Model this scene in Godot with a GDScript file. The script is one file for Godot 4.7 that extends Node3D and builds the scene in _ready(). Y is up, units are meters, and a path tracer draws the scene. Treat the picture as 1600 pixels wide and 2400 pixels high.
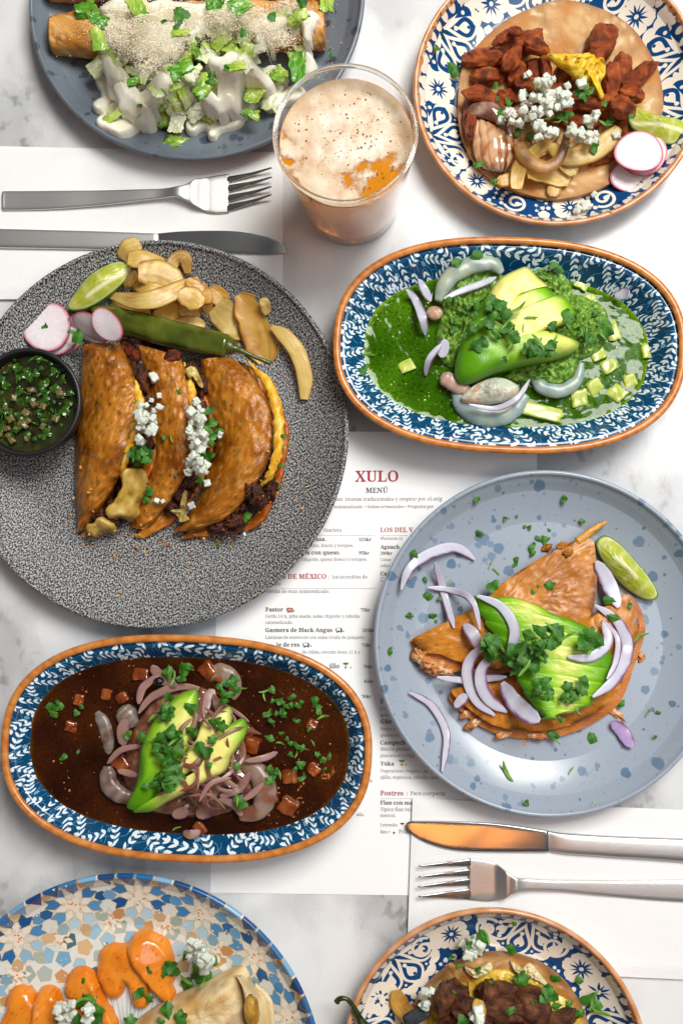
extends Node3D

const FOCAL := 2471.0          # photo pixels per unit of tan(angle)
var cam: Camera3D
var used := {}
var rng := RandomNumberGenerator.new()
var nz := FastNoiseLite.new()      # smooth lumps
var nf := FastNoiseLite.new()      # fractal detail
var nb := FastNoiseLite.new()      # cells, for blisters
var mats := {}

# ---------------------------------------------------------------- heights of what has been laid on the table so far (2 mm cells)
const HN := 400
const HC := 0.002
var hmap := PackedFloat32Array()

func cell(x: float, z: float) -> int:
	var i := clampi(int((x + 0.4) / HC), 0, HN - 1)
	var j := clampi(int((z + 0.4) / HC), 0, HN - 1)
	return j * HN + i

func ground(x: float, z: float, r := 1) -> float:
	var i := clampi(int((x + 0.4) / HC), r, HN - 1 - r)
	var j := clampi(int((z + 0.4) / HC), r, HN - 1 - r)
	var h := 0.0
	for b in range(-r, r + 1):
		for a in range(-r, r + 1):
			h = maxf(h, hmap[(j + b) * HN + i + a])
	return h

# a point of the table scene under a place in the photograph, at height h
func px(x: float, y: float, h := 0.0) -> Vector3:
	var d := cam.basis * Vector3((x - 800.0) / FOCAL, -(y - 1200.0) / FOCAL, -1.0)
	return cam.position + d * ((h - cam.position.y) / d.y)

func drop(x: float, y: float, r := 1) -> Vector3:
	var p := px(x, y, 0.02)
	for k in 4:
		p = px(x, y, ground(p.x, p.z, r))
	return p

func mm(pixels: float) -> float:      # a length read off the photograph, in metres
	return pixels / 3600.0

# ---------------------------------------------------------------- names and descriptions
func numbered(n: String) -> String:
	var k: int = used.get(n, -1) + 1
	used[n] = k
	return n if k == 0 else "%s_%03d" % [n, k]

func tag(o: Node3D, label: String, category: String, group := "", kind := "") -> Node3D:
	if label != "": o.set_meta("label", label)
	if category != "": o.set_meta("category", category)
	if group != "": o.set_meta("group", group)
	if kind != "": o.set_meta("kind", kind)
	return o

func thing(called: String, at: Vector3, label: String, category: String, group := "") -> Node3D:
	var o := Node3D.new()
	o.name = numbered(called)
	add_child(o, true)
	o.position = at
	tag(o, label, category, group)
	return o

# ---------------------------------------------------------------- mesh builder: vertices are given in table coordinates
class MB:
	var v := PackedVector3Array()
	var c := PackedColorArray()
	var t := PackedVector2Array()
	var i := PackedInt32Array()
	var open_sheet := false

	func grid(nu: int, nv: int, fp: Callable, fc = null, wrap := false, fuv = null, flip := false) -> void:
		var base := v.size()
		var cols := nu if wrap else nu + 1
		for b in nv + 1:
			var fv := float(b) / nv
			for a in cols:
				var fu := float(a) / nu
				var p: Vector3 = fp.call(fu, fv)
				v.push_back(p)
				c.push_back(fc.call(fu, fv, p) if fc != null else Color.WHITE)
				t.push_back(fuv.call(fu, fv, p) if fuv != null else Vector2(fu, fv))
		for b in nv:
			for a in nu:
				var p0 := base + b * cols + a
				var p1 := base + b * cols + (a + 1) % cols
				var p2 := p0 + cols
				var p3 := p1 + cols
				if flip:
					i.append_array([p0, p2, p1, p1, p2, p3])
				else:
					i.append_array([p0, p1, p2, p1, p3, p2])

	func mesh(origin: Vector3) -> ArrayMesh:
		var n := PackedVector3Array()
		n.resize(v.size())
		var mid := Vector3.ZERO
		for p in v: mid += p
		mid /= maxf(v.size(), 1)
		var vol := 0.0
		for k in range(0, i.size(), 3):
			var a := v[i[k]]
			var nn := (v[i[k + 2]] - a).cross(v[i[k + 1]] - a)
			if open_sheet: vol += nn.y
			else: vol += nn.dot(a - mid)
			n[i[k]] += nn
			n[i[k + 1]] += nn
			n[i[k + 2]] += nn
		var sgn := 1.0
		if vol < 0.0:
			sgn = -1.0
			for k in range(0, i.size(), 3):
				var q := i[k + 1]
				i[k + 1] = i[k + 2]
				i[k + 2] = q
		# weld the normals of vertices that lie on one spot
		var at := {}
		for k in v.size():
			var key := Vector3i((v[k] * 200000.0).round())
			at[key] = at.get(key, Vector3.ZERO) + n[k]
		for k in v.size():
			var s: Vector3 = at[Vector3i((v[k] * 200000.0).round())]
			n[k] = (s * sgn * 1e7).normalized() if s.length_squared() > 0.0 else Vector3.UP
		var w := PackedVector3Array()
		w.resize(v.size())
		for k in v.size(): w[k] = v[k] - origin
		var arr := []
		arr.resize(Mesh.ARRAY_MAX)
		arr[Mesh.ARRAY_VERTEX] = w
		arr[Mesh.ARRAY_NORMAL] = n
		arr[Mesh.ARRAY_COLOR] = c
		arr[Mesh.ARRAY_TEX_UV] = t
		arr[Mesh.ARRAY_INDEX] = i
		var m := ArrayMesh.new()
		m.add_surface_from_arrays(Mesh.PRIMITIVE_TRIANGLES, arr)
		return m

func lay(b: MB) -> void:      # note the heights of a shape
	for k in range(0, b.i.size(), 3):
		var p := b.v[b.i[k]]
		var q := b.v[b.i[k + 1]] - p
		var r := b.v[b.i[k + 2]] - p
		var n := clampi(int(maxf(maxf(absf(q.x), absf(q.z)), maxf(absf(r.x), absf(r.z))) / 0.0016), 0, 40)
		if n == 0:
			var s := p + (q + r) / 3.0
			var e := cell(s.x, s.z)
			if hmap[e] < s.y: hmap[e] = s.y
			continue
		for a in n + 1:
			for d in n + 1 - a:
				var s := p + q * (float(a) / n) + r * (float(d) / n)
				var e := cell(s.x, s.z)
				if hmap[e] < s.y: hmap[e] = s.y

# commits a shape as one named mesh. Top-level shapes stand at their own base.
func put(called: String, b: MB, m: Material, parent: Node3D = null, note := true) -> MeshInstance3D:
	if note: lay(b)
	var o := MeshInstance3D.new()
	var at := Vector3.ZERO
	if parent == null:
		var lo := b.v[0]
		var hi := b.v[0]
		for p in b.v:
			lo = lo.min(p)
			hi = hi.max(p)
		at = Vector3((lo.x + hi.x) / 2.0, lo.y, (lo.z + hi.z) / 2.0)
		o.mesh = b.mesh(at)
		o.position = at
		o.name = numbered(called)
		add_child(o, true)
	else:
		var up := Vector3.ZERO
		var q: Node = parent
		while q != self:
			up += q.position
			q = q.get_parent()
		o.mesh = b.mesh(up)
		o.name = called
		parent.add_child(o, true)
		if o.name != called:
			var k := 1
			while parent.has_node("%s_%03d" % [called, k]): k += 1
			o.name = "%s_%03d" % [called, k]
	o.material_override = m
	return o

# ---------------------------------------------------------------- materials
func lin(hex: String) -> Color:
	return Color(hex).srgb_to_linear()

func mat(called: String, rough := 0.5, extra := {}) -> StandardMaterial3D:
	if mats.has(called): return mats[called]
	var m := StandardMaterial3D.new()
	m.resource_name = called
	m.vertex_color_use_as_albedo = not extra.has("albedo_color") and not extra.has("albedo_texture")
	m.roughness = rough
	for k in extra: m.set(k, extra[k])
	mats[called] = m
	return m

func noise_tex(size: int, freq: float, kind := FastNoiseLite.TYPE_SIMPLEX_SMOOTH, octaves := 4, seed_ := 1, ramp: Gradient = null, warp := 0.0) -> NoiseTexture2D:
	var n := FastNoiseLite.new()
	n.noise_type = kind
	n.frequency = freq
	n.seed = seed_
	n.fractal_octaves = octaves
	n.fractal_type = FastNoiseLite.FRACTAL_FBM if octaves > 1 else FastNoiseLite.FRACTAL_NONE
	if warp > 0.0:
		n.domain_warp_enabled = true
		n.domain_warp_amplitude = warp
		n.domain_warp_frequency = freq * 1.7
	var t := NoiseTexture2D.new()
	t.width = size
	t.height = size
	t.seamless = true
	t.noise = n
	if ramp: t.color_ramp = ramp
	return t

func ramp(stops: Array) -> Gradient:
	var g := Gradient.new()
	var o := PackedFloat32Array()
	var c := PackedColorArray()
	for s in stops:
		o.push_back(s[0])
		c.push_back(Color(s[1]))
	g.offsets = o
	g.colors = c
	return g

# ---------------------------------------------------------------- shapes
# closed body turned round an upright axis: rows of (radius, height); squeezed by n for the oval dishes
func lathe(b: MB, c: Vector3, prof: Array, seg := 128, fc = null, fuv = null) -> void:
	var n := prof.size() - 1
	b.grid(seg, n, func(u, w):
		var q: Vector2 = prof[int(round(w * n))]
		var a: float = u * TAU
		return c + Vector3(cos(a) * q.x, q.y, sin(a) * q.x), fc, true, fuv)

# closed curve through control points (Catmull-Rom)
func smooth_loop(pts: Array, per := 6) -> Array:
	var out := []
	var n := pts.size()
	for k in n:
		var a: Vector2 = pts[(k + n - 1) % n]
		var b: Vector2 = pts[k]
		var c: Vector2 = pts[(k + 1) % n]
		var d: Vector2 = pts[(k + 2) % n]
		for s in per: out.append(b.cubic_interpolate(c, a, d, float(s) / per))
	return out

func smooth_path(pts: Array, n: int) -> Array:
	var out := []
	var m := pts.size() - 1
	for k in n + 1:
		var f := float(k) / n * m
		var e := mini(int(f), m - 1)
		var a: Vector3 = pts[maxi(e - 1, 0)]
		var b: Vector3 = pts[e]
		var c: Vector3 = pts[e + 1]
		var d: Vector3 = pts[mini(e + 2, m)]
		out.append(b.cubic_interpolate(c, a, d, f - e))
	return out

func curve(xs: Array, f: float) -> float:     # piecewise smooth profile over 0..1
	var m := xs.size() - 1
	var g := clampf(f, 0.0, 1.0) * m
	var e := mini(int(g), m - 1)
	var s := g - e
	return lerpf(xs[e], xs[e + 1], s * s * (3.0 - 2.0 * s))

# a body swept along a path; cross-section half width w(f), half height t(f), squareness k; fc(f, angle, p)
func sweep(b: MB, path: Array, w: Array, t: Array, fc = null, k := 2.0, seg := 12, rough := 0.0, side := Vector3.UP, grain := 220.0) -> void:
	var n := path.size() - 1
	b.grid(seg, n + 2, func(u, f):
		var r := clampi(int(round(f * (n + 2))) - 1, 0, n)
		var cap := 0.0 if (f == 0.0 or f == 1.0) else 1.0
		var g := float(r) / n
		var p: Vector3 = path[r]
		var d: Vector3 = (path[mini(r + 1, n)] - path[maxi(r - 1, 0)]).normalized()
		var s := d.cross(side).normalized()
		var up := s.cross(d)
		var a: float = u * TAU
		var ca := cos(a)
		var sa := sin(a)
		var q := p + s * (signf(ca) * pow(absf(ca), 2.0 / k) * curve(w, g) * cap) + up * (signf(sa) * pow(absf(sa), 2.0 / k) * curve(t, g) * cap)
		if rough > 0.0: q += (q - p) * rough * nf.get_noise_3dv(q * grain)
		return q,
		(func(u, f, p): return fc.call(clampf((f * (n + 2) - 1.0) / n, 0.0, 1.0), u * TAU, p)) if fc != null else null, true)

# a body over an outline (table points): top(f, p) gives its height above y0 where f runs from the rim 0 to the middle 1; flat below
func pillow(b: MB, outline: Array, y0, top: Callable, fc = null, rings := 10, belly := 0.0) -> void:
	var n := outline.size()
	var mid := Vector2.ZERO
	for p in outline: mid += p
	mid /= n
	b.grid(n, rings, func(u, w):
		var q: Vector2 = outline[int(round(u * n)) % n].lerp(mid, w)
		return Vector3(q.x, (y0 if y0 is float else y0.call(q)) + top.call(w, q), q.y),
		(func(u, w, p): return fc.call(w, p)) if fc != null else null, true)
	b.grid(n, 1, func(u, w):
		var q: Vector2 = outline[int(round(u * n)) % n]
		var y: float = y0 if y0 is float else y0.call(q)
		return Vector3(q.x + (mid.x - q.x) * 0.0002, y + (top.call(0.0, q) - 0.00003 if w == 0.0 else 0.0), q.y + (mid.y - q.y) * 0.0002),
		(func(_u, _w, p): return fc.call(0.0, p)) if fc != null else null, true, null, true)
	b.grid(n, 2, func(u, w):
		var q: Vector2 = outline[int(round(u * n)) % n].lerp(mid, w * 0.98 + 0.002)
		return Vector3(q.x, (y0 if y0 is float else y0.call(q)) - belly + 0.00003, q.y),
		(func(_u, _w, p): return fc.call(0.0, p)) if fc != null else null, true, null, true)

# an outline given in photo pixels, seen at height h, as table points
func flat(pts: Array, h: float, per := 5) -> Array:
	var a := []
	for p in pts:
		var q := px(p[0], p[1], h)
		a.append(Vector2(q.x, q.z))
	return smooth_loop(a, per) if per > 1 else a

# lumpy ellipsoid: axes along d (length), across and up
func blob(b: MB, c: Vector3, ax: Vector3, turn: float, amp: float, freq: float, fc = null, nu := 20, nv := 14, square := 2.0, seedv := 0.0) -> void:
	b.grid(nu, nv, func(u, w):
		var a: float = u * TAU
		var e: float = (w - 0.5) * PI
		var q := Vector3(cos(a) * cos(e), sin(e), sin(a) * cos(e))
		if square != 2.0:
			q = Vector3(signf(q.x) * pow(absf(q.x), 2.0 / square), signf(q.y) * pow(absf(q.y), 2.0 / square), signf(q.z) * pow(absf(q.z), 2.0 / square))
		q *= 1.0 + amp * nf.get_noise_3dv(q * freq + Vector3.ONE * (seedv * 17.3 + c.x * 3000.0))
		q = (q * ax).rotated(Vector3.UP, turn)
		return c + q, fc, true)

# box with rounded edges, slightly uneven
func rbox(b: MB, c: Vector3, half: Vector3, turn: float, tilt: float, edge: float, amp: float, fc: Callable, n := 6, seedv := 0.0) -> void:
	var bas := Basis(Vector3.UP, turn) * Basis(Vector3.RIGHT, tilt)
	var r := minf(half.x, minf(half.y, half.z)) * edge
	for f in 6:
		var ax := f / 2
		var sg := 1.0 if f % 2 else -1.0
		b.grid(n, n, func(u, w):
			var q := Vector3.ZERO
			q[ax] = sg
			q[(ax + 1) % 3] = (u * 2.0 - 1.0) * sg
			q[(ax + 2) % 3] = w * 2.0 - 1.0
			q *= half
			var core := Vector3(clampf(q.x, -half.x + r, half.x - r), clampf(q.y, -half.y + r, half.y - r), clampf(q.z, -half.z + r, half.z - r))
			var d := q - core
			if d.length() > 0.0: q = core + d.normalized() * r
			q *= 1.0 + amp * nz.get_noise_3dv(q / half * 0.8 + Vector3.ONE * (seedv + 0.5))
			return c + bas * q, func(u, w, p): return fc.call(f, w, p), false)

func mix3(a: Color, b: Color, c: Color, f: float) -> Color:
	return a.lerp(b, clampf(f * 2.0, 0.0, 1.0)).lerp(c, clampf(f * 2.0 - 1.0, 0.0, 1.0))

func n01(p: Vector3, freq: float) -> float:      # fractal noise, 0..1, freq in lumps per metre
	return clampf(0.5 + 0.75 * nf.get_noise_3dv(p * freq), 0.0, 1.0)

# ---------------------------------------------------------------- painting of flat print into textures
class Paint:
	var im: Image
	var w: int
	var h: int
	func _init(pw: int, ph: int, c: Color) -> void:
		w = pw
		h = ph
		im = Image.create_empty(w, h, false, Image.FORMAT_RGB8)
		im.fill(c)
	func poly(p: PackedVector2Array, c: Color) -> void:
		var lo := p[0].y
		var hi := p[0].y
		for q in p:
			lo = minf(lo, q.y)
			hi = maxf(hi, q.y)
		var n := p.size()
		for y in range(maxi(0, int(ceil(lo - 0.5))), mini(h - 1, int(floor(hi - 0.5))) + 1):
			var yy := y + 0.5
			var xs := []
			for k in n:
				var a := p[k]
				var b := p[(k + 1) % n]
				if (a.y <= yy) != (b.y <= yy): xs.append(a.x + (yy - a.y) / (b.y - a.y) * (b.x - a.x))
			xs.sort()
			for k in range(0, xs.size() - 1, 2):
				var x0 := int(round(xs[k]))
				var x1 := int(round(xs[k + 1]))
				if x1 > x0: im.fill_rect(Rect2i(x0, y, x1 - x0, 1), c)
	func disk(at: Vector2, r: float, c: Color, wob := 0.0, ph := 0.0) -> void:
		var p := PackedVector2Array()
		var n := clampi(int(r * 1.5), 8, 40)
		for k in n:
			var a := TAU * k / n
			p.push_back(at + Vector2(cos(a), sin(a)) * r * (1.0 + wob * sin(a * 3.0 + ph) + wob * 0.6 * sin(a * 5.0 + ph * 2.3)))
		poly(p, c)
	func stroke(pts: Array, wd: float, c: Color, taper := false) -> void:
		var n := pts.size()
		var l := PackedVector2Array()
		var r := PackedVector2Array()
		for k in n:
			var d: Vector2 = (pts[mini(k + 1, n - 1)] - pts[maxi(k - 1, 0)]).normalized().orthogonal()
			var ww := wd * 0.5 * (1.0 if not taper else (1.0 - 0.85 * float(k) / (n - 1)))
			l.push_back(pts[k] + d * ww)
			r.push_back(pts[k] - d * ww)
		r.reverse()
		l.append_array(r)
		poly(l, c)
	func petal(at: Vector2, ang: float, len: float, wd: float, c: Color, sharp := 0.6) -> void:
		var p := PackedVector2Array()
		var x := Vector2(cos(ang), sin(ang))
		var y := x.orthogonal()
		for k in 24:
			var f := float(k) / 12.0
			var s := 1.0 if k < 12 else -1.0
			var g := f if k < 12 else 2.0 - f
			p.push_back(at + x * len * g + y * s * wd * 0.5 * pow(sin(PI * pow(g, sharp)), 0.8))
		poly(p, c)
	func tex(mip := false) -> ImageTexture:
		return ImageTexture.create_from_image(im)

func _ready() -> void:
	# ---- camera: above the table, leaning a little towards the top of the picture
	cam = Camera3D.new()
	cam.name = "camera"
	cam.keep_aspect = Camera3D.KEEP_HEIGHT
	cam.fov = rad_to_deg(2.0 * atan(1200.0 / FOCAL))
	cam.near = 0.02
	cam.far = 20.0
	add_child(cam)
	cam.look_at_from_position(Vector3(0.0325, 0.7, 0.055), Vector3.ZERO, Vector3(0, 0, -1))
	# ---- the room's dim light and air
	var env := Environment.new()
	env.background_mode = Environment.BG_COLOR
	env.background_color = Color(0.84, 0.85, 0.87)
	env.background_energy_multiplier = 0.14
	env.tonemap_mode = Environment.TONE_MAPPER_LINEAR
	env.tonemap_exposure = 1.28
	env.sdfgi_enabled = true
	env.ssao_enabled = true
	env.ssil_enabled = true
	var we := WorldEnvironment.new()
	we.name = "surroundings"
	we.environment = env
	add_child(we)
	# ---- window light from the upper right, and a wide ceiling glow
	area_light("window_light", Vector3(0.64, 1.72, -0.90), Vector2(0.75, 0.8), 3.5, Color(1.0, 0.99, 0.965))
	area_light("skylight", Vector3(0.75, 1.3, -0.1), Vector2(0.7, 0.9), 0.5, Color(0.97, 0.985, 1.0))
	for s in [[0.05, 1.25, 0.45], [0.16, 1.25, 0.42], [-0.05, 1.25, 0.47]]: spot_lamp(Vector3(s[0], s[1], s[2]))
	nz.noise_type = FastNoiseLite.TYPE_SIMPLEX_SMOOTH
	nz.frequency = 1.0
	nf.noise_type = FastNoiseLite.TYPE_SIMPLEX_SMOOTH
	nf.frequency = 1.0
	nf.fractal_type = FastNoiseLite.FRACTAL_FBM
	nf.fractal_octaves = 4
	nb.noise_type = FastNoiseLite.TYPE_CELLULAR
	nb.frequency = 1.0
	nb.cellular_return_type = FastNoiseLite.RETURN_DISTANCE
	nb.cellular_jitter = 1.0
	rng.seed = 7
	hmap.resize(HN * HN)
	build_table()
	build_menu()
	build_napkin([[-60, 345], [664, 361], [664, 702], [-60, 704]], 4, "white folded paper napkin under the upper left fork and knife", 1)
	build_napkin([[966, 1868], [1680, 1902], [1680, 2296], [952, 2262]], 4, "white folded paper napkin under the lower right fork and knife", 1)
	build_cutlery()
	build_dishes()
	build_beer()

	food_f0()
	food_f1()
	food_f2()
	food_f3()
	food_f4()
	food_f5()
	food_f6()
	settle()

func area_light(called: String, at: Vector3, size: Vector2, energy: float, col: Color) -> void:
	var l := AreaLight3D.new()
	l.name = called
	l.area_size = size
	l.light_energy = energy
	l.light_color = col
	l.shadow_enabled = true
	l.area_range = 6.0
	l.area_normalize_energy = true
	add_child(l)
	l.look_at_from_position(at, Vector3(0, 0, 0), Vector3(0, 0, -1))

func spot_lamp(at: Vector3) -> void:
	var l := OmniLight3D.new()
	l.name = numbered("ceiling_lamp_light")
	l.light_energy = 0.022
	l.light_color = Color(1.0, 0.62, 0.28)
	l.light_size = 0.03
	l.shadow_enabled = true
	l.omni_range = 6.0
	add_child(l, true)
	l.position = at

# ================================================================ the table, papers and cutlery
func build_table() -> void:
	var b := MB.new()
	var y1 := -0.03
	var x := 0.42
	var z := 0.52
	b.grid(24, 30, func(u, w): return Vector3(lerpf(-x, x, u), 0.0, lerpf(-z, z, w)), null, false, func(u, w, _p): return Vector2(u, w))
	b.grid(4, 1, func(u, w):
		var k := int(round(u * 4)) % 4
		var sx: float = [-1.0, 1.0, 1.0, -1.0][k]
		var sz: float = [-1.0, -1.0, 1.0, 1.0][k]
		return Vector3(sx * x, lerpf(0.0, y1, w), sz * z), null, false, func(_u, _w, _p): return Vector2(0.01, 0.01))
	b.grid(1, 1, func(u, w): return Vector3(lerpf(-x, x, u), y1, lerpf(-z, z, w)), null, false, null, true)
	# marble: a pale ground, soft grey clouds, thin darker veins and specks
	var sz := 1536
	var cloud := FastNoiseLite.new()
	cloud.noise_type = FastNoiseLite.TYPE_SIMPLEX_SMOOTH
	cloud.frequency = 0.0035
	cloud.fractal_octaves = 5
	cloud.seed = 21
	cloud.domain_warp_enabled = true
	cloud.domain_warp_amplitude = 90.0
	cloud.domain_warp_frequency = 0.004
	var vein := FastNoiseLite.new()
	vein.noise_type = FastNoiseLite.TYPE_SIMPLEX_SMOOTH
	vein.fractal_type = FastNoiseLite.FRACTAL_RIDGED
	vein.frequency = 0.0042
	vein.fractal_octaves = 4
	vein.seed = 5
	vein.domain_warp_enabled = true
	vein.domain_warp_amplitude = 60.0
	vein.domain_warp_frequency = 0.006
	var spot := FastNoiseLite.new()
	spot.noise_type = FastNoiseLite.TYPE_SIMPLEX
	spot.frequency = 0.03
	spot.fractal_octaves = 3
	spot.seed = 77
	var i1 := cloud.get_image(sz, sz, false, false, false).get_data()
	var i2 := vein.get_image(sz, sz, false, false, false).get_data()
	var i3 := spot.get_image(sz, sz, false, false, false).get_data()
	var out := PackedByteArray()
	out.resize(sz * sz * 3)
	for k in sz * sz:
		var a := i1[k] / 255.0
		var v := smoothstep(0.80, 1.0, i2[k] / 255.0) * smoothstep(0.40, 0.8, a)
		var s := smoothstep(0.60, 0.85, i3[k] / 255.0) * smoothstep(0.45, 0.75, a)
		var g := 0.89 - 0.22 * smoothstep(0.25, 0.85, a) - 0.36 * v * v - 0.16 * s
		var q := int(g * 255.0)
		out[k * 3] = q
		out[k * 3 + 1] = mini(q + 1, 255)
		out[k * 3 + 2] = mini(q + 1 + int(4.0 * a), 255)
	var t := ImageTexture.create_from_image(Image.create_from_data(sz, sz, false, Image.FORMAT_RGB8, out))
	var o := put("marble_tabletop", b, mat("marble", 0.28, {albedo_texture = t, metallic_specular = 0.45}), null, false)
	tag(o, "white marble tabletop with soft grey veins under all the dishes", "table", "", "structure")

# a folded paper napkin: a stack of plies with rounded folds and an embossed border
func build_napkin(corners: Array, plies: int, label: String, fold_edge: int) -> void:
	var root := thing("paper_napkin", px((corners[0][0] + corners[2][0]) / 2.0, (corners[0][1] + corners[2][1]) / 2.0), label, "napkin", "white paper napkins under the cutlery")
	var p := []
	for c in corners: p.append(px(c[0], c[1]))
	var emb := noise_tex(256, 0.09, FastNoiseLite.TYPE_CELLULAR, 1, 4)
	var m := mat("napkin_paper", 0.95, {albedo_color = Color(0.925, 0.925, 0.925), heightmap_enabled = true, heightmap_texture = emb, heightmap_scale = 0.012, uv1_triplanar = true, uv1_world_triplanar = true, uv1_scale = Vector3.ONE * 45.0})
	for k in plies:
		var b := MB.new()
		var y := 0.0005 + 0.0007 * k
		var grow := -0.0016 * ((k * 7) % 3)
		var th := 0.00055
		b.grid(60, 40, func(u, w):
			var uu: float = clampf(u, 0.0, 1.0)
			var q: Vector3 = p[0].lerp(p[1], uu).lerp(p[3].lerp(p[2], uu), w)
			var mid: Vector3 = (p[0] + p[2]) / 2.0
			q += (q - mid).normalized() * grow
			var e := minf(minf(uu, 1.0 - uu) * 180.0, minf(w, 1.0 - w) * 100.0)
			q.y = y + th * minf(1.0, 0.2 + e) + 0.00035 * nz.get_noise_3d(q.x * 22.0, k * 3.0, q.z * 22.0)
			if k == plies - 1 and fold_edge > 0:
				var f: float = w if fold_edge == 1 else u
				q.y += 0.0004 * exp(-pow((f - 0.93) * 60.0, 2.0)) - 0.0004 * exp(-pow((f - 0.965) * 90.0, 2.0))
			return q)
		b.grid(60, 1, func(u, w):
			var q: Vector3 = p[3].lerp(p[2], u)
			return Vector3(q.x, y + th * (0.2 if w == 0.0 else -0.6), q.z))
		b.grid(40, 1, func(u, w):
			var q: Vector3 = p[1].lerp(p[2], u)
			return Vector3(q.x, y + th * (0.2 if w == 0.0 else -0.6), q.z))
		b.open_sheet = true
		put("ply", b, m, root)

func steel() -> StandardMaterial3D:
	return mat("steel", 0.2, {albedo_color = Color(0.66, 0.655, 0.65), metallic = 1.0})

# a bar of steel seen from above: two edges in photo pixels and a height profile
func bar(b: MB, top: Array, low: Array, ys: Array, th: Array, n := 40, dish := 0.0, k := 4.0) -> void:
	var a := []
	var c := []
	for q in top: a.append(px(q[0], q[1], 0.006))
	for q in low: c.append(px(q[0], q[1], 0.006))
	a = smooth_path(a, n)
	c = smooth_path(c, n)
	b.grid(24, n + 2, func(u, f):
		var r := clampi(int(round(f * (n + 2))) - 1, 0, n)
		var cap := 0.0 if (f == 0.0 or f == 1.0) else 1.0
		var g := float(r) / n
		var mid: Vector3 = (a[r] + c[r]) / 2.0
		var half: Vector3 = (a[r] - c[r]) / 2.0
		var ca := cos(u * TAU)
		var sa := sin(u * TAU)
		var s := signf(ca) * pow(absf(ca), 2.0 / k)
		var q := mid + half * s * cap
		q.y = curve(ys, g) + signf(sa) * pow(absf(sa), 2.0 / k) * curve(th, g) * 0.5 * cap + dish * (s * s)
		return q, null, true)

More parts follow.
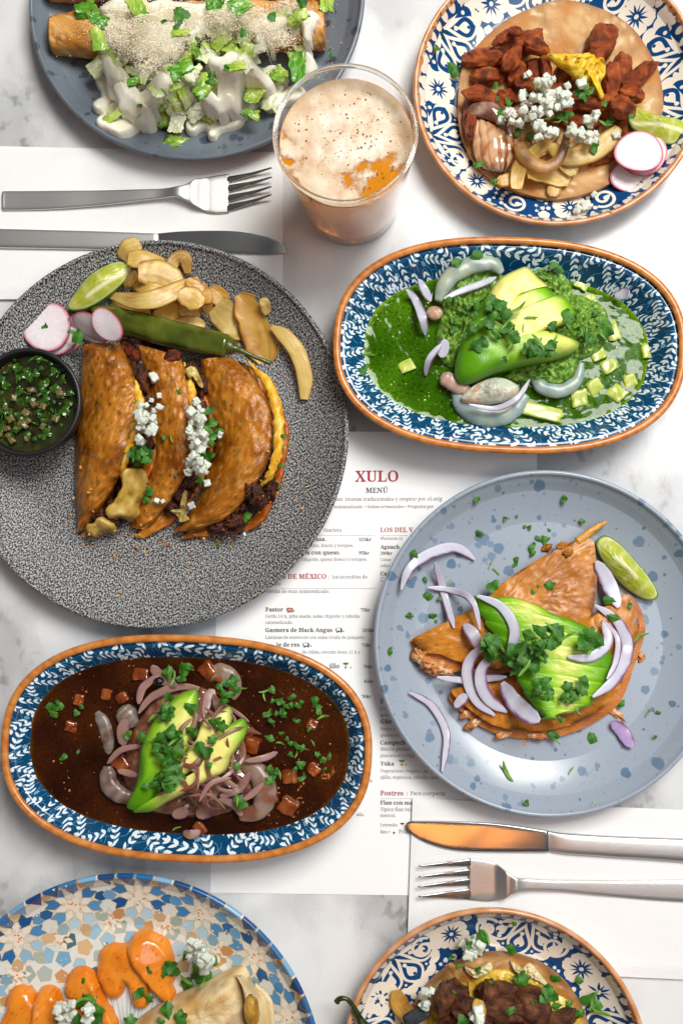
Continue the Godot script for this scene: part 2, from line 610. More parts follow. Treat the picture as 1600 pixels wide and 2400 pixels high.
func build_cutlery() -> void:
	var m := steel()
	var mh := mat("brushed_steel", 0.42, {albedo_color = Color(0.82, 0.81, 0.80), metallic = 1.0, heightmap_enabled = true, heightmap_texture = noise_tex(256, 0.08, FastNoiseLite.TYPE_SIMPLEX, 3, 19), heightmap_scale = 0.004, uv1_triplanar = true, uv1_world_triplanar = true, uv1_scale = Vector3(12, 30, 60)})
	# fork at the upper left, tines to the right
	var f := thing("fork", px(330, 456), "steel fork above the knife on the upper left napkin, tines pointing right", "fork", "forks on the napkins")
	var y := 0.0042
	var b := MB.new()
	bar(b, [[10, 449], [14, 446], [120, 446], [250, 446], [370, 445], [415, 443], [440, 436], [466, 420], [498, 411], [535, 405]], [[10, 488], [14, 491], [120, 489], [250, 480], [370, 468], [415, 467], [440, 476], [466, 489], [498, 498], [535, 497]],
		[y, y, y + 0.001, y + 0.003, y + 0.006, y + 0.005, y + 0.0005, y], [0.0035, 0.003, 0.0026, 0.0026, 0.0028, 0.0024, 0.002, 0.0018], 60, 0.0)
	put("handle", b, mh, f)
	var roots := [[535, 412, 427], [535, 432, 450], [535, 455, 473], [535, 477, 495]]
	var tips := [[639, 396], [639, 418], [638, 440], [638, 459]]
	for k in 4:
		b = MB.new()
		var r: Array = roots[k]
		var t: Array = tips[k]
		bar(b, [[r[0] - 3, r[1]], [580, lerpf(r[1], t[1], 0.42)], [t[0], t[1] - 1.5]], [[r[0] - 3, r[2]], [580, lerpf(r[2], t[1], 0.42)], [t[0], t[1] + 1.5]], [y, y + 0.0012, y + 0.004], [0.0018, 0.0016, 0.0012], 14)
		put("tine", b, m, f)
	# knife under it
	var kn := thing("table_knife", px(330, 560), "steel table knife below the fork, partly under the grey stone plate", "knife", "knives on the napkins")
	b = MB.new()
	bar(b, [[-30, 534], [0, 535], [120, 538], [240, 541], [370, 546]], [[-30, 577], [0, 580], [120, 582], [240, 584], [370, 588]], [y, y, y, y], [0.0045, 0.005, 0.0045, 0.004], 30)
	put("handle", b, mh, kn)
	b = MB.new()
	bar(b, [[368, 546], [420, 541], [490, 539], [560, 541], [620, 552], [655, 566], [672, 580]], [[368, 588], [420, 590], [490, 591], [560, 593], [620, 595], [655, 594], [672, 590]], [y, y, y - 0.0004, y - 0.0008], [0.003, 0.0022, 0.0018, 0.0014], 36, 0.0, 6.0)
	put("blade", b, m, kn)
	# knife at the lower right, its blade to the left
	kn = thing("table_knife", px(1280, 1965), "scratched steel table knife with warm gold sheen above the lower right fork", "knife", "knives on the napkins")
	b = MB.new()
	bar(b, [[952, 1932], [958, 1927], [978, 1925], [1060, 1926], [1150, 1930], [1220, 1938], [1284, 1948]], [[952, 1942], [960, 1950], [985, 1969], [1030, 1986], [1085, 1995], [1170, 1997], [1284, 1997]], [y, y, y + 0.0004, y + 0.0006], [0.0012, 0.0018, 0.0022, 0.003], 40, 0.0, 6.0)
	put("blade", b, m, kn)
	b = MB.new()
	bar(b, [[1283, 1948], [1320, 1953], [1420, 1959], [1520, 1963], [1640, 1967]], [[1283, 1997], [1320, 2001], [1420, 2008], [1520, 2014], [1640, 2023]], [y, y + 0.001, y + 0.001, y + 0.001], [0.003, 0.005, 0.0055, 0.0055], 40, 0.0, 3.0)
	put("handle", b, mh, kn)
	f = thing("fork", px(1280, 2066), "steel fork below the knife on the lower right napkin, tines pointing left", "fork", "forks on the napkins")
	b = MB.new()
	bar(b, [[1640, 2063], [1520, 2064], [1400, 2064], [1290, 2062], [1222, 2056], [1200, 2050], [1180, 2036], [1150, 2020], [1098, 2013]], [[1640, 2117], [1520, 2110], [1400, 2098], [1290, 2086], [1222, 2085], [1200, 2090], [1180, 2104], [1150, 2113], [1098, 2111]],
		[y, y, y + 0.001, y + 0.003, y + 0.006, y + 0.005, y + 0.0005, y], [0.0035, 0.003, 0.0026, 0.0026, 0.0028, 0.0024, 0.002, 0.0018], 60, 0.0)
	put("handle", b, mh, f)
	roots = [[1100, 2014, 2031], [1100, 2037, 2054], [1100, 2059, 2077], [1100, 2083, 2110]]
	tips = [[980, 2028], [979, 2053], [978, 2076], [979, 2099]]
	for k in 4:
		b = MB.new()
		var r: Array = roots[k]
		var t: Array = tips[k]
		bar(b, [[r[0] + 3, r[1]], [1050, lerpf(r[1], t[1], 0.42)], [t[0], t[1] - 1.5]], [[r[0] + 3, r[2]], [1050, lerpf(r[2], t[1], 0.42)], [t[0], t[1] + 1.5]], [y, y + 0.0012, y + 0.004], [0.0018, 0.0016, 0.0012], 14)
		put("tine", b, m, f)

# ---------------------------------------------------------------- the printed menu
var fonts := {}
func font(style: String) -> Font:
	if fonts.has(style): return fonts[style]
	var s := SystemFont.new()
	s.font_names = PackedStringArray(["Droid Serif"])
	if style == "bold": s.font_weight = 700
	var f: Font = s
	if style == "italic":
		var v := FontVariation.new()
		v.base_font = s
		v.variation_transform = Transform2D(Vector2(1, 0), Vector2(0.22, 1), Vector2.ZERO)
		f = v
	fonts[style] = f
	return f

func build_menu() -> void:
	var root := thing("printed_menu", px(880, 1550), "printed white paper menu headed XULO lying between the plates", "menu")
	var cor := [px(516, 1010), px(1257, 1014), px(1263, 2102), px(493, 2092)]
	var b := MB.new()
	b.grid(20, 28, func(u, w):
		var q: Vector3 = cor[0].lerp(cor[1], u).lerp(cor[3].lerp(cor[2], u), w)
		q.y = 0.0005 + 0.0002 * nz.get_noise_2d(q.x * 14.0, q.z * 14.0)
		return q)
	b.grid(20, 1, func(u, w):
		var q: Vector3 = cor[3].lerp(cor[2], u)
		return Vector3(q.x, 0.0005 - 0.0004 * w, q.z))
	b.open_sheet = true
	put("sheet", b, mat("menu_paper", 0.8, {albedo_color = Color(0.95, 0.95, 0.95)}), root)
	var red := mat("ink_red", 0.8, {albedo_color = Color("a83a4c")})
	var black := mat("ink_black", 0.8, {albedo_color = Color("3c3a3e")})
	var grey := mat("ink_grey", 0.8, {albedo_color = Color("77757a")})
	var dim := mat("ink_dim", 0.8, {albedo_color = Color("595a63")})
	var lines := [
		["XULO", 832, 933, 1129, "bold", red], ["MENÚ", 857, 909, 1155, "bold", dim], ["ana  recetas tradicionales y respeto por el orig", 783, 1036, 1174.5, "italic", grey],
		["nixtamalizado  • Salsas artesanales • Pregunta por", 783, 1016, 1191, "plain", grey], ["Starters", 759, 800, 1247, "italic", grey], ["LOS DEL V", 891, 968, 1247, "bold", red],
		["casa.", 733, 764, 1268, "bold", black], ["125kr", 841, 870, 1268, "bold", black], ["Mariscos co", 891, 943, 1265.5, "italic", grey], ["ntro, limón y totopos.", 727, 828, 1282, "plain", grey],
		["Aguach", 891, 936, 1286, "bold", black], ["290kr", 891, 919, 1300, "bold", black], ["os con queso.", 713, 797, 1299.5, "bold", black], ["95kr", 841, 865, 1299.5, "bold", black],
		["n chipotle, queso fresco y totopos.", 698, 860, 1314.5, "plain", grey], ["Cama", 891, 915, 1314.5, "plain", grey], ["cebo", 891, 912, 1329, "plain", grey], ["Ca", 891, 906, 1348.5, "bold", black], ["C", 891, 898, 1362.5, "plain", grey],
		["OS DE MÉXICO", 650, 764, 1356.5, "bold", red], ["/  los increíbles de", 770, 860, 1356.5, "italic", grey], ["éxico", 635, 658, 1372, "italic", grey], ["Tortilla de maíz nixtamalizado.", 622, 772, 1390, "italic", grey],
		["Pastor", 622, 664, 1433, "bold", black], [".", 688, 691, 1433, "bold", black], ["75kr", 844, 867, 1433, "bold", black], ["Cerdo 24 h, piña asada, salsa chipotle y cebolla", 622, 842, 1447.5, "plain", grey], ["caramelizada.", 622, 686, 1462, "plain", grey],
		["Gaonera de Black Angus", 622, 778.5, 1481, "bold", black], [".", 803, 806, 1481, "bold", black], ["135kr", 849, 878, 1481, "bold", black], ["Láminas de entrecote con salsa cruda de jalapeño.", 622, 857, 1497, "plain", grey],
		["ie de res", 648, 702, 1515.5, "bold", black], [".", 727, 730, 1515.5, "bold", black], ["75kr", 847, 869, 1515.5, "bold", black], ["de chiles, cocción lenta 12 h y", 708, 844, 1531.5, "plain", grey],
		["illo", 772, 795, 1566, "bold", black], [".", 820, 823, 1566, "bold", black], ["70kr", 851, 873, 1566, "bold", black], ["65kr", 853, 875, 1600.5, "bold", black], ["70kr", 847, 869, 1636, "bold", black],
		["F", 891, 899, 1649, "bold", black], ["En", 891, 903, 1664, "plain", grey], ["guac", 891, 912, 1679, "plain", grey], ["Güe", 891, 917, 1696, "bold", black], ["Pastor r", 891, 925, 1711.5, "plain", grey], ["guacamol", 891, 935, 1726, "plain", grey],
		["Campech", 891, 950, 1745, "bold", black], ["Mezcla perfect", 891, 961, 1759, "plain", grey], ["guacamole y chip", 891, 970, 1774, "plain", grey], ["Yuka", 891, 923, 1794, "bold", black], [".", 949, 952, 1794, "bold", black],
		["Vegetariano /vegano: pa", 891, 1002, 1810, "plain", grey], ["ajillo, espinaca, cebolla cara", 891, 1026, 1825, "plain", grey], ["Postres", 891, 945, 1864, "bold", red], ["/  Para compartir", 952, 1044, 1864, "italic", dim],
		["Flan con me", 891, 966, 1885.5, "bold", black], ["Tipico flan Stilo", 891, 970, 1900.5, "plain", grey], ["mezcal.", 891, 926.5, 1914.5, "plain", grey], ["Leyenda:", 891, 932, 1936.5, "plain", grey], ["Res •", 891, 913, 1953, "plain", grey], ["Pollo", 934, 962, 1953, "plain", grey],
		["la", 865, 872, 1833, "plain", grey], ["ado.", 835, 854, 1912.5, "plain", grey],
	]
	for l in lines:
		var t := TextMesh.new()
		t.text = l[0]
		t.font = font(l[4])
		t.font_size = 40
		t.pixel_size = 0.0001
		t.depth = 0.00004
		t.curve_step = 4.0
		t.horizontal_alignment = HORIZONTAL_ALIGNMENT_LEFT
		t.vertical_alignment = VERTICAL_ALIGNMENT_BOTTOM
		var box := t.get_aabb()
		var a := px(l[1], l[3], 0.0008)
		var e := px(l[2], l[3], 0.0008)
		var s := (e.x - a.x) / box.size.x
		var o := MeshInstance3D.new()
		o.mesh = t
		o.material_override = l[5]
		o.name = "lettering" if not root.has_node("lettering") else "lettering_%03d" % root.get_child_count()
		# the mesh's own origin is on its lower edge; put its baseline on the printed line
		var below: float = -t.font.get_descent(40) * 0.0001
		o.transform = Transform3D(Basis(Vector3(s, 0, 0), Vector3(0, 0, -s), Vector3(0, s, 0)), a - root.position - Vector3(box.position.x * s, 0, 0) + Vector3(0, 0, -below * s))
		root.add_child(o, true)
	for r in [[740, 880, 1254], [891, 955, 1254.5], [655, 880, 1378.5], [891, 975, 1870.5]]:
		b = MB.new()
		b.grid(1, 1, func(u, w):
			var q := px(lerpf(r[0], r[1], u), r[2] + w * 0.9, 0.0)
			return Vector3(q.x, 0.0009, q.z))
		b.open_sheet = true
		put("rule", b, mat("ink_faint", 0.8, {albedo_color = Color("c8c8cc")}), root, false)
	# little printed animals and sprouts
	var pink := mat("ink_pink", 0.8, {albedo_color = Color("e0857c")})
	var body := [[-7, -2], [-6, -4.5], [-2, -5], [4, -5], [7, -3], [7, 1], [6, 2], [6, 5], [4, 5], [3.5, 2.5], [-2, 2.5], [-3, 5], [-5, 5], [-5, 2], [-7, 1]]
	var leaf := [[0, 1], [-2, -2], [-6, -3], [-6, -6], [-2, -5], [0.5, -2], [2, -5], [6, -6.5], [6, -3], [2, -1]]
	var root_ := [[0, 0], [3, 2], [2.5, 5], [0, 7], [-2.5, 5], [-3, 2]]
	for it in [[679, 1430, body, black, 1.12], [679, 1430, body, pink, 0.85], [794, 1477, body, black, 1.1], [793, 1476, body, mat("menu_paper"), 0.7], [717, 1512, body, black, 1.1], [716, 1511, body, mat("menu_paper"), 0.7], [810, 1560, leaf, mat("ink_green", 0.8, {albedo_color = Color("7cb342")}), 1.1], [810, 1561, root_, mat("ink_orange", 0.8, {albedo_color = Color("d8733a")}), 0.9],
			[941, 1788, leaf, mat("ink_green"), 1.1], [941, 1789, root_, mat("ink_orange"), 0.9], [942, 1933, leaf, black, 0.7], [923, 1949, root_, black, 0.8]]:
		b = MB.new()
		var pts := []
		for q in it[2]: pts.append([it[0] + q[0] * it[4], it[1] + q[1] * it[4]])
		var o2 := flat(pts, 0.001, 1)
		var yy := 0.0009 + (0.0001 if it[4] < 0.95 else 0.0)
		var idx := Geometry2D.triangulate_polygon(PackedVector2Array(o2))
		for q in o2:
			b.v.push_back(Vector3(q.x, yy, q.y))
			b.c.push_back(Color.WHITE)
			b.t.push_back(Vector2.ZERO)
		b.i = idx
		b.open_sheet = true
		if idx.size(): put("printed_icon", b, it[3], root, false)

# ================================================================ dishes
func coupe(R: float, H: float, flat_r := 0.62, th := 0.004, lip := 0.0022) -> Array:
	var a := [Vector2(0.0001, 0.0014), Vector2(R * 0.5, 0.0014), Vector2(R * 0.54, 0.0006), Vector2(R * 0.58, 0.0006), Vector2(R * 0.60, 0.0020)]
	for k in 8:
		var f := (k + 1) / 8.0
		a.append(Vector2(lerpf(R * 0.60, R - 0.0008, f), lerpf(0.0020, H - 0.0035, pow(f, 1.7))))
	for k in 7:
		var g := -0.4 + k * (PI + 0.5) / 6.0
		a.append(Vector2(R - lip * 0.8 + cos(g) * lip * 0.8, H - lip + sin(g) * lip))
	for k in 14:
		var f := 1.0 - (k + 1) / 14.0
		a.append(Vector2(lerpf(R * flat_r, R - lip * 1.9, f), th + (H - lip - th) * pow(f, 2.1)))
	for k in 6: a.append(Vector2(lerpf(R * flat_r, 0.0001, (k + 1) / 6.0), th))
	return a

func plate(called: String, cx: float, cy: float, r: float, H: float, flat_r: float, m: Material, label: String, group := "", fc = null) -> Array:
	var c := px(cx, cy, H)
	var R := (px(cx + r, cy, H) - c).length()
	c.y = 0.0
	if called == "stone_plate" or called == "spotted_plate" : c.y = 0.0006
	var b := MB.new()
	lathe(b, c, coupe(R, H, flat_r), 160, fc, func(_u, _w, p): return Vector2(0.5 + (p.x - c.x) / (2.0 * R), 0.5 + (p.z - c.z) / (2.0 * R)))
	var o := put(called, b, m)
	tag(o, label, "plate", group)
	return [c, R]

const COBALT := Color("0b4479")
const CREAM := Color("f1e7d7")

func fan_motif(p: Paint, c: Vector2, ang: float, s: float) -> void:
	# a scalloped fan that opens towards the middle of the plate, with petals and hearts
	var x := Vector2(cos(ang), sin(ang))
	var y := x.orthogonal()
	for k in 9:
		var a := -1.25 + 2.5 * k / 8.0
		p.disk(c + (x * cos(a) + y * sin(a)) * s * 0.86, s * 0.17, CREAM)
	var poly := PackedVector2Array([c])
	for k in 15:
		var a := -1.25 + 2.5 * k / 14.0
		poly.push_back(c + (x * cos(a) + y * sin(a)) * s * 0.86)
	p.poly(poly, CREAM)
	var inner := PackedVector2Array([c + x * s * 0.10])
	for k in 9:
		var a := -1.12 + 2.24 * k / 8.0
		p.disk(c + (x * cos(a) + y * sin(a)) * s * 0.72, s * 0.135, COBALT)
	for k in 15:
		var a := -1.12 + 2.24 * k / 14.0
		inner.push_back(c + (x * cos(a) + y * sin(a)) * s * 0.74)
	p.poly(inner, COBALT)
	for k in 3:
		var a := -0.78 + 0.78 * k
		var d := x * cos(a) + y * sin(a)
		p.petal(c + d * s * 0.12, d.angle(), s * 0.80, s * 0.50, CREAM, 1.6)
	for k in 3:
		var a := -0.78 + 0.78 * k
		var d := x * cos(a) + y * sin(a)
		p.petal(c + d * s * 0.26, d.angle(), s * 0.60, s * 0.38, COBALT, 1.6)
		p.petal(c + d * s * 0.42, d.angle(), s * 0.32, s * 0.22, CREAM, 1.7)
		p.petal(c + d * s * 0.36, d.angle(), s * 0.12, s * 0.09, CREAM)
		p.disk(c + d * s * 0.70, s * 0.035, COBALT)
	for k in 2:
		var d := x * cos(-0.39 + 0.78 * k) + y * sin(-0.39 + 0.78 * k)
		p.petal(c + d * s * 0.70, d.angle(), s * 0.17, s * 0.14, COBALT, 1.6)
		p.disk(c + d * s * 0.80, s * 0.03, CREAM)
	for k in 2:
		var a := -1.18 + 2.36 * k
		var d := x * cos(a) + y * sin(a)
		var e := d.orthogonal()
		p.poly(PackedVector2Array([c + d * s * 0.45, c + d * s * 0.80 + e * s * 0.12, c + d * s * 0.72, c + d * s * 0.80 - e * s * 0.12]), COBALT)
		p.disk(c + d * s * 0.68, s * 0.04, CREAM)
	for k in 4:
		var a := -1.15 + 0.77 * k
		var d := x * cos(a) + y * sin(a)
		p.petal(c + d * s * 0.03, d.angle(), s * 0.2, s * 0.07, Color("0d3f5c"))

func flower_motif(p: Paint, c: Vector2, ang: float, s: float) -> void:
	for k in 6:
		var a := ang + TAU * k / 6.0
		var d := Vector2(cos(a), sin(a))
		p.petal(c + d * s * 0.1, a, s * 0.92, s * 0.72, CREAM, 1.6)
		p.disk(c + d * s * 0.72 + d.orthogonal() * s * 0.16, s * 0.24, CREAM)
		p.disk(c + d * s * 0.72 - d.orthogonal() * s * 0.16, s * 0.24, CREAM)
	for k in 6:
		var a := ang + TAU * k / 6.0
		p.petal(c + Vector2(cos(a), sin(a)) * s * 0.12, a, s * 0.5, s * 0.14, COBALT)
	p.disk(c, s * 0.12, CREAM)

func scroll_motif(p: Paint, c: Vector2, ang: float, s: float, hand: float) -> void:
	var pts := []
	for k in 40:
		var f := k / 39.0
		var a := ang + hand * f * TAU * 1.35
		pts.append(c + Vector2(cos(a), sin(a)) * s * (1.0 - 0.78 * f))
	p.stroke(pts, s * 0.26, CREAM)
	p.disk(pts[39], s * 0.24, CREAM)
	for k in 5:
		var a := ang - hand * (0.1 + 0.36 * k)
		p.disk(c + Vector2(cos(a), sin(a)) * s * 1.22, s * 0.19, CREAM)
	p.disk(c + Vector2(cos(ang + hand * 2.6), sin(ang + hand * 2.6)) * s * 0.45, s * 0.14, CREAM)

func floral_texture(fans: Array, flowers: Array, scrolls: Array, seed_: int) -> ImageTexture:
	var N := 1280
	var p := Paint.new(N, N, COBALT)
	var q := RandomNumberGenerator.new()
	q.seed = seed_
	var mid := Vector2(N, N) / 2.0
	var R := N / 2.0
	# fine pale crackle between the dots
	var pale := Color("7fa3c8")
	var taken := []
	for a in fans: taken.append([mid + Vector2.from_angle(deg_to_rad(a)) * R * 0.80, R * 0.185])
	for a in flowers: taken.append([mid + Vector2.from_angle(deg_to_rad(a)) * R * 0.82, R * 0.125])
	for a in scrolls: taken.append([mid + Vector2.from_angle(deg_to_rad(a[0])) * R * 0.82, R * 0.125])
	var dots := []
	for k in 7000:
		var at := mid + Vector2.from_angle(q.randf() * TAU) * R * sqrt(q.randf()) * 0.93
		var r: float = R * [0.012, 0.016, 0.022, 0.030, 0.040][int(5.0 * pow(q.randf(), 1.4))]
		var ok := true
		for t in taken:
			if at.distance_to(t[0]) < t[1] + r + R * 0.008:
				ok = false
				break
		if ok:
			taken.append([at, r])
			dots.append([at, r])
	for k in dots.size():
		for j in range(k + 1, dots.size()):
			var d: float = dots[k][0].distance_to(dots[j][0])
			if d < dots[k][1] + dots[j][1] + R * 0.03: p.stroke([dots[k][0], dots[j][0]], 2.0, pale)
	for d in dots:
		if d[1] > R * 0.03:
			for e in 5: p.disk(d[0] + Vector2.from_angle(TAU * e / 5.0 + d[0].x) * d[1] * 0.5, d[1] * 0.58, CREAM)
			p.disk(d[0], d[1] * 0.6, CREAM)
		else: p.disk(d[0], d[1], CREAM, 0.08, d[0].x)
	for a in fans:
		var dir := Vector2.from_angle(deg_to_rad(a))
		fan_motif(p, mid + dir * R * 0.945, dir.angle() + PI, R * 0.33)
	for a in flowers: flower_motif(p, mid + Vector2.from_angle(deg_to_rad(a)) * R * 0.82, deg_to_rad(a), R * 0.125)
	for a in scrolls: scroll_motif(p, mid + Vector2.from_angle(deg_to_rad(a[0])) * R * 0.82, deg_to_rad(a[0]) + 1.0, R * 0.085, a[1])
	# the rim: terracotta with a scalloped cream edge
	for k in 72:
		var a := TAU * k / 72.0
		p.disk(mid + Vector2.from_angle(a) * R * 0.945, R * (0.022 + 0.008 * q.randf()), CREAM)
	var rim := Color("d9a27a")
	for k in 240:
		var a0 := TAU * k / 240.0
		var a1 := TAU * (k + 1.02) / 240.0
		var e0 := R * (0.955 + 0.006 * sin(k * 1.7) + 0.004 * sin(k * 0.63))
		var e1 := R * (0.955 + 0.006 * sin((k + 1) * 1.7) + 0.004 * sin((k + 1) * 0.63))
		p.poly(PackedVector2Array([mid + Vector2.from_angle(a0) * e0, mid + Vector2.from_angle(a1) * e1, mid + Vector2.from_angle(a1) * R * 1.02, mid + Vector2.from_angle(a0) * R * 1.02]), rim.lerp(Color("c98a58"), 0.5 + 0.5 * sin(k * 0.9)))
	for k in 130:
		var a := q.randf() * TAU
		p.disk(mid + Vector2.from_angle(a) * R * q.randf_range(0.95, 0.968), R * q.randf_range(0.003, 0.009), [Color("8a4a22"), Color("b06a38"), Color("6e3a1e")][k % 3], 0.3, k)
	return p.tex()

func spotted_texture(base: Color, dark: Color, seed_: int, n: int, speck: Color) -> ImageTexture:
	var N := 1024
	var p := Paint.new(N, N, base)
	var q := RandomNumberGenerator.new()
	q.seed = seed_
	for k in n:
		var at := Vector2(q.randf(), q.randf()) * N
		var r := N * (0.003 + 0.015 * pow(q.randf(), 2.8))
		var c := base.lerp(dark, q.randf_range(0.25, 0.85))
		p.disk(at, r, c, 0.07, k)
		if q.randf() < 0.3: p.disk(at + Vector2.from_angle(q.randf() * TAU) * r * 1.3, r * 0.6, c, 0.1, k)
		if r > N * 0.01: p.disk(at, r * 0.8, c.lerp(dark, 0.35), 0.1, k * 2.0)
	for k in 1500:
		p.disk(Vector2(q.randf(), q.randf()) * N, q.randf_range(0.7, 1.5), base.lerp(speck, q.randf()))
	return p.tex()

func mosaic_texture() -> ImageTexture:
	var N := 1280
	var gold := Color("c9a56a")
	var p := Paint.new(N, N, Color("dfe0d8"))
	var q := RandomNumberGenerator.new()
	q.seed = 12
	var mid := Vector2(N, N) / 2.0
	var R := N / 2.0
	var blues := [Color("2f6ea8"), Color("4a8ac0"), Color("1f5690"), Color("5f9cca")]
	var pales := [Color("9cc4dc"), Color("b4d2e0"), Color("86b4d2"), Color("a9b8b0")]
	var oranges := [Color("c9925c"), Color("8fb0c0"), Color("d9b182"), Color("a9b4a4")]
	var shape := func(c: Vector2, dir: float, pts: Array, col: Color):
		var a := PackedVector2Array()
		var x := Vector2.from_angle(dir)
		var y := x.orthogonal()
		for e in pts: a.push_back(c + (x * e[0] + y * e[1]) * R)
		p.poly(a, col.lerp(Color("f0e6d4") if q.randf() < 0.5 else Color("1c4878"), q.randf() * 0.12))
		var l := Array(a)
		l.append(a[0])
		p.stroke(l, 1.6, gold)
	# streaked pale middle
	for k in 260:
		var a := TAU * k / 260.0
		p.stroke([mid + Vector2.from_angle(a) * R * q.randf_range(0.05, 0.2), mid + Vector2.from_angle(a + q.randf() * 0.03) * R * q.randf_range(0.3, 0.47)], q.randf_range(1.0, 5.0), [Color("b9c6cc"), Color("d6dcd8"), Color("9fb2bc")][k % 3])
	# small five-sided tiles and little stars fill the inner ring
	for ring in 4:
		var rr := 0.50 + 0.068 * ring
		var m := 32
		for k in m:
			var a := TAU * (k + 0.5 * (ring % 2)) / m
			var c := mid + Vector2.from_angle(a) * R * rr
			var w := 0.032 + 0.006 * ring
			var col: Color = pales[q.randi() % 4] if (k + ring) % 3 else oranges[q.randi() % 4]
			if (k * 3 + ring) % 11 == 0: col = Color("56727c")
			shape.call(c, a + (0.0 if k % 2 else PI), [[w, 0], [w * 0.3, w * 0.95], [-w * 0.8, w * 0.6], [-w * 0.8, -w * 0.6], [w * 0.3, -w * 0.95]], col)
	# inner stars, then the ring of sixteen rosettes
	for k in 16:
		for lay_ in 2:
			var a := TAU * (k + (0.5 if lay_ == 0 else 0.0)) / 16.0 + 0.055
			var c := mid + Vector2.from_angle(a) * R * (0.735 if lay_ == 0 else 0.865)
			var s := 0.72 if lay_ == 0 else 1.0
			if lay_ == 1:
				p.disk(c, R * 0.145, Color("e2d8c6"))
				for e in 8:
					var d := a + TAU * (e + 0.5) / 8.0
					var o := c + Vector2.from_angle(d) * R * 0.10
					shape.call(o, d, [[-0.04, 0], [-0.005, 0.03], [0.045, 0.026], [0.025, 0], [0.045, -0.026], [-0.005, -0.03]], blues[q.randi() % 4] if absf(wrapf(d - a, -PI, PI)) < 2.0 else pales[q.randi() % 3])
				for e in 8:
					var d := a + TAU * e / 8.0
					var o := c + Vector2.from_angle(d) * R * 0.148
					shape.call(o, d, [[-0.036, 0], [-0.015, 0.026], [0.02, 0.026], [0.036, 0], [0.02, -0.026], [-0.015, -0.026]], oranges[q.randi() % 4] if e % 2 else (blues[q.randi() % 4] if absf(wrapf(d - a, -PI, PI)) < 1.6 else oranges[q.randi() % 4]))
			for e in 8:
				var d := a + TAU * e / 8.0
				var o := c + Vector2.from_angle(d) * R * 0.062 * s
				shape.call(o, d, [[-0.035 * s, 0], [0.0, 0.022 * s], [0.04 * s, 0], [0.0, -0.022 * s]], Color("efe6d6"))
			p.disk(c, R * 0.036 * s, Color("f0e4d2"), 0.2, k)
			for e in 6: p.disk(c + Vector2(q.randf_range(-1, 1), q.randf_range(-1, 1)) * R * 0.03, R * 0.006, Color("dd8f58"), 0.4, e)
	# dark edge pieces
	for k in 64:
		var a := TAU * k / 64.0
		shape.call(mid + Vector2.from_angle(a) * R * 0.985, a, [[-0.05, 0], [0.0, 0.045], [0.04, 0.04], [0.04, -0.04], [0.0, -0.045]], [blues[2], blues[0], Color("7fb0d2"), Color("17407a")][k % 4])
	# watery wear in the glaze
	for k in 500:
		var at := mid + Vector2.from_angle(q.randf() * TAU) * R * q.randf_range(0.5, 1.0)
		p.disk(at, q.randf_range(1.0, 4.0), [Color("c8d8e0"), Color("3a6a98"), Color("f0e8da")][k % 3], 0.4, k)
	return p.tex()

func leaf_texture() -> ImageTexture:
	var W := 1536
	var H := 400
	var p := Paint.new(W, H, Color("07446a"))
	var q := RandomNumberGenerator.new()
	q.seed = 31
	var leafc := Color("e4f0f6")
	var vein := Color("5f9cc4")
	var wrapped := func(f: Callable):
		for o in [-W, 0, W]: f.call(Vector2(o, 0))
	for k in 200:
		var a := Vector2(q.randf() * W, q.randf() * H)
		var d := q.randf() * TAU
		var pts := [a]
		for e in 7:
			d += q.randf_range(-0.7, 0.7)
			pts.append(pts[-1] + Vector2.from_angle(d) * 14.0)
		p.stroke(pts, 2.4, vein)
	var row := 4
	var colm := 14
	for j in row:
		for k in colm:
			var c := Vector2((k + 0.5 * (j % 2) + q.randf_range(-0.15, 0.15)) * W / colm, (j + 0.5) * H / row + q.randf_range(-8, 8))
			var dir := [0.5, 2.2, -0.7, -2.4, 1.2][(k * 3 + j * 2) % 5] as float + q.randf_range(-0.3, 0.3)
			for o in [-W, 0, W]:
				if c.x + o < -120 or c.x + o > W + 120: continue
				var at := c + Vector2(o, 0)
				var x := Vector2.from_angle(dir)
				var y := x.orthogonal()
				var bend := 0.25 if (k + j) % 2 else -0.25
				var stem := []
				for e in 8: stem.append(at + x * (e - 3.5) * 17.0 + y * bend * pow(e - 3.5, 2.0) * 3.0)
				p.stroke(stem, 3.2, vein)
				for e in range(1, 8, 2):
					var l := 40.0 - e * 1.0
					p.petal(stem[e], dir + 0.75, l, 15.0, leafc, 0.8)
					p.petal(stem[e], dir - 0.75, l, 15.0, leafc, 0.8)
				p.petal(stem[7], dir, 40.0, 15.0, leafc, 0.8)
			if (k + j) % 2:
				var f := c + Vector2(W / colm * 0.5, 30)
				for e in 6: p.disk(f + Vector2.from_angle(TAU * e / 6.0) * 9.5, 4.2, Color("9cc4de"))
				p.disk(f, 3.5, Color("9cc4de"))
	# a lacy white edge under the rim
	for k in 150:
		p.disk(Vector2((k + 0.5) * W / 150.0, 3.0 + 3.0 * sin(k * 2.1)), 4.0 + 2.5 * absf(sin(k * 1.3)), leafc)
	return p.tex()

# oval dish: superellipse outline; rows of (inset, height)
func oval_point(c: Vector3, A: float, B: float, turn: float, a: float, inset: float, y: float, n := 2.45) -> Vector3:
	var ca := cos(a)
	var sa := sin(a)
	var q := Vector3(signf(ca) * pow(absf(ca), 2.0 / n) * (A - inset), 0, signf(sa) * pow(absf(sa), 2.0 / n) * (B - inset))
	return c + q.rotated(Vector3.UP, turn) + Vector3(0, y, 0)

func oval_inset(y: float, H: float) -> float:      # inner wall: how far in it stands at height y
	var f := clampf((y - 0.0045) / (H - 0.0045), 0.0, 1.0)
	return 0.0042 + 0.029 * (1.0 - pow(f, 0.8))

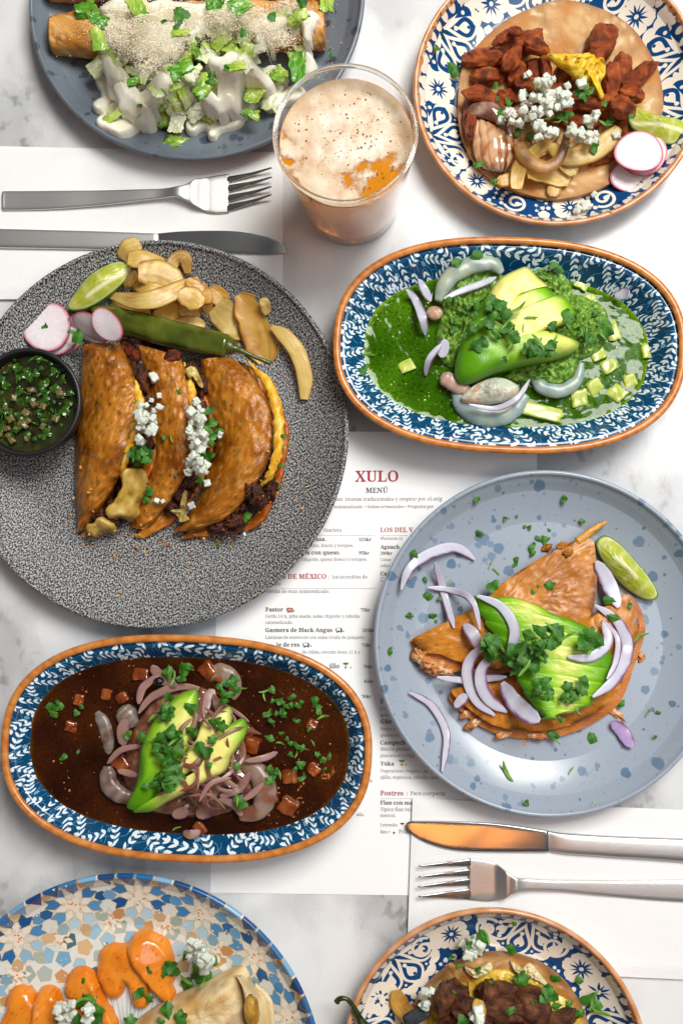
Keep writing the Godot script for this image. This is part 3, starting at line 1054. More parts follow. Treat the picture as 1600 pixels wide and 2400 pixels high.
func oval_dish(cx: float, cy: float, w: float, h: float, turn: float, H: float, m: Material, rimm: Material, label: String) -> Array:
	var c := px(cx, cy, H)
	var A := (px(cx + w / 2.0, cy, H) - c).length()
	var B := (px(cx, cy + h / 2.0, H) - c).length()
	c.y = 0.0006
	var root := thing("oval_dish", c, label, "dish", "deep oval dishes with a leaf pattern")
	var prof := []
	for r in [[0.06, 0.002], [0.034, 0.002], [0.031, 0.0003], [0.027, 0.0003], [0.025, 0.003]]: prof.append(r)
	for k in 6:
		var f := (k + 1) / 6.0
		prof.append([lerpf(0.025, 0.0006, pow(f, 0.75)), lerpf(0.003, H - 0.004, f)])
	for k in 12:
		var y := lerpf(H - 0.001, 0.0045, (k + 1) / 12.0)
		prof.append([oval_inset(y, H), y])
	prof.append([0.036, 0.0042])
	prof.append([0.06, 0.0042])
	var nr := prof.size() - 1
	var b := MB.new()
	b.grid(200, nr, func(u, f):
		var r: Array = prof[int(round(f * nr))]
		return oval_point(c, A, B, turn, u * TAU, r[0], r[1]), null, false, func(u, f, p): return Vector2(u * 4.0, clampf(prof[int(round(f * nr))][0] * 26.0 - 0.10, 0.0, 1.0)))
	# the floor and the underside
	for side in 2:
		var y := 0.0042 if side == 0 else 0.002
		b.grid(80, 3, func(u, f): return oval_point(c, A, B, turn, u * TAU, 0.06, y).lerp(c + Vector3(0, y, 0), f), null, true, func(u, f, p): return Vector2(u * 4.0, 0.95), side == 0)
	put("bowl", b, m, root)
	b = MB.new()
	b.grid(200, 12, func(u, f):
		var g: float = f * TAU
		return oval_point(c, A, B, turn, u * TAU, 0.0022 - 0.0024 * cos(g), H - 0.002 + 0.002 * sin(g)), null, false, func(u, f, p): return Vector2(u * 9.0, f))
	put("rim", b, rimm, root)
	return [c, A, B, turn, H]

var D := {}      # centres and sizes of the dishes

func build_dishes() -> void:
	# stone-look plate: short dark cracks between pale grains
	var st := noise_tex(1024, 0.075, FastNoiseLite.TYPE_SIMPLEX, 3, 3, ramp([[0.0, "0e0e0f"], [0.42, "1d1d1e"], [0.50, "606062"], [0.58, "a2a2a2"], [1.0, "c8c8c8"]]), 12.0)
	var stone := mat("stone_glaze", 0.6, {albedo_texture = st, uv1_scale = Vector3(2.4, 1.9, 1)})
	D.stone = plate("stone_plate", 357, 1011, 460, 0.022, 0.66, stone, "large round plate with a black and white stone grain, holding three folded tacos")
	var sp := mat("blue_grey_glaze", 0.22, {albedo_texture = spotted_texture(Color("9aa5b3"), Color("5a748f"), 5, 330, Color("4a5565"))})
	D.blue = plate("spotted_plate", 1281, 1504, 412, 0.024, 0.70, sp, "pale blue grey plate with darker spots, holding a folded tortilla with avocado", "round plates with spotted glaze")
	var sl := mat("slate_glaze", 0.3, {albedo_texture = spotted_texture(Color("6c7681"), Color("333c48"), 9, 420, Color("3a414b"))})
	D.slate = plate("slate_plate", 458, -11, 397, 0.022, 0.72, sl, "dark slate grey spotted plate under cream covered rolls, cut by the top edge", "round plates with spotted glaze")
	var fl := mat("floral_glaze", 0.13, {albedo_texture = floral_texture([161, 210, 345, 12, 262], [132, 83, 316, 185, 238, 48], [[147, 1.0], [66, -1.0], [302, 1.0], [110, -1.0], [30, 1.0]], 3)})
	D.taco = plate("floral_plate", 1306, 198, 343, 0.026, 0.74, fl, "blue and cream floral plate under the open taco at the upper right", "blue and cream floral plates")
	var fl2 := mat("floral_glaze_two", 0.13, {albedo_texture = floral_texture([224, 285, 190, 345, 30], [251, 317, 205, 330, 90, 150], [[301, 1.0], [204, 1.0], [268, -1.0], [236, -1.0], [5, 1.0]], 8)})
	D.low = plate("floral_plate", 1159, 2497, 363, 0.026, 0.74, fl2, "blue and cream floral plate cut by the bottom edge beside the napkin", "blue and cream floral plates")
	var mo := mat("mosaic_glaze", 0.2, {albedo_texture = mosaic_texture()})
	D.mosaic = plate("mosaic_plate", 286, 2533, 472, 0.024, 0.76, mo, "round plate with a blue and orange star mosaic print at the lower left")
	var lf := mat("leaf_glaze", 0.15, {albedo_texture = leaf_texture()})
	var wood := noise_tex(512, 0.012, FastNoiseLite.TYPE_SIMPLEX, 4, 8, ramp([[0.0, "a8622a"], [0.5, "c67a38"], [1.0, "d99650"]]))
	var rimm := mat("ochre_rim", 0.22, {albedo_texture = wood, uv1_scale = Vector3(1, 0.15, 1)})
	D.green = oval_dish(1191, 806, 834, 511, -0.05, 0.036, lf, rimm, "oval dish with ochre rim and blue leaf band full of green broth")
	D.brown = oval_dish(433, 1753, 876, 537, -0.035, 0.036, lf, rimm, "oval dish with ochre rim and blue leaf band full of dark brown broth")

# ================================================================ the glass of beer
func build_beer() -> void:
	var c := px(827, 477)
	var H := 0.109
	var rim := px(805, 307, H)
	c = Vector3((c.x + rim.x) / 2.0, 0.0, (c.z + rim.z) / 2.0)
	var R1 := (px(805 + 171, 307, H) - rim).length()
	var R0 := R1 * 0.735
	var wall := func(y: float) -> float: return lerpf(R0, R1, pow(clampf(y / H, 0.0, 1.0), 0.9))
	var g := thing("beer_glass", c, "clear straight sided tumbler full of beer above the marble centre", "glass")
	var solid := mat("clear_glass", 0.02, {albedo_color = Color(0.97, 0.98, 0.97, 0.03), refraction_enabled = true, refraction_scale = 0.05, transparency = BaseMaterial3D.TRANSPARENCY_ALPHA})
	var thin := mat("glass_wall", 0.02, {albedo_color = Color(0.9, 0.92, 0.9, 0.05), transparency = BaseMaterial3D.TRANSPARENCY_ALPHA})
	var b := MB.new()
	var rows := []
	for k in 15: rows.append(Vector2(wall.call(lerpf(0.0030, H - 0.0016, k / 14.0)), lerpf(0.0030, H - 0.0016, k / 14.0)))
	lathe(b, c, rows, 96)
	put("wall", b, thin, g)
	b = MB.new()
	rows = []
	for k in 13: rows.append(Vector2(R1 - 0.0013 + 0.0014 * cos(TAU * k / 12.0), H - 0.0016 + 0.0016 * sin(TAU * k / 12.0)))
	lathe(b, c, rows, 96)
	put("rim", b, solid, g)
	b = MB.new()
	lathe(b, c, [Vector2(0.0001, 0.0012), Vector2(R0 * 0.86, 0.0010), Vector2(R0 * 0.95, 0.0002), Vector2(R0 * 1.0, 0.0012), Vector2(wall.call(0.004) - 0.0002, 0.004), Vector2(wall.call(0.007) - 0.0006, 0.0068), Vector2(R0 - 0.006, 0.0072), Vector2(0.0001, 0.0072)], 96)
	put("base", b, solid, g)
	# the beer, just inside the wall
	var top := 0.094
	var root := thing("beer", c + Vector3(0, 0.0078, 0), "golden beer with a thin pinkish foam filling the tumbler", "beer")
	var prof := [Vector2(0.0001, 0.0078), Vector2(R0 - 0.008, 0.0078), Vector2(R0 - 0.0020, 0.0092)]
	for k in 10:
		var y := lerpf(0.0125, top, k / 9.0)
		prof.append(Vector2(wall.call(y) - 0.0008, y))
	prof.append(Vector2(wall.call(top) - 0.0010, top + 0.0002))
	prof.append(Vector2(wall.call(top) - 0.006, top - 0.0004))
	prof.append(Vector2(0.0001, top - 0.0005))
	b = MB.new()
	lathe(b, c, prof, 96)
	put("liquid", b, mat("beer_liquid", 0.04, {albedo_color = Color(1.0, 0.66, 0.15, 0.52), refraction_enabled = true, refraction_scale = 0.033, transparency = BaseMaterial3D.TRANSPARENCY_ALPHA}), root)
	# foam: a thin uneven layer that leaves gaps near the wall
	var N := 768
	var Rf: float = wall.call(top) - 0.0016
	var q := RandomNumberGenerator.new()
	q.seed = 4
	var f1 := FastNoiseLite.new()
	f1.frequency = 0.006
	f1.fractal_octaves = 5
	f1.seed = 15
	var f2 := FastNoiseLite.new()
	f2.frequency = 0.25
	f2.fractal_octaves = 2
	var g1 := f1.get_image(N, N, false, false, true).get_data()
	var g2 := f2.get_image(N, N, false, false, true).get_data()
	var p := Paint.new(N, N, Color("d9c2ac"))
	var data := PackedByteArray()
	data.resize(N * N * 4)
	var mid := Vector2(N, N) / 2.0
	for k in N * N:
		var x := float(k % N) / N * 2.0 - 1.0
		var y := float(k / N) / N * 2.0 - 1.0
		var r := sqrt(x * x + y * y)
		var n := g1[k] / 255.0 - 0.5
		var w := clampf(0.5 + n * 0.75 + 0.55 * (0.55 - Vector2(x - 0.05, y + 0.08).length()) + (g2[k] / 255.0 - 0.5) * 0.25, 0.0, 1.0)
		var cc := mix3(Color("c4a07a"), Color("d9c4a8"), Color("f0e9dd"), w)
		# the bare places: lower right and left
		var bare := smoothstep(0.30, 0.0, Vector2((x - 0.60) * 0.9, (y - 0.62) * 1.25).length() - 0.22 + n * 0.6) + smoothstep(0.22, 0.0, Vector2((x + 0.86) * 1.5, (y - 0.33) * 0.62).length() - 0.08 + n * 0.4)
		var a := clampf(1.0 - 1.3 * bare + (g2[k] / 255.0 - 0.5) * 0.8 * minf(1.0, bare), 0.0, 1.0)
		data[k * 4] = int(cc.r * 255)
		data[k * 4 + 1] = int(cc.g * 255)
		data[k * 4 + 2] = int(cc.b * 255)
		data[k * 4 + 3] = int(a * 255)
	var img := Image.create_from_data(N, N, false, Image.FORMAT_RGBA8, data)
	b = MB.new()
	b.grid(96, 24, func(u, f):
		var a: float = u * TAU
		var r: float = Rf * (1.0 - f)
		var q3 := Vector3(cos(a) * r, 0, sin(a) * r)
		var y := top + 0.0004 + 0.0005 * nf.get_noise_3dv(q3 * 160.0) + 0.0012 * pow(r / Rf, 14.0)
		return c + q3 + Vector3(0, y, 0), null, true, func(_u, _f, pp): return Vector2(0.5 + (pp.x - c.x) / (2.0 * Rf), 0.5 + (pp.z - c.z) / (2.0 * Rf)))
	b.open_sheet = true
	put("foam", b, mat("beer_foam", 0.6, {albedo_texture = ImageTexture.create_from_image(img), transparency = BaseMaterial3D.TRANSPARENCY_ALPHA}), root)
	# bubbles that stand in the foam
	var bm := SphereMesh.new()
	bm.radius = 0.5
	bm.height = 1.0
	bm.radial_segments = 10
	bm.rings = 5
	var brown := mat("bubble", 0.1, {albedo_color = Color("9a5a24")})
	for k in 400:
		var a := q.randf() * TAU
		var r := Rf * 0.88 * pow(q.randf(), 0.65)
		var o2 := MeshInstance3D.new()
		o2.mesh = bm
		o2.material_override = brown
		o2.name = "bubble" if k == 0 else "bubble_%03d" % k
		var s := 0.0004 + 0.0010 * pow(q.randf(), 5.0)
		o2.scale = Vector3(s, s * 0.5, s)
		o2.position = c + Vector3(cos(a) * r + 0.003, top + 0.0006, sin(a) * r - 0.004) - root.position
		root.add_child(o2, true)

# ================================================================ food: pieces that many dishes share
var leaf_kinds := []
var later := []

# the largest 290 of a kind become things of their own, the small rest one mass per dish
func settle() -> void:
	for called in ["cilantro_leaf", "diced_onion"]:
		var a := later.filter(func(e): return e[0] == called)
		a.sort_custom(func(x, y): return x[4] > y[4])
		var masses := {}
		for k in a.size():
			var e: Array = a[k]
			if k < 285:
				place(e[0], e[1], e[2], e[3], e[4], e[5], e[6], e[7], e[8], e[9])
				continue
			if not masses.has(e[9]): masses[e[9]] = [SurfaceTool.new(), e]
			masses[e[9]][0].append_from(e[1], 0, Transform3D(Basis.from_euler(Vector3(rng.randf_range(-e[6], e[6]), e[5], rng.randf_range(-e[6], e[6]))).scaled(Vector3.ONE * e[4]), e[3]))
		for g in masses:
			var e: Array = masses[g][1]
			var o := MeshInstance3D.new()
			o.mesh = (masses[g][0] as SurfaceTool).commit()
			o.material_override = e[2]
			o.name = numbered("cilantro_flecks" if called == "cilantro_leaf" else "onion_crumbs")
			add_child(o, true)
			tag(o, ("fine scatter of the smallest %s" % g) if called == "cilantro_leaf" else ("smallest crumbs of the %s" % g), e[8], "", "stuff")
var dice_kinds := []
var bit_kinds := []

func food_mats() -> void:
	var pits := noise_tex(512, 0.035, FastNoiseLite.TYPE_SIMPLEX, 4, 14)
	var fine := noise_tex(256, 0.10, FastNoiseLite.TYPE_SIMPLEX, 3, 6)
	var tri := {uv1_triplanar = true, uv1_world_triplanar = true}
	mat("tortilla", 0.55, {heightmap_enabled = true, heightmap_texture = pits, heightmap_scale = 0.03, uv1_scale = Vector3.ONE * 28.0}.merged(tri))
	mat("fried", 0.3, {heightmap_enabled = true, heightmap_texture = pits, heightmap_scale = 0.022, uv1_scale = Vector3.ONE * 34.0, metallic_specular = 0.5}.merged(tri))
	mat("fried_soft", 0.36, {heightmap_enabled = true, heightmap_texture = pits, heightmap_scale = 0.007, uv1_scale = Vector3.ONE * 26.0}.merged(tri))
	mat("meat", 0.24, {heightmap_enabled = true, heightmap_texture = pits, heightmap_scale = 0.07, uv1_scale = Vector3.ONE * 60.0}.merged(tri))
	mat("moist", 0.26, {heightmap_enabled = true, heightmap_texture = fine, heightmap_scale = 0.012, uv1_scale = Vector3.ONE * 30.0, subsurf_scatter_enabled = true, subsurf_scatter_strength = 0.08}.merged(tri))
	mat("onion", 0.27, {albedo_color = Color(1, 1, 1, 0.74), vertex_color_use_as_albedo = true, transparency = BaseMaterial3D.TRANSPARENCY_ALPHA, heightmap_enabled = true, heightmap_texture = fine, heightmap_scale = 0.01, uv1_scale = Vector3(60, 60, 14), subsurf_scatter_enabled = true, subsurf_scatter_strength = 0.1, clearcoat_enabled = true, clearcoat = 0.3, backlight_enabled = true, backlight = Color(0.5, 0.46, 0.32)}.merged(tri))
	mat("raw_onion", 0.27, {albedo_color = Color(1, 1, 1, 0.93), vertex_color_use_as_albedo = true, transparency = BaseMaterial3D.TRANSPARENCY_ALPHA, subsurf_scatter_enabled = true, subsurf_scatter_strength = 0.3, backlight_enabled = true, backlight = Color(0.4, 0.4, 0.4)})
	mat("leaf", 0.42, {heightmap_enabled = true, heightmap_texture = fine, heightmap_scale = 0.02, uv1_scale = Vector3.ONE * 60.0, backlight_enabled = true, backlight = Color(0.35, 0.5, 0.15)}.merged(tri))
	mat("butter", 0.38, {heightmap_enabled = true, heightmap_texture = fine, heightmap_scale = 0.012, uv1_scale = Vector3.ONE * 26.0, subsurf_scatter_enabled = true, subsurf_scatter_strength = 0.06}.merged(tri))
	mat("wet", 0.12, {clearcoat_enabled = true, clearcoat = 0.5, clearcoat_roughness = 0.08})
	mat("dry", 0.75)

# eight little chopped leaves, each about one unit across
func make_kinds() -> void:
	var q := RandomNumberGenerator.new()
	q.seed = 99
	for kind in 12:
		var b := MB.new()
		var a1 := lin("153c0a").lerp(lin("276414"), q.randf())
		var a2 := lin("2f7416").lerp(lin("5f9f2c"), q.randf())
		var curl := q.randf_range(-0.25, 0.45)
		var bend := q.randf() * TAU
		var out := []
		if kind < 7:      # knife-cut scraps with one toothed edge
			var m := q.randi_range(4, 6)
			for e in m:
				var a := TAU * (e + q.randf_range(-0.3, 0.3)) / m
				out.append(Vector2(cos(a), sin(a) * q.randf_range(0.55, 1.0)) * q.randf_range(0.36, 0.56))
			var o2 := []
			for e in m:
				var p1: Vector2 = out[e]
				var p2: Vector2 = out[(e + 1) % m]
				o2.append(p1)
				for g in 3:
					var tooth := 0.05 * (1.0 if g % 2 else -0.6) if e < 2 else 0.012 * q.randf_range(-1, 1)
					o2.append(p1.lerp(p2, (g + 1) / 4.0) * (1.0 + tooth * 2.0))
			out = o2
		elif kind < 10:      # lobed leaves
			var lob := [3, 5, 3][kind - 7] as int
			for e in 36:
				var a := TAU * e / 36.0
				var r := 0.5 - 0.17 * (0.5 - 0.5 * cos(a * lob)) - 0.05 * absf(sin(a * lob * 2.0))
				out.append(Vector2(cos(a) * r, sin(a) * r * 0.9))
		else:      # stalk bits
			for e in 20:
				var a := TAU * e / 20.0
				out.append(Vector2(cos(a) * 0.55, sin(a) * 0.09 + 0.10 * cos(a) * cos(a)))
			a1 = lin("4c7a24")
			a2 = lin("8fbf4a")
		var n := out.size()
		b.grid(n, 3, func(u, w):
			var p: Vector2 = out[int(round(u * n)) % n] * (1.0 - w)
			var d := p.x * cos(bend) + p.y * sin(bend)
			return Vector3(p.x, 0.05 + curl * d * d - 0.22 * absf(p.y) + 0.05 * sin(p.x * 8.0 + bend), p.y),
			func(u, w, p): return a1.lerp(a2, clampf(0.45 + 1.6 * (p.y - 0.03) + 0.35 * sin(u * TAU * 3.0) * (1.0 - w), 0.0, 1.0)), true)
		b.open_sheet = true
		leaf_kinds.append(b.mesh(Vector3.ZERO))
	for kind in 8:
		var b := MB.new()
		var sq := Vector3(q.randf_range(0.40, 0.56), q.randf_range(0.26, 0.46), q.randf_range(0.34, 0.54))
		var c1 := lin("ecebdc").lerp(lin("f7f5ea"), q.randf())
		var c2 := lin("d8d8c0").lerp(lin("eae8d6"), q.randf())
		rbox(b, Vector3(0, 0.4, 0), sq, 0.0, q.randf_range(-0.3, 0.3), 0.42, 0.42, func(_f, _w, p): return c2.lerp(c1, clampf(p.y + 0.2 * sin(p.x * 14.0), 0.0, 1.0)), 5, kind * 3.7)
		dice_kinds.append(b.mesh(Vector3.ZERO))

func place(called: String, mesh: Mesh, m: Material, at: Vector3, size: float, turn: float, tilt: float, label: String, cat: String, group: String) -> MeshInstance3D:
	var o := MeshInstance3D.new()
	o.mesh = mesh
	o.material_override = m
	o.name = numbered(called)
	add_child(o, true)
	o.transform = Transform3D(Basis.from_euler(Vector3(rng.randf_range(-tilt, tilt), turn, rng.randf_range(-tilt, tilt))).scaled(Vector3.ONE * size), at)
	tag(o, label, cat, group)
	return o

# chopped herb leaves: [x, y, size in photo pixels] each
func herbs(spots: Array, label: String, group: String, tilt := 0.3, m: Material = null) -> void:
	for s in spots:
		var p := drop(s[0], s[1])
		var k := rng.randi() % leaf_kinds.size()
		var z := mm(s[2]) * 1.25
		later.append(["cilantro_leaf", leaf_kinds[k], m if m else mat("leaf"), p + Vector3(0, 0.0002, 0), z, rng.randf() * TAU, tilt, label, "cilantro", group])
		raise(p, z * 0.35, z * 0.09)

func raise(p: Vector3, r: float, by: float) -> void:
	var n := int(ceil(r / HC))
	for b in range(-n, n + 1):
		for a in range(-n, n + 1):
			var e := cell(p.x + a * HC, p.z + b * HC)
			hmap[e] = maxf(hmap[e], p.y + by)

# herbs strewn in an ellipse of the photograph
func strew(cx: float, cy: float, rx: float, ry: float, n: int, s0: float, s1: float, turn := 0.0) -> Array:
	var a := []
	for k in n:
		var t := rng.randf() * TAU
		var r := sqrt(rng.randf())
		var q := Vector2(cos(t) * r * rx, sin(t) * r * ry).rotated(turn)
		a.append([cx + q.x, cy + q.y, rng.randf_range(s0, s1)])
	return a

func dice(spots: Array, label: String, group: String) -> void:
	for s in spots:
		var p := drop(s[0], s[1])
		var z := mm(s[2]) * 0.78
		later.append(["diced_onion", dice_kinds[rng.randi() % dice_kinds.size()], mat("raw_onion"), p - Vector3(0, z * 0.12, 0), z, rng.randf() * TAU, 0.5, label, "onion", group])
		raise(p, z * 0.4, z * 0.38)

# says where each of many alike pieces lies, so that its label fits it alone
func whereabouts(spots: Array, cx: float, cy: float, before: String, after: String) -> Array:
	var dirs := ["right", "lower right", "bottom", "lower left", "left", "upper left", "top", "upper right"]
	var rank := ["", "innermost", "second from the middle", "third from the middle", "fourth from the middle", "fifth from the middle", "sixth from the middle", "seventh from the middle", "eighth from the middle", "ninth from the middle", "tenth from the middle"]
	var by := {}
	var out := []
	out.resize(spots.size())
	for k in spots.size():
		var s := posmod(int(round(atan2(spots[k][1] - cy, spots[k][0] - cx) / (TAU / 8.0))), 8)
		if not by.has(s): by[s] = []
		by[s].append([Vector2(spots[k][0] - cx, spots[k][1] - cy).length(), k])
	for s in by:
		by[s].sort_custom(func(a, b): return a[0] < b[0])
		for j in by[s].size():
			var r: String = ", " + rank[mini(j + 1, 10)].replace("the middle", "middle") if by[s].size() > 1 else ""
			out[by[s][j][1]] = "%s, %s of %s%s" % [before, dirs[s], after, r]
	return out

# a ribbon of onion along photo points; lift in mm above what lies there
func ribbon_path(pts: Array, lift: float, n := 24) -> Array:
	var a := []
	for q in pts:
		var p := drop(q[0], q[1], 2)
		var l: float = (q[2] if q.size() > 2 else lift) * 0.001
		a.append(px(q[0], q[1], p.y + l))
	return smooth_path(a, n)

func grilled_onion(pts: Array, w: float, label: String, char_ := 0.15, pale := 0.5, group := "grilled onion pieces beside the green chilli", lift := 1.2) -> void:
	var path := ribbon_path(pts, lift)
	var b := MB.new()
	var hw := mm(w) * 0.70
	var s := rng.randf() * 100.0
	var arch := hw * rng.randf_range(-0.16, 0.20)
	var n := path.size() - 1
	var wa := [hw * rng.randf_range(0.25, 0.7), hw * 0.9, hw * 1.0, hw * 0.92, hw * rng.randf_range(0.2, 0.6)]
	var warm := lin("b0600c").lerp(lin("d6901c"), rng.randf())
	var light := lin("f0bf56").lerp(lin("f6dc8a"), rng.randf())
	# a curved leaf of onion: an arched cross-section with thickness
	b.grid(20, n, func(u, f):
		var r := clampi(int(round(f * n)), 0, n)
		var p: Vector3 = path[r]
		var d: Vector3 = (path[mini(r + 1, n)] - path[maxi(r - 1, 0)]).normalized()
		var side := d.cross(Vector3.UP).normalized()
		var loop: float = u * 2.0
		var x := loop * 2.0 - 1.0 if loop < 1.0 else 3.0 - loop * 2.0
		var under := 0.0 if loop < 1.0 else 1.0
		var y := arch * (1.0 - x * x) + 0.00018 * sin(x * 14.0 + s) - under * 0.0006 + 0.0005 * nf.get_noise_3dv((p + side * x * hw) * 130.0 + Vector3.ONE * s)
		return p + side * x * curve(wa, f) * (1.0 + 0.12 * nf.get_noise_2d(f * 2.0 + s, x)) + Vector3.UP * y,
		func(u, f, p):
			var v := n01(p + Vector3.ONE * s, 70.0)
			var lines := 0.5 + 0.5 * sin((u * 2.0) * 26.0 + v * 5.0)
			var c: Color = warm.lerp(light, clampf(pale + 0.1 + 0.42 * lines - 0.22 + (v - 0.5) * 0.6 - 0.5 * smoothstep(0.6, 1.0, absf(1.0 - absf(u * 4.0 - 2.0)))*0.5, 0.0, 1.0))
			return c.lerp(lin("8a4d16"), clampf((n01(p + Vector3.ONE * (s + 3.0), 45.0) - 0.80 + char_) * 3.2, 0.0, 1.0) * 0.85), true)
	var o := put("grilled_onion", b, mat("onion"))
	tag(o, label, "onion", group)

func red_onion(pts: Array, w: float, outer: float, label: String, group := "red onion slices on the blue grey plate", lift := 1.4, purple := 1.0, pale := Color("e4d8e2"), thick := 0.9) -> void:
	var path := ribbon_path(pts, lift, 30)
	var b := MB.new()
	var hw := mm(w) * 0.45
	var s := rng.randf() * 100.0
	sweep(b, path, [hw * 0.3, hw * 0.8, hw, hw * 1.02, hw * 0.85, hw * 0.3], [0.0004, thick * 0.0005, thick * 0.0006, thick * 0.0005, 0.0004], func(f, a, p):
		var edge := cos(a) * outer
		var v := n01(p + Vector3.ONE * s, 120.0)
		var base := lin(pale.to_html(false))
		var c := base.lerp(Color(base.r * 0.80, base.g * 0.74, base.b * 0.84), 0.6 * v)
		c = c.lerp(lin("b88ac0"), smoothstep(0.45, 0.9, edge + (v - 0.5) * 0.5) * 0.5 * purple)
		c = c.lerp(lin("b48cbc"), pow(absf(sin(a * 2.0 + 0.5)), 18.0) * 0.35 * purple)
		return c.lerp(lin("6e2a6e"), smoothstep(0.55, 0.82, edge + (v - 0.5) * 0.25) * 0.92 * purple), 2.6, 16, 0.05)
	var o := put("red_onion_slice", b, mat("raw_onion"))
	tag(o, label, "onion", group)

# a thin shell between two curves given in 3D, with thickness, a bulge and blisters
func shell(b: MB, A: Array, B: Array, bulge: float, thick: float, fc: Callable, nu := 26, nv := 44, rough := 0.0006, freq := 150.0) -> void:
	var pa := smooth_path(A, nv)
	var pb := smooth_path(B, nv)
	b.grid(nu * 2, nv, func(u, f):
		var r := clampi(int(round(f * nv)), 0, nv)
		var loop: float = u * 2.0
		var x := loop if loop < 1.0 else 2.0 - loop
		var under := 0.0 if loop < 1.0 else 1.0
		var p: Vector3 = pa[r].lerp(pb[r], x)
		p.y += bulge * pow(sin(PI * x), 0.7) * pow(maxf(sin(PI * (0.06 + 0.88 * f)), 0.0), 0.6) - thick * under
		p += Vector3(0.3, 1.0, 0.3) * rough * (nf.get_noise_3dv(p * freq) * 1.6 + 0.8 * nz.get_noise_3dv(p * freq * 0.35))
		p.y += 0.0011 * blister(p)
		return p, func(u, f, p): return fc.call(u * 2.0 if u < 0.5 else 2.0 - u * 2.0, f, p), true)
	# close the two ends
	for e in 2:
		var base := b.v.size()
		var row := base - (nv + 1) * nu * 2 - (nu * 2 if e == 1 else 0)
		if e == 1: row = base - nu * 2
		for k in range(1, nu):
			var o: int = row
			var m := nu * 2
			b.i.append_array([o + k - 1, o + k, o + (m - k) % m, o + k, o + (m - k - 1) % m, o + (m - k) % m] if e == 0 else [o + k, o + k - 1, o + (m - k) % m, o + (m - k - 1) % m, o + k, o + (m - k) % m])

# [x, y, height in mm] -> points
func p3(a: Array) -> Array:
	var o := []
	for q in a: o.append(px(q[0], q[1], q[2] * 0.001))
	return o

# round blisters scattered over a fried skin, 0..1
func blister(p: Vector3) -> float:
	p.y *= 0.5
	var d := nb.get_noise_3dv(p * 125.0)      # -1 at a cell's middle
	return smoothstep(-0.55, -0.85, d) * smoothstep(0.42, 0.6, n01(p + Vector3(11, 2, 5), 40.0))

func tortilla_color(p: Vector3, dark := 0.0, warm := 0.0) -> Color:
	p.y *= 0.3
	var v := n01(p, 34.0)
	var w := n01(p + Vector3(3, 1, 2), 190.0)
	var c := mix3(lin("7a3d0a"), lin("a96414"), lin("c68026"), clampf(v * 1.25 - 0.12 + warm, 0.0, 1.0))
	c = c.lerp(lin("d9ab62"), smoothstep(0.62, 0.8, w) * 0.35)
	c = c.lerp(lin("d8a658"), blister(p) * 0.75)
	c = c.lerp(lin("4a240a"), smoothstep(0.60, 0.82, n01(p + Vector3(7, 7, 1), 40.0)) * (0.35 + dark))
	return c.lerp(lin("2a1206"), smoothstep(0.74, 0.86, n01(p + Vector3(1, 9, 4), 260.0)) * 0.7)

func meat_color(p: Vector3) -> Color:
	var v := n01(p, 120.0)
	return mix3(lin("1e0c06"), lin("44200e"), lin("7a3c18"), v)

func lumps(b: MB, spots: Array, fc: Callable, amp := 0.35) -> void:      # [x, y, w, h(pixels), turn, height above what is there mm]
	for s in spots:
		var p := drop(s[0], s[1], 0)
		var q := px(s[0], s[1], p.y + s[5] * 0.001)
		blob(b, q, Vector3(mm(s[2]) * 0.5, maxf(mm(minf(s[2], s[3])) * 0.45, 0.0018), mm(s[3]) * 0.5), s[4], amp, 2.2, func(_u, _w, pp): return fc.call(pp), 18, 12, 2.0, s[0])

# a wedge of lime lying on its rind, cut face up; outline in photo pixels, ridge from one tip to the other
func lime_wedge(outline: Array, tipa: Array, tipb: Array, core: Array, height: float, label: String) -> void:
	var base := drop((tipa[0] + tipb[0]) / 2.0, (tipa[1] + tipb[1]) / 2.0).y
	var root := thing("lime_wedge", px((tipa[0] + tipb[0]) / 2.0, (tipa[1] + tipb[1]) / 2.0, base), label, "lime", "lime wedges on the plates")
	var o := flat(outline, base + height * 0.6, 6)
	var ca := px(core[0][0], core[0][1], base + height)
	var cb := px(core[1][0], core[1][1], base + height)
	var ridge := func(q: Vector2) -> float:
		var a := Vector2(ca.x, ca.z)
		var e := Vector2(cb.x, cb.z)
		var c := Geometry2D.get_closest_point_to_segment(q, a, e)
		return q.distance_to(c)
	var b := MB.new()
	pillow(b, o, base, func(w, q):
		return height * (0.30 + 0.62 * pow(w, 0.75)) + 0.0006 * nf.get_noise_2d(q.x * 500.0, q.y * 500.0), func(w, p):
		var q := Vector2(p.x, p.z)
		var d: float = ridge.call(q)
		var along := (q - Vector2(ca.x, ca.z)).dot((Vector2(cb.x, cb.z) - Vector2(ca.x, ca.z)).normalized())
		var rays := 0.5 + 0.5 * sin(along * 900.0 + 8.0 * nf.get_noise_2d(q.x * 120.0, q.y * 120.0))
		var seg := pow(absf(sin(along * 260.0 + 1.0)), 16.0)
		var c := lin("98a322").lerp(lin("ccd45c"), 0.25 + 0.5 * rays * n01(p, 260.0))
		c = c.lerp(lin("e6e6b4"), maxf(smoothstep(0.0018, 0.0004, d), seg * 0.35))
		c = c.lerp(lin("dfe2a0"), smoothstep(0.16, 0.06, w) * 0.75)
		return c.lerp(lin("4f7a14"), smoothstep(0.06, 0.0, w)), 14)
	put("flesh", b, mat("moist"), root)
	b = MB.new()
	var mid := Vector2.ZERO
	for q in o: mid += q
	mid /= o.size()
	b.grid(o.size(), 8, func(u, w):
		var q: Vector2 = o[int(round(u * o.size())) % o.size()]
		var t: float = w * PI * 0.5
		var e := mid.lerp(q, 1.012 * cos(t * 0.92))
		return Vector3(e.x, base + height * 0.32 * (1.0 - sin(t)), e.y), func(u, w, p): return lin("4f7a16").lerp(lin("7fa028"), n01(p, 300.0)), true)
	put("rind", b, mat("moist"), root)

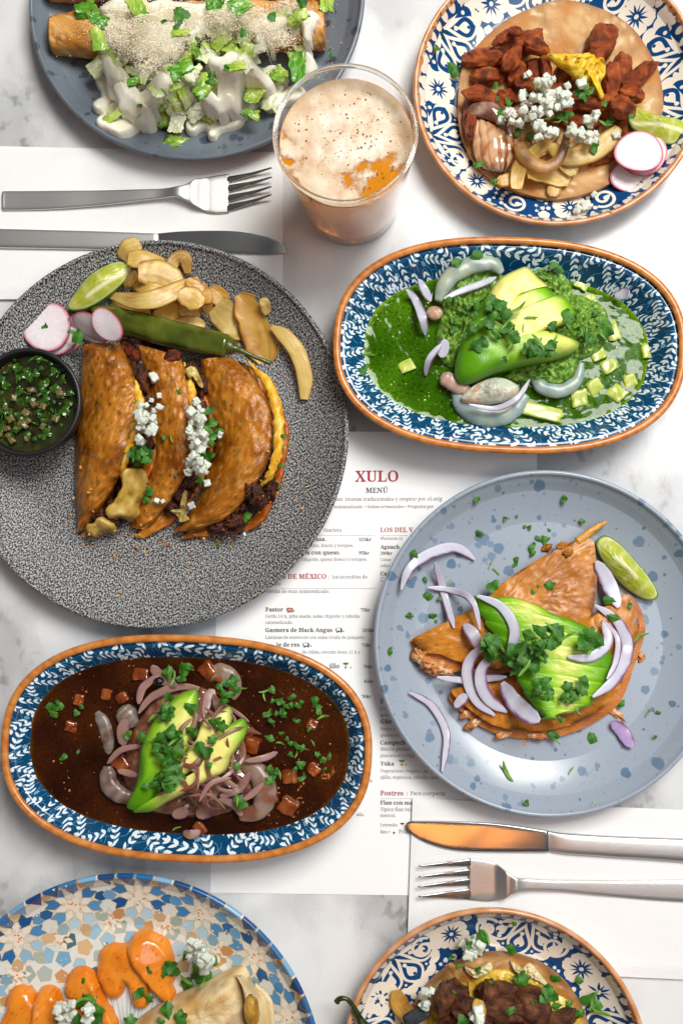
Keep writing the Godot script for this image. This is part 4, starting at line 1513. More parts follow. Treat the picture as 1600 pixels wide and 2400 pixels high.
func radish_slice(cx: float, cy: float, rx: float, ry: float, turn: float, tilt: float, lift: float, label: String, group := "radish slices") -> void:
	var p := drop(cx, cy)
	var c := px(cx, cy, p.y + lift * 0.001)
	var b := MB.new()
	var bas := Basis(Vector3.UP, turn) * Basis(Vector3.RIGHT, tilt)
	var s := rng.randf() * 50.0
	b.grid(44, 9, func(u, w):
		var a: float = u * TAU
		var rr: float = [0.0, 0.5, 0.85, 0.97, 1.0, 1.0, 0.97, 0.85, 0.5, 0.0][int(round(w * 9))]
		var y: float = [0.5, 0.5, 0.5, 0.46, 0.2, -0.2, -0.46, -0.5, -0.5, -0.5][int(round(w * 9))]
		var k := 1.0 + 0.03 * sin(a * 3.0 + s)
		var q := Vector3(cos(a) * rr * mm(rx) * k, y * 0.0016 + 0.0006 * sin(a * 2.0 + s) * rr, sin(a) * rr * mm(ry) * k)
		return c + bas * q, func(u, w, pp):
		var e: float = [0.0, 0.5, 0.85, 0.97, 1.0, 1.0, 0.97, 0.85, 0.5, 0.0][int(round(w * 9))]
		var core := lin("e9dce0").lerp(lin("f3ecec"), n01(pp, 160.0) * (0.5 + 0.5 * sin(u * TAU * 14.0)))
		return core.lerp(lin("d98aa4"), smoothstep(0.80, 0.95, e) * 0.6).lerp(lin("a8103f"), smoothstep(0.94, 0.99, e)), true)
	var o := put("radish_slice", b, mat("moist"))
	tag(o, label, "radish", group)

# an avocado slice: outline in photo pixels; inside is yellow towards the given edge
func avocado(outline: Array, base: float, height: float, label: String, lightside: Array, group := "", ridge := 0.6, pale := 0.5) -> MeshInstance3D:
	var b := MB.new()
	var o := flat(outline, base + height * 0.7, 6)
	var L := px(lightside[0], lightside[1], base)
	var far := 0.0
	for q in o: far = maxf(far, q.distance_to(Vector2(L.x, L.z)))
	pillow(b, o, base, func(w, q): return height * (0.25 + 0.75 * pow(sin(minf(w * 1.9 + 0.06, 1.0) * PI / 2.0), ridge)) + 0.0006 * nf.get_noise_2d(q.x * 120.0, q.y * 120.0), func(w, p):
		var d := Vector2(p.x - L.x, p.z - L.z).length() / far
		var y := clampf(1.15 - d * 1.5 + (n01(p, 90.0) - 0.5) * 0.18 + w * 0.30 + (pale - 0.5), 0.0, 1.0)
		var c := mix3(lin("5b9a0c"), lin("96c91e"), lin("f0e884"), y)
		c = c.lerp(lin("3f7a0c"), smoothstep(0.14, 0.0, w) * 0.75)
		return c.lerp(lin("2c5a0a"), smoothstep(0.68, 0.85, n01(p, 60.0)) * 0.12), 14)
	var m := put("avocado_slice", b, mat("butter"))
	tag(m, label, "avocado", group)
	return m

func food_f0() -> void:
	food_mats()
	make_kinds()

# ================================================================ the stone plate: three folded tacos, grilled onion, chilli, radish, lime, sauce
func taco(upper_fold: Array, upper_lip: Array, lower_in: Array, lower_lip: Array, cheese: Array, filling: Array, label: String, bulge: float) -> void:
	var c := px(upper_fold[1][0], upper_fold[1][1])
	var root := thing("folded_taco", Vector3(c.x, 0.0046, c.z), label, "taco", "crisp folded tacos on the stone plate")
	var b := MB.new()
	shell(b, p3(lower_in), p3(lower_lip), 0.001, 0.0016, func(x, _f, p): return tortilla_color(p, 0.1, 0.1).lerp(lin("c8541a"), smoothstep(0.7, 1.0, x) * 0.45), 28, 70, 0.0013)
	put("lower_shell", b, mat("fried"), root)
	for e in filling:
		b = MB.new()
		lumps(b, [e], func(p): return meat_color(p), 0.85)
		put("meat_lump", b, mat("meat"), root)
	b = MB.new()
	shell(b, p3(upper_fold), p3(upper_lip), bulge, 0.0015, func(x, _f, p): return tortilla_color(p, 0.1 * (1.0 - x), -0.05 + 0.12 * x).lerp(lin("5a2c0a"), maxf(smoothstep(0.92, 1.0, x), smoothstep(0.08, 0.0, x)) * smoothstep(0.35, 0.6, n01(p, 70.0)) * 0.7), 44, 84, 0.0011)
	put("upper_shell", b, mat("fried"), root)
	b = MB.new()
	var path := smooth_path(p3(cheese), 40)
	sweep(b, path, [0.0008, 0.0030, 0.0036, 0.0032, 0.0026, 0.0008], [0.0008, 0.0024, 0.0030, 0.0026, 0.0008], func(_f, _a, p): return mix3(lin("b96a10"), lin("eeb52c"), lin("f7d873"), n01(p, 130.0)), 2.0, 12, 0.9, Vector3.UP, 260.0)
	put("melted_cheese", b, mat("fried"), root)

func food_f1() -> void:
	# tacos from right to left, the left one leans over its neighbour
	taco([[471, 842, 22], [474, 900, 16], [490, 985, 13], [500, 1050, 12], [470, 1150, 10], [436, 1212, 9], [408, 1246, 8]], [[548, 840, 16], [596, 886, 26], [634, 960, 31], [638, 1046, 31], [598, 1140, 27], [522, 1220, 18], [412, 1250, 9]],
		[[560, 846, 9], [560, 940, 7], [560, 1040, 7], [540, 1140, 7], [480, 1210, 7], [430, 1255, 7]], [[600, 868, 13], [660, 958, 14], [678, 1016, 15], [667, 1090, 14], [640, 1178, 13], [590, 1240, 11], [424, 1264, 8]],
		[[582, 848, 22], [628, 900, 29], [650, 972, 33], [652, 1046, 33], [634, 1110, 30], [610, 1140, 25]],
		[[620, 1130, 50, 80, 0.4, 4], [575, 1190, 70, 50, 0.5, 4], [520, 1235, 60, 36, 0.2, 3], [640, 1060, 34, 80, 0, 4], [600, 1160, 44, 60, 0.6, 5], [648, 980, 24, 70, 0, 3], [555, 1222, 50, 36, 0.3, 3]],
		"right folded taco, the broadest, with a thick yellow cheese edge and dark meat", 0.011)
	taco([[322, 806, 24], [340, 880, 20], [345, 980, 15], [352, 1080, 12], [330, 1170, 9], [306, 1236, 7]], [[425, 838, 24], [441, 900, 31], [449, 990, 33], [440, 1080, 31], [416, 1146, 26], [372, 1208, 16], [342, 1242, 9]],
		[[400, 850, 9], [410, 940, 8], [410, 1040, 8], [390, 1140, 7], [350, 1210, 7], [315, 1258, 7]], [[448, 860, 18], [488, 940, 19], [500, 1000, 19], [496, 1070, 18], [468, 1140, 15], [410, 1218, 11], [340, 1262, 8]],
		[[432, 850, 28], [446, 910, 31], [452, 980, 30], [446, 1060, 28], [424, 1128, 24]],
		[[466, 900, 40, 60, 0.2, 3], [470, 980, 40, 80, 0, 3], [462, 1060, 40, 70, -0.2, 3], [440, 1130, 46, 60, -0.5, 3], [405, 1185, 46, 40, -0.5, 3], [450, 870, 30, 40, 0, 6], [425, 1160, 40, 36, 0.2, 6]],
		"middle folded taco, half hidden, with diced onion in its open side", 0.008)
	taco([[192, 808, 24], [190, 870, 16], [183, 985, 12], [176, 1088, 10], [178, 1176, 9], [184, 1240, 8]], [[282, 806, 26], [310, 868, 32], [325, 930, 36], [318, 1010, 36], [290, 1090, 32], [252, 1166, 22], [190, 1244, 10]],
		[[290, 830, 12], [290, 930, 9], [285, 1030, 8], [270, 1120, 7], [230, 1200, 7], [192, 1256, 7]], [[326, 858, 24], [362, 922, 25], [375, 985, 25], [367, 1058, 23], [346, 1126, 19], [312, 1204, 13], [196, 1260, 8]],
		[[318, 892, 36], [326, 940, 37], [322, 990, 36], [304, 1040, 35], [290, 1084, 32], [286, 1120, 28]],
		[[335, 890, 36, 60, 0.1, 4], [345, 960, 40, 70, 0, 3], [336, 1040, 46, 70, -0.2, 3], [300, 1130, 50, 70, -0.4, 4], [250, 1215, 70, 40, -0.5, 4], [280, 1190, 60, 50, -0.4, 3], [312, 870, 30, 40, 0, 8]],
		"left folded taco beside the black sauce bowl, leaning over its neighbour", 0.012)
	var spill := func(p): return mix3(lin("8a6420"), lin("c4a04a"), lin("e0c982"), n01(p, 110.0))
	pour([[308, 1124, 22], [324, 1116, 20], [316, 1150, 24], [296, 1170, 24], [280, 1192, 20], [300, 1198, 20], [262, 1200, 16]], 0.005, spill, mat("moist"), "melted_cheese", "melted cheese spilling from the foot of the left folded taco", "cheese", 0.0011, 1.0, 0.6)
	pour([[215, 1240, 16], [238, 1228, 18], [256, 1236, 14], [226, 1248, 12]], 0.004, spill, mat("moist"), "melted_cheese", "pale melted cheese at the bottom tip of the left folded taco", "cheese", 0.0011, 1.0, 0.6)
	# cheese that ran out of the left taco, and crisp scraps
	for it in [["lacy crisp of fried cheese at the foot of the middle taco", [[398, 1196], [420, 1188], [432, 1150], [440, 1160], [432, 1200], [440, 1216], [416, 1222], [412, 1208]], 0.004], ["crisp yellow cheese scrap at the upper end of the middle taco", [[432, 862], [455, 858], [470, 895], [462, 900], [448, 880], [440, 884]], 0.003]]:
		var b := MB.new()
		var mid := Vector2.ZERO
		for q in it[1]: mid += Vector2(q[0], q[1])
		mid /= it[1].size()
		var g := drop(mid.x, mid.y).y
		pillow(b, flat(it[1], g + 0.003, 5), func(q): return ground(q.x, q.y, 1) - 0.001, func(w, q): return 0.0024 * sqrt(w) + 0.0016 * nf.get_noise_2d(q.x * 260.0, q.y * 260.0) * sqrt(w), func(_w, p): return mix3(lin("8a6a20"), lin("c9ae62"), lin("e3cf8e"), n01(p, 150.0)), 8)
		tag(put("melted_cheese_scrap", b, mat("moist")), it[0], "cheese", "cheese that ran out of the tacos")
	# crisp dark red edge between the tops of the tacos
	var b2 := MB.new()
	lumps(b2, [[300, 815, 30, 44, 0.3, 1], [318, 835, 26, 36, 0, 2], [380, 820, 50, 34, 0, 0], [405, 835, 40, 30, 0.4, 0], [350, 808, 40, 22, 0, 0]], func(p): return mix3(lin("2a0d06"), lin("5c1c0c"), lin("a0461a"), n01(p, 120.0)), 0.5)
	tag(put("crisped_meat", b2, mat("meat")), "dark red crisped meat sticking out between the taco tops under the chilli", "meat")
	# grilled onions
	var pile := [[[[290, 610], [302, 585], [330, 572]], 40, 0.0, 0.6], [[[300, 605], [345, 612], [395, 632]], 36, 0.0, 0.9], [[[345, 690], [420, 700], [470, 690]], 60, 0.05, 0.4], [[[262, 718], [300, 728], [352, 750]], 46, 0.05, 0.5], [[[360, 755], [390, 742], [420, 722]], 46, 0.0, 0.7],
			[[[418, 728], [445, 728], [468, 742]], 42, 0.05, 0.6], [[[400, 768], [440, 764], [480, 758]], 36, 0.08, 0.6], [[[490, 676], [512, 694], [530, 712]], 34, 0.28, 0.4], [[[388, 650], [408, 612], [432, 604], [440, 640]], 26, 0.05, 0.45], [[[325, 640], [370, 642], [425, 668]], 50, 0.02, 0.75],
			[[[310, 662], [345, 676], [385, 680]], 26, 0.0, 0.85], [[[258, 692], [320, 704], [372, 698], [425, 676], [468, 656]], 34, 0.06, 0.6], [[[472, 664], [482, 700], [488, 738]], 22, 0.12, 0.5], [[[505, 716], [540, 752], [584, 784]], 56, 0.02, 0.8], [[[290, 664], [306, 656], [322, 640]], 24, 0.4, 0.3], [[[440, 655], [470, 690], [500, 690]], 34, 0.1, 0.5], [[[420, 690], [450, 700], [470, 720]], 40, 0.0, 0.7]]
	var names_ := whereabouts(pile.map(func(g): return g[0][1]), 405, 690, "soft grilled onion piece", "the pile by the chilli")
	for k in pile.size(): grilled_onion(pile[k][0], pile[k][1], names_[k], pile[k][2], pile[k][3])
	grilled_onion([[560, 688], [592, 740], [612, 800], [622, 850]], 68, "broad ribbed grilled onion piece browned at its edge beside the chilli stem", 0.16, 0.45, "")
	grilled_onion([[612, 700], [622, 715], [622, 738]], 20, "small translucent onion hook at the top of the broad grilled piece", 0.0, 0.9, "")
	grilled_onion([[636, 766], [668, 788], [698, 830], [714, 885], [713, 936]], 30, "long single curved onion strip lying apart at the right of the stone plate", 0.0, 0.95, "", 1.8)
	# green chilli with its stem
	var base := px(400, 780, 0.012)
	var root := thing("green_chilli", Vector3(base.x, 0.005, base.z), "roasted whole green chilli pepper with stem lying above the tacos", "chilli")
	b2 = MB.new()
	sweep(b2, smooth_path(p3([[215, 722, 12], [290, 752, 14], [370, 774, 18], [450, 793, 22], [520, 808, 22], [536, 812, 22]]), 44), [0.002, 0.0080, 0.0092, 0.0090, 0.0084, 0.0078, 0.0058], [0.002, 0.0072, 0.0084, 0.0084, 0.008, 0.0075, 0.0056], func(f, a, p):
		var v := n01(p, 60.0)
		return mix3(lin("38420e"), lin("55611a"), lin("7c8234"), v * 0.8 + 0.25 * sin(a * 3.0) * 0.4).lerp(lin("3a2208"), smoothstep(0.7, 0.85, n01(p + Vector3(4, 4, 4), 70.0)) * 0.5), 2.2, 20, 0.10, Vector3.UP, 60.0)
	put("body", b2, mat("wet"), root)
	b2 = MB.new()
	sweep(b2, smooth_path(p3([[528, 810, 22], [545, 815, 23], [570, 824, 24], [600, 838, 22], [634, 851, 19]]), 26), [0.0070, 0.0052, 0.0022, 0.0015, 0.0013, 0.0016], [0.0068, 0.005, 0.0022, 0.0015, 0.0013, 0.0016], func(_f, _a, p): return lin("2f3c0c").lerp(lin("53601c"), n01(p, 120.0)), 2.0, 12)
	put("stem", b2, mat("moist"), root)
	# lime and radish
	lime_wedge([[155, 712], [175, 678], [212, 636], [262, 611], [294, 608], [306, 628], [284, 660], [243, 694], [201, 718], [166, 723]], [158, 718], [302, 616], [[200, 690], [298, 622]], 0.014, "lime wedge standing at the left of the grilled onions on the stone plate")
	radish_slice(152, 790, 44, 44, 0.2, 0.15, 0.4, "lowest radish slice showing only a red rim under the others")
	radish_slice(132, 780, 56, 56, 0.0, 0.05, 1.2, "second radish slice mostly hidden under the flat round one")
	radish_slice(111, 767, 61, 59, 1.0, -0.03, 1.6, "large flat round radish slice at the left of the stone plate")
	radish_slice(205, 772, 54, 34, -0.5, 0.85, 6.0, "first of the radish slices fanned on edge above the left taco", "radish slices fanned on edge")
	radish_slice(215, 766, 52, 34, -0.5, 0.85, 8.0, "middle of the radish slices fanned on edge above the left taco", "radish slices fanned on edge")
	radish_slice(252, 762, 46, 34, -0.75, 0.5, 8.0, "half round radish slice leaning against the green chilli")
	herbs([[106, 764, 16], [186, 786, 40], [168, 778, 22]], "cilantro leaf on the radish slices", "cilantro on the radish slices")
	# chopped herbs, then the diced onion
	herbs(strew(335, 1062, 26, 26, 16, 16, 30) + [[345, 1170, 24], [352, 1152, 26], [383, 1025, 14], [402, 1030, 14], [412, 1115, 8], [420, 918, 14], [318, 940, 12]], "chopped cilantro leaf in the open side of the left taco", "cilantro in the tacos")
	herbs(strew(482, 1015, 24, 60, 22, 16, 30) + [[515, 1010, 20], [470, 1125, 22], [460, 1080, 20], [682, 1040, 16], [665, 1022, 14], [666, 1050, 14], [660, 1090, 14], [578, 1212, 26], [655, 1140, 8], [512, 1272, 20], [600, 1385, 12]], "chopped cilantro leaf in and around the right tacos", "cilantro in the right tacos")
	dice(strew(342, 985, 22, 54, 34, 15, 24, 0.15) + [[358, 888, 30], [372, 926, 20], [378, 952, 20], [368, 1174, 16], [382, 1174, 16], [448, 1182, 18]], "diced white onion cube in the open side of the left taco", "diced onion in the left taco")
	dice(strew(462, 1005, 20, 66, 44, 15, 25, -0.05) + strew(466, 1090, 30, 26, 18, 15, 24), "diced white onion cube in the open side of the middle taco", "diced onion in the middle taco")
	dice([[515, 1024, 16], [520, 1015, 14], [486, 1134, 18], [574, 1252, 12]], "yellowed onion crumb beside the middle taco", "onion crumbs")
	# black bowl of green salsa
	var c := px(62, 941, 0.041)
	var R := (px(190, 941, 0.041) - c).length()
	c.y = 0.0045
	b2 = MB.new()
	var prof := [Vector2(0.0001, 0.0005), Vector2(R * 0.62, 0.0), Vector2(R * 0.66, 0.001)]
	for k in 10: prof.append(Vector2(lerpf(R * 0.66, R, pow((k + 1) / 10.0, 0.55)), lerpf(0.001, 0.0345, (k + 1) / 10.0)))
	for k in 5: prof.append(Vector2(R - 0.0016 + 0.0016 * cos(PI * k / 4.0), 0.035 + 0.0014 * sin(PI * k / 4.0)))
	for k in 10: prof.append(Vector2(lerpf(R - 0.0034, R * 0.62, pow((k + 1) / 10.0, 1.8)), lerpf(0.0345, 0.004, (k + 1) / 10.0)))
	prof.append(Vector2(0.0001, 0.0036))
	lathe(b2, c, prof, 96)
	tag(put("sauce_bowl", b2, mat("black_glaze", 0.42, {albedo_color = Color("1a1b1d")})), "small matte black bowl of green salsa at the left edge", "bowl")
	b2 = MB.new()
	var top := c.y + 0.026
	b2.grid(72, 24, func(u, w):
		var a: float = u * TAU
		var r: float = (R - 0.0042) * (1.0 - w)
		var q := Vector3(c.x + cos(a) * r, top, c.z + sin(a) * r)
		q.y += 0.0012 * nf.get_noise_3dv(q * 130.0) + 0.0014 * pow(1.0 - w, 24.0)
		return q, func(_u, _w, p): return mix3(lin("17170a"), lin("2b2c0e"), lin("3d4a14"), n01(p, 90.0)), true)
	b2.open_sheet = true
	tag(put("green_salsa", b2, mat("wet")), "dark green chopped herb salsa filling the small black bowl", "salsa")
	herbs(strew(66, 935, 104, 98, 150, 7, 22), "chopped herb floating in the dark green salsa", "herbs in the salsa", 0.12, mat("salsa_leaf", 0.2, {albedo_color = Color("2f5a14")}))
	for s in strew(66, 960, 92, 84, 22, 10, 18):
		var p := drop(s[0], s[1])
		var o := place("salsa_onion", dice_kinds[rng.randi() % 8], mat("salsa_bit", 0.25, {albedo_color = Color("6e5f38")}), p - Vector3(0, mm(s[2]) * 0.62, 0), mm(s[2]), rng.randf() * TAU, 0.2, "brownish onion piece soaking in the dark green salsa", "onion", "onion pieces in the salsa")
	# crumbs that fell round the tacos
	var crumb := MB.new()
	blob(crumb, Vector3.ZERO, Vector3(0.0009, 0.0006, 0.0007), 0.0, 0.5, 2.0, null, 7, 5, 3.0)
	var mmesh := MultiMesh.new()
	mmesh.transform_format = MultiMesh.TRANSFORM_3D
	mmesh.use_colors = true
	mmesh.mesh = crumb.mesh(Vector3.ZERO)
	var spots := strew(400, 1265, 220, 40, 46, 1, 2) + strew(660, 1150, 60, 120, 30, 1, 2) + strew(200, 1120, 60, 140, 14, 1, 2) + strew(400, 1320, 250, 80, 16, 1, 2)
	mmesh.instance_count = spots.size()
	for e in spots.size():
		var p := drop(spots[e][0], spots[e][1], 0)
		mmesh.set_instance_transform(e, Transform3D(Basis.from_euler(Vector3(rng.randf() * TAU, rng.randf() * TAU, 0)).scaled(Vector3.ONE * rng.randf_range(0.4, 1.3)), p + Vector3(0, 0.0004, 0)))
		mmesh.set_instance_color(e, lin("8a4a14").lerp(lin("d8a650"), rng.randf()))
	var ci := MultiMeshInstance3D.new()
	ci.multimesh = mmesh
	ci.material_override = mat("dry")
	ci.name = "tortilla_crumbs"
	add_child(ci, true)
	tag(ci, "golden tortilla crumbs scattered on the stone plate round the tacos", "crumbs", "", "stuff")

# ================================================================ the two oval dishes
func broth(d: Array, level: float, m: Material, fc: Callable, called: String, label: String) -> void:
	var b := MB.new()
	var H: float = d[4]
	b.grid(200, 70, func(u, w):
		var a: float = u * TAU
		var e := oval_point(d[0], d[1], d[2], d[3], a, oval_inset(level, H) - 0.0012 + 0.0011 * nf.get_noise_2d(cos(a) * 9.0, sin(a) * 9.0), level)
		var c: Vector3 = d[0] + Vector3(0, level, 0)
		var q := c.lerp(e, 1.0 - w)
		q.y += 0.00042 * nz.get_noise_3dv(q * 75.0) + 0.0001 * nf.get_noise_3dv(q * 240.0) + 0.0007 * pow(1.0 - w, 36.0)
		return q, func(u, w, p): return fc.call(w, p), true)
	b.open_sheet = true
	tag(put(called, b, m), label, "broth")

# fine drops that float on a broth: nobody could count them
func droplets(d: Array, level: float, n: int, a: Color, e: Color, called: String, label: String, cat: String) -> void:
	var ball := SphereMesh.new()
	ball.radius = 0.5
	ball.height = 1.0
	ball.radial_segments = 10
	ball.rings = 5
	var m := MultiMesh.new()
	m.transform_format = MultiMesh.TRANSFORM_3D
	m.use_colors = true
	m.mesh = ball
	m.instance_count = n
	for k in n:
		var t := rng.randf() * TAU
		var q := oval_point(d[0], d[1], d[2], d[3], t, oval_inset(level, d[4]), level).lerp(d[0] + Vector3(0, level, 0), 1.0 - pow(rng.randf(), 0.45))
		var s := 0.0004 + 0.0013 * pow(rng.randf(), 3.0)
		q.y = ground(q.x, q.z, 0) if ground(q.x, q.z, 0) < d[0].y + level + 0.0012 else d[0].y + level - 0.004
		m.set_instance_transform(k, Transform3D(Basis.from_scale(Vector3(s, s * 0.45, s)), q))
		m.set_instance_color(k, a.lerp(e, rng.randf()))
	var o := MultiMeshInstance3D.new()
	o.multimesh = m
	o.material_override = mat("wet")
	o.name = called
	add_child(o, true)
	tag(o, label, cat, "", "stuff")

func heap(outline: Array, base: float, height: float, fc: Callable, m: Material, called: String, label: String, cat: String, rough := 0.35, freq := 240.0) -> void:
	var b := MB.new()
	pillow(b, flat(outline, base, 14), func(q): return base - 0.002, func(w, q):
		var k := pow(w, 0.45)
		return height * k * (0.75 + rough * 1.2 * nf.get_noise_2d(q.x * freq, q.y * freq) + 0.35 * nz.get_noise_2d(q.x * 70.0, q.y * 70.0)) + 0.002, func(_w, p): return fc.call(p), 26)
	tag(put(called, b, m), label, cat)

func chunk(cx: float, cy: float, w: float, h: float, turn: float, y0: float, fc: Callable, m: Material, called: String, label: String, cat: String, group := "", square := 3.2) -> void:
	var b := MB.new()
	var c := px(cx, cy, y0)
	rbox(b, c, Vector3(mm(w) * 0.46, mm(minf(w, h)) * 0.40, mm(h) * 0.46), turn, sin(cx) * 0.25, 0.35, 0.22, fc, 8, cx)
	tag(put(called, b, m), label, cat, group)

# a prawn tail or strip of fish: thick tapered sweep with rings
func prawn(pts: Array, w: float, lift: float, tone: Color, blush: Color, label: String) -> void:
	var path := []
	for q in pts: path.append(px(q[0], q[1], lift + (q[2] * 0.001 if q.size() > 2 else 0.0)))
	path = smooth_path(path, 36)
	var b := MB.new()
	var hw := mm(w) * 0.5
	sweep(b, path, [hw * 0.45, hw * 0.9, hw, hw * 0.95, hw * 0.75, hw * 0.35], [hw * 0.3, hw * 0.62, hw * 0.7, hw * 0.65, hw * 0.5, hw * 0.2], func(f, a, p):
		var v := n01(p, 90.0)
		return tone.lerp(tone.lerp(Color.WHITE, 0.18), 0.5 + 0.5 * sin(f * 26.0 + v * 4.0) * v).lerp(blush, smoothstep(0.52, 0.8, n01(p + Vector3(2, 2, 2), 70.0)) * 0.65), 2.2, 18, 0.12, Vector3.UP, 120.0)
	tag(put("prawn", b, mat("wet_flesh", 0.28, {albedo_color = Color(1, 1, 1, 0.84), vertex_color_use_as_albedo = true, transparency = BaseMaterial3D.TRANSPARENCY_ALPHA, subsurf_scatter_enabled = true, subsurf_scatter_strength = 0.2})), label, "prawn", "raw prawns in the broths")

func cucumber_color(f: int, _w: float, p: Vector3) -> Color:
	var flesh := lin("96ad2c").lerp(lin("d2d878"), n01(p, 120.0))
	return lin("1b4a0e").lerp(lin("3a7020"), n01(p, 200.0)) if f == 5 else flesh

func food_f2() -> void:
	# ---------------- green broth
	var d: Array = D.green
	var lv := 0.0162
	var L: float = d[0].y + lv
	broth(d, lv, mat("green_broth", 0.07, {metallic_specular = 0.33, vertex_color_use_as_albedo = true, albedo_texture = noise_tex(1024, 0.04, FastNoiseLite.TYPE_SIMPLEX_SMOOTH, 5, 41, ramp([[0.0, "4a5a40"], [0.22, "7a8a68"], [0.31, "c4ccb4"], [0.68, "d0d4c0"], [0.76, "fffff0"], [1.0, "ffffff"]])), uv1_triplanar = true, uv1_world_triplanar = true, uv1_scale = Vector3.ONE * 9.0}), func(w, p):
		var c := mix3(lin("305a06"), lin("45740c"), lin("5e9016"), n01(p, 30.0))
		return c.lerp(lin("9abb22"), smoothstep(0.05, 0.0, w) * 0.75), "green_broth", "green herb broth with flecks filling the upper oval dish")
	droplets(d, lv, 420, lin("5f8a1c"), lin("b9c86a"), "broth_bubbles", "fine bubbles floating on the green broth", "bubbles")
	var pulp := func(p): return mix3(lin("2f5a0e"), lin("62902a"), lin("a6bf5e"), n01(p, 300.0))
	var pm := mat("pulp", 0.3)
	heap([[1040, 690], [1075, 640], [1150, 625], [1180, 660], [1150, 700], [1125, 760], [1095, 830], [1068, 860], [1036, 850], [1020, 800], [1030, 740]], L + 0.001, 0.013, pulp, pm, "green_pulp", "heap of grated green pulp at the left of the avocado fan", "salsa")
	heap([[1300, 690], [1345, 690], [1390, 705], [1420, 730], [1425, 780], [1405, 820], [1370, 840], [1330, 850], [1290, 860], [1270, 800], [1290, 740]], L + 0.001, 0.012, pulp, pm, "green_pulp", "heap of grated green pulp at the right of the avocado fan", "salsa")
	heap([[1180, 880], [1230, 855], [1300, 845], [1350, 835], [1345, 880], [1300, 905], [1250, 900], [1200, 895]], L + 0.001, 0.010, pulp, pm, "green_pulp", "strip of grated green pulp under the lower edge of the avocado fan", "salsa")
	heap([[1230, 640], [1270, 620], [1320, 640], [1340, 690], [1310, 710], [1270, 680]], L + 0.001, 0.007, pulp, pm, "green_pulp", "small wet patch of green pulp behind the top of the avocado", "salsa")
	var grey := lin("8c9f92")
	var pinky := lin("c98a6e")
	prawn([[1026, 706], [1050, 655], [1098, 624], [1150, 618], [1176, 640]], 44, L + 0.010, grey, lin("b9c2a0"), "grey translucent prawn curled at the upper left of the green pulp")
	prawn([[1070, 905], [1090, 948], [1140, 975], [1195, 966], [1232, 925]], 56, L + 0.002, lin("86a09c"), lin("a4b69a"), "large bluish prawn lying in the green broth below the avocado")
	prawn([[1248, 880], [1270, 908], [1312, 916], [1350, 892], [1362, 850]], 34, L + 0.004, lin("88a29c"), lin("a8ae84"), "bluish prawn curled at the lower right of the avocado fan")
	prawn([[1034, 880], [1052, 892], [1080, 908], [1100, 915]], 40, L + 0.006, lin("b98c7c"), lin("d0a99a"), "pink brown prawn tip below the left corner of the avocado")
	prawn([[1006, 722], [1018, 735], [1034, 726]], 34, L + 0.006, lin("c39b7c"), pinky, "small orange pink prawn tail left of the green pulp")
	heap([[1078, 936], [1110, 903], [1154, 886], [1190, 890], [1216, 909], [1204, 935], [1159, 946], [1113, 948]], L + 0.008, 0.012, func(p): return lin("c9cbb4").lerp(lin("e6e8da"), n01(p, 90.0)).lerp(lin("c9794a"), smoothstep(0.56, 0.75, n01(p + Vector3(4, 0, 2), 60.0)) * 0.7), mat("wet_flesh"), "prawn", "white prawn body with an orange blush below the avocado", "prawn", 0.08, 90.0)
	var G := "red onion in the green broth"
	red_onion([[952, 678], [975, 705], [990, 745], [997, 785]], 24, -1.0, "long red onion slice at the left edge of the green heap", G, 3.0)
	red_onion([[980, 655], [994, 680], [1008, 706]], 22, 1.0, "short red onion slice standing above the long one in the green dish", G, 3.0)
	red_onion([[1042, 795], [1034, 838]], 30, 1.0, "deep purple square of red onion left of the avocado", G, 2.0)
	red_onion([[1034, 806], [1006, 842], [997, 880]], 18, -1.0, "pale curved red onion slice dipping into the green broth", G, 2.0)
	red_onion([[1040, 700], [1080, 682], [1130, 664], [1162, 650]], 18, 1.0, "thin onion slice draped across the green pulp", G, 2.0, 0.4)
	red_onion([[1098, 948], [1160, 957], [1210, 934], [1240, 890]], 15, 1.0, "thin clear onion arc under the white prawn", G, 2.0, 0.5)
	red_onion([[1440, 692], [1462, 688], [1474, 684]], 30, -1.0, "purple topped red onion chunk at the right of the green dish", G, 2.0)
	var cu := mat("cucumber", 0.2)
	for s in [[953, 862, 40, 34, 0.4, "pale cucumber wedge alone in the left of the green broth"], [1362, 667, 36, 46, -0.5, "cucumber cube with dark skin near the top of the green dish"], [1432, 778, 34, 60, 0.2, "cucumber piece with dark skin right of the green pulp"], [1505, 722, 46, 34, 0.1, "cucumber cube at the far upper right of the green dish"], [1390, 908, 40, 40, 0.6, "cucumber cube right of the bluish curled prawn"], [1354, 936, 44, 44, 0.2, "cucumber cube next to the long cucumber baton"], [1443, 925, 40, 46, 0.8, "cucumber cube near the lower right rim of the green dish"], [1472, 892, 34, 34, 0.3, "small cucumber cube between two others at the lower right"],
			[1424, 862, 40, 38, 0.5, "cucumber cube half sunk right of the green pulp"], [1519, 828, 42, 44, 0.1, "cucumber cube at the right end of the green broth"], [1549, 867, 40, 46, 0.7, "last cucumber cube against the right rim of the green dish"], [1381, 704, 28, 26, 0.2, "small cucumber bit at the upper right of the pulp"], [1313, 656, 30, 30, 0.2, "small cucumber bit behind the avocado tip"], [1399, 834, 38, 36, 0.4, "pinkish cucumber cube at the foot of the right pulp heap"]]:
		chunk(s[0], s[1], s[2], s[3], s[4], L - mm(minf(s[2], s[3])) * 0.27, cucumber_color, cu, "cucumber_cube", s[5], "cucumber", "cucumber pieces in the green broth", 4.0)
	chunk(1262, 968, 118, 40, -0.24, L - 0.002, cucumber_color, cu, "cucumber_baton", "long cucumber baton with dark skin at the lower rim of the green dish", "cucumber", "", 4.0)
	# avocado fan on top
	var AG := "avocado slices fanned on the green dish"
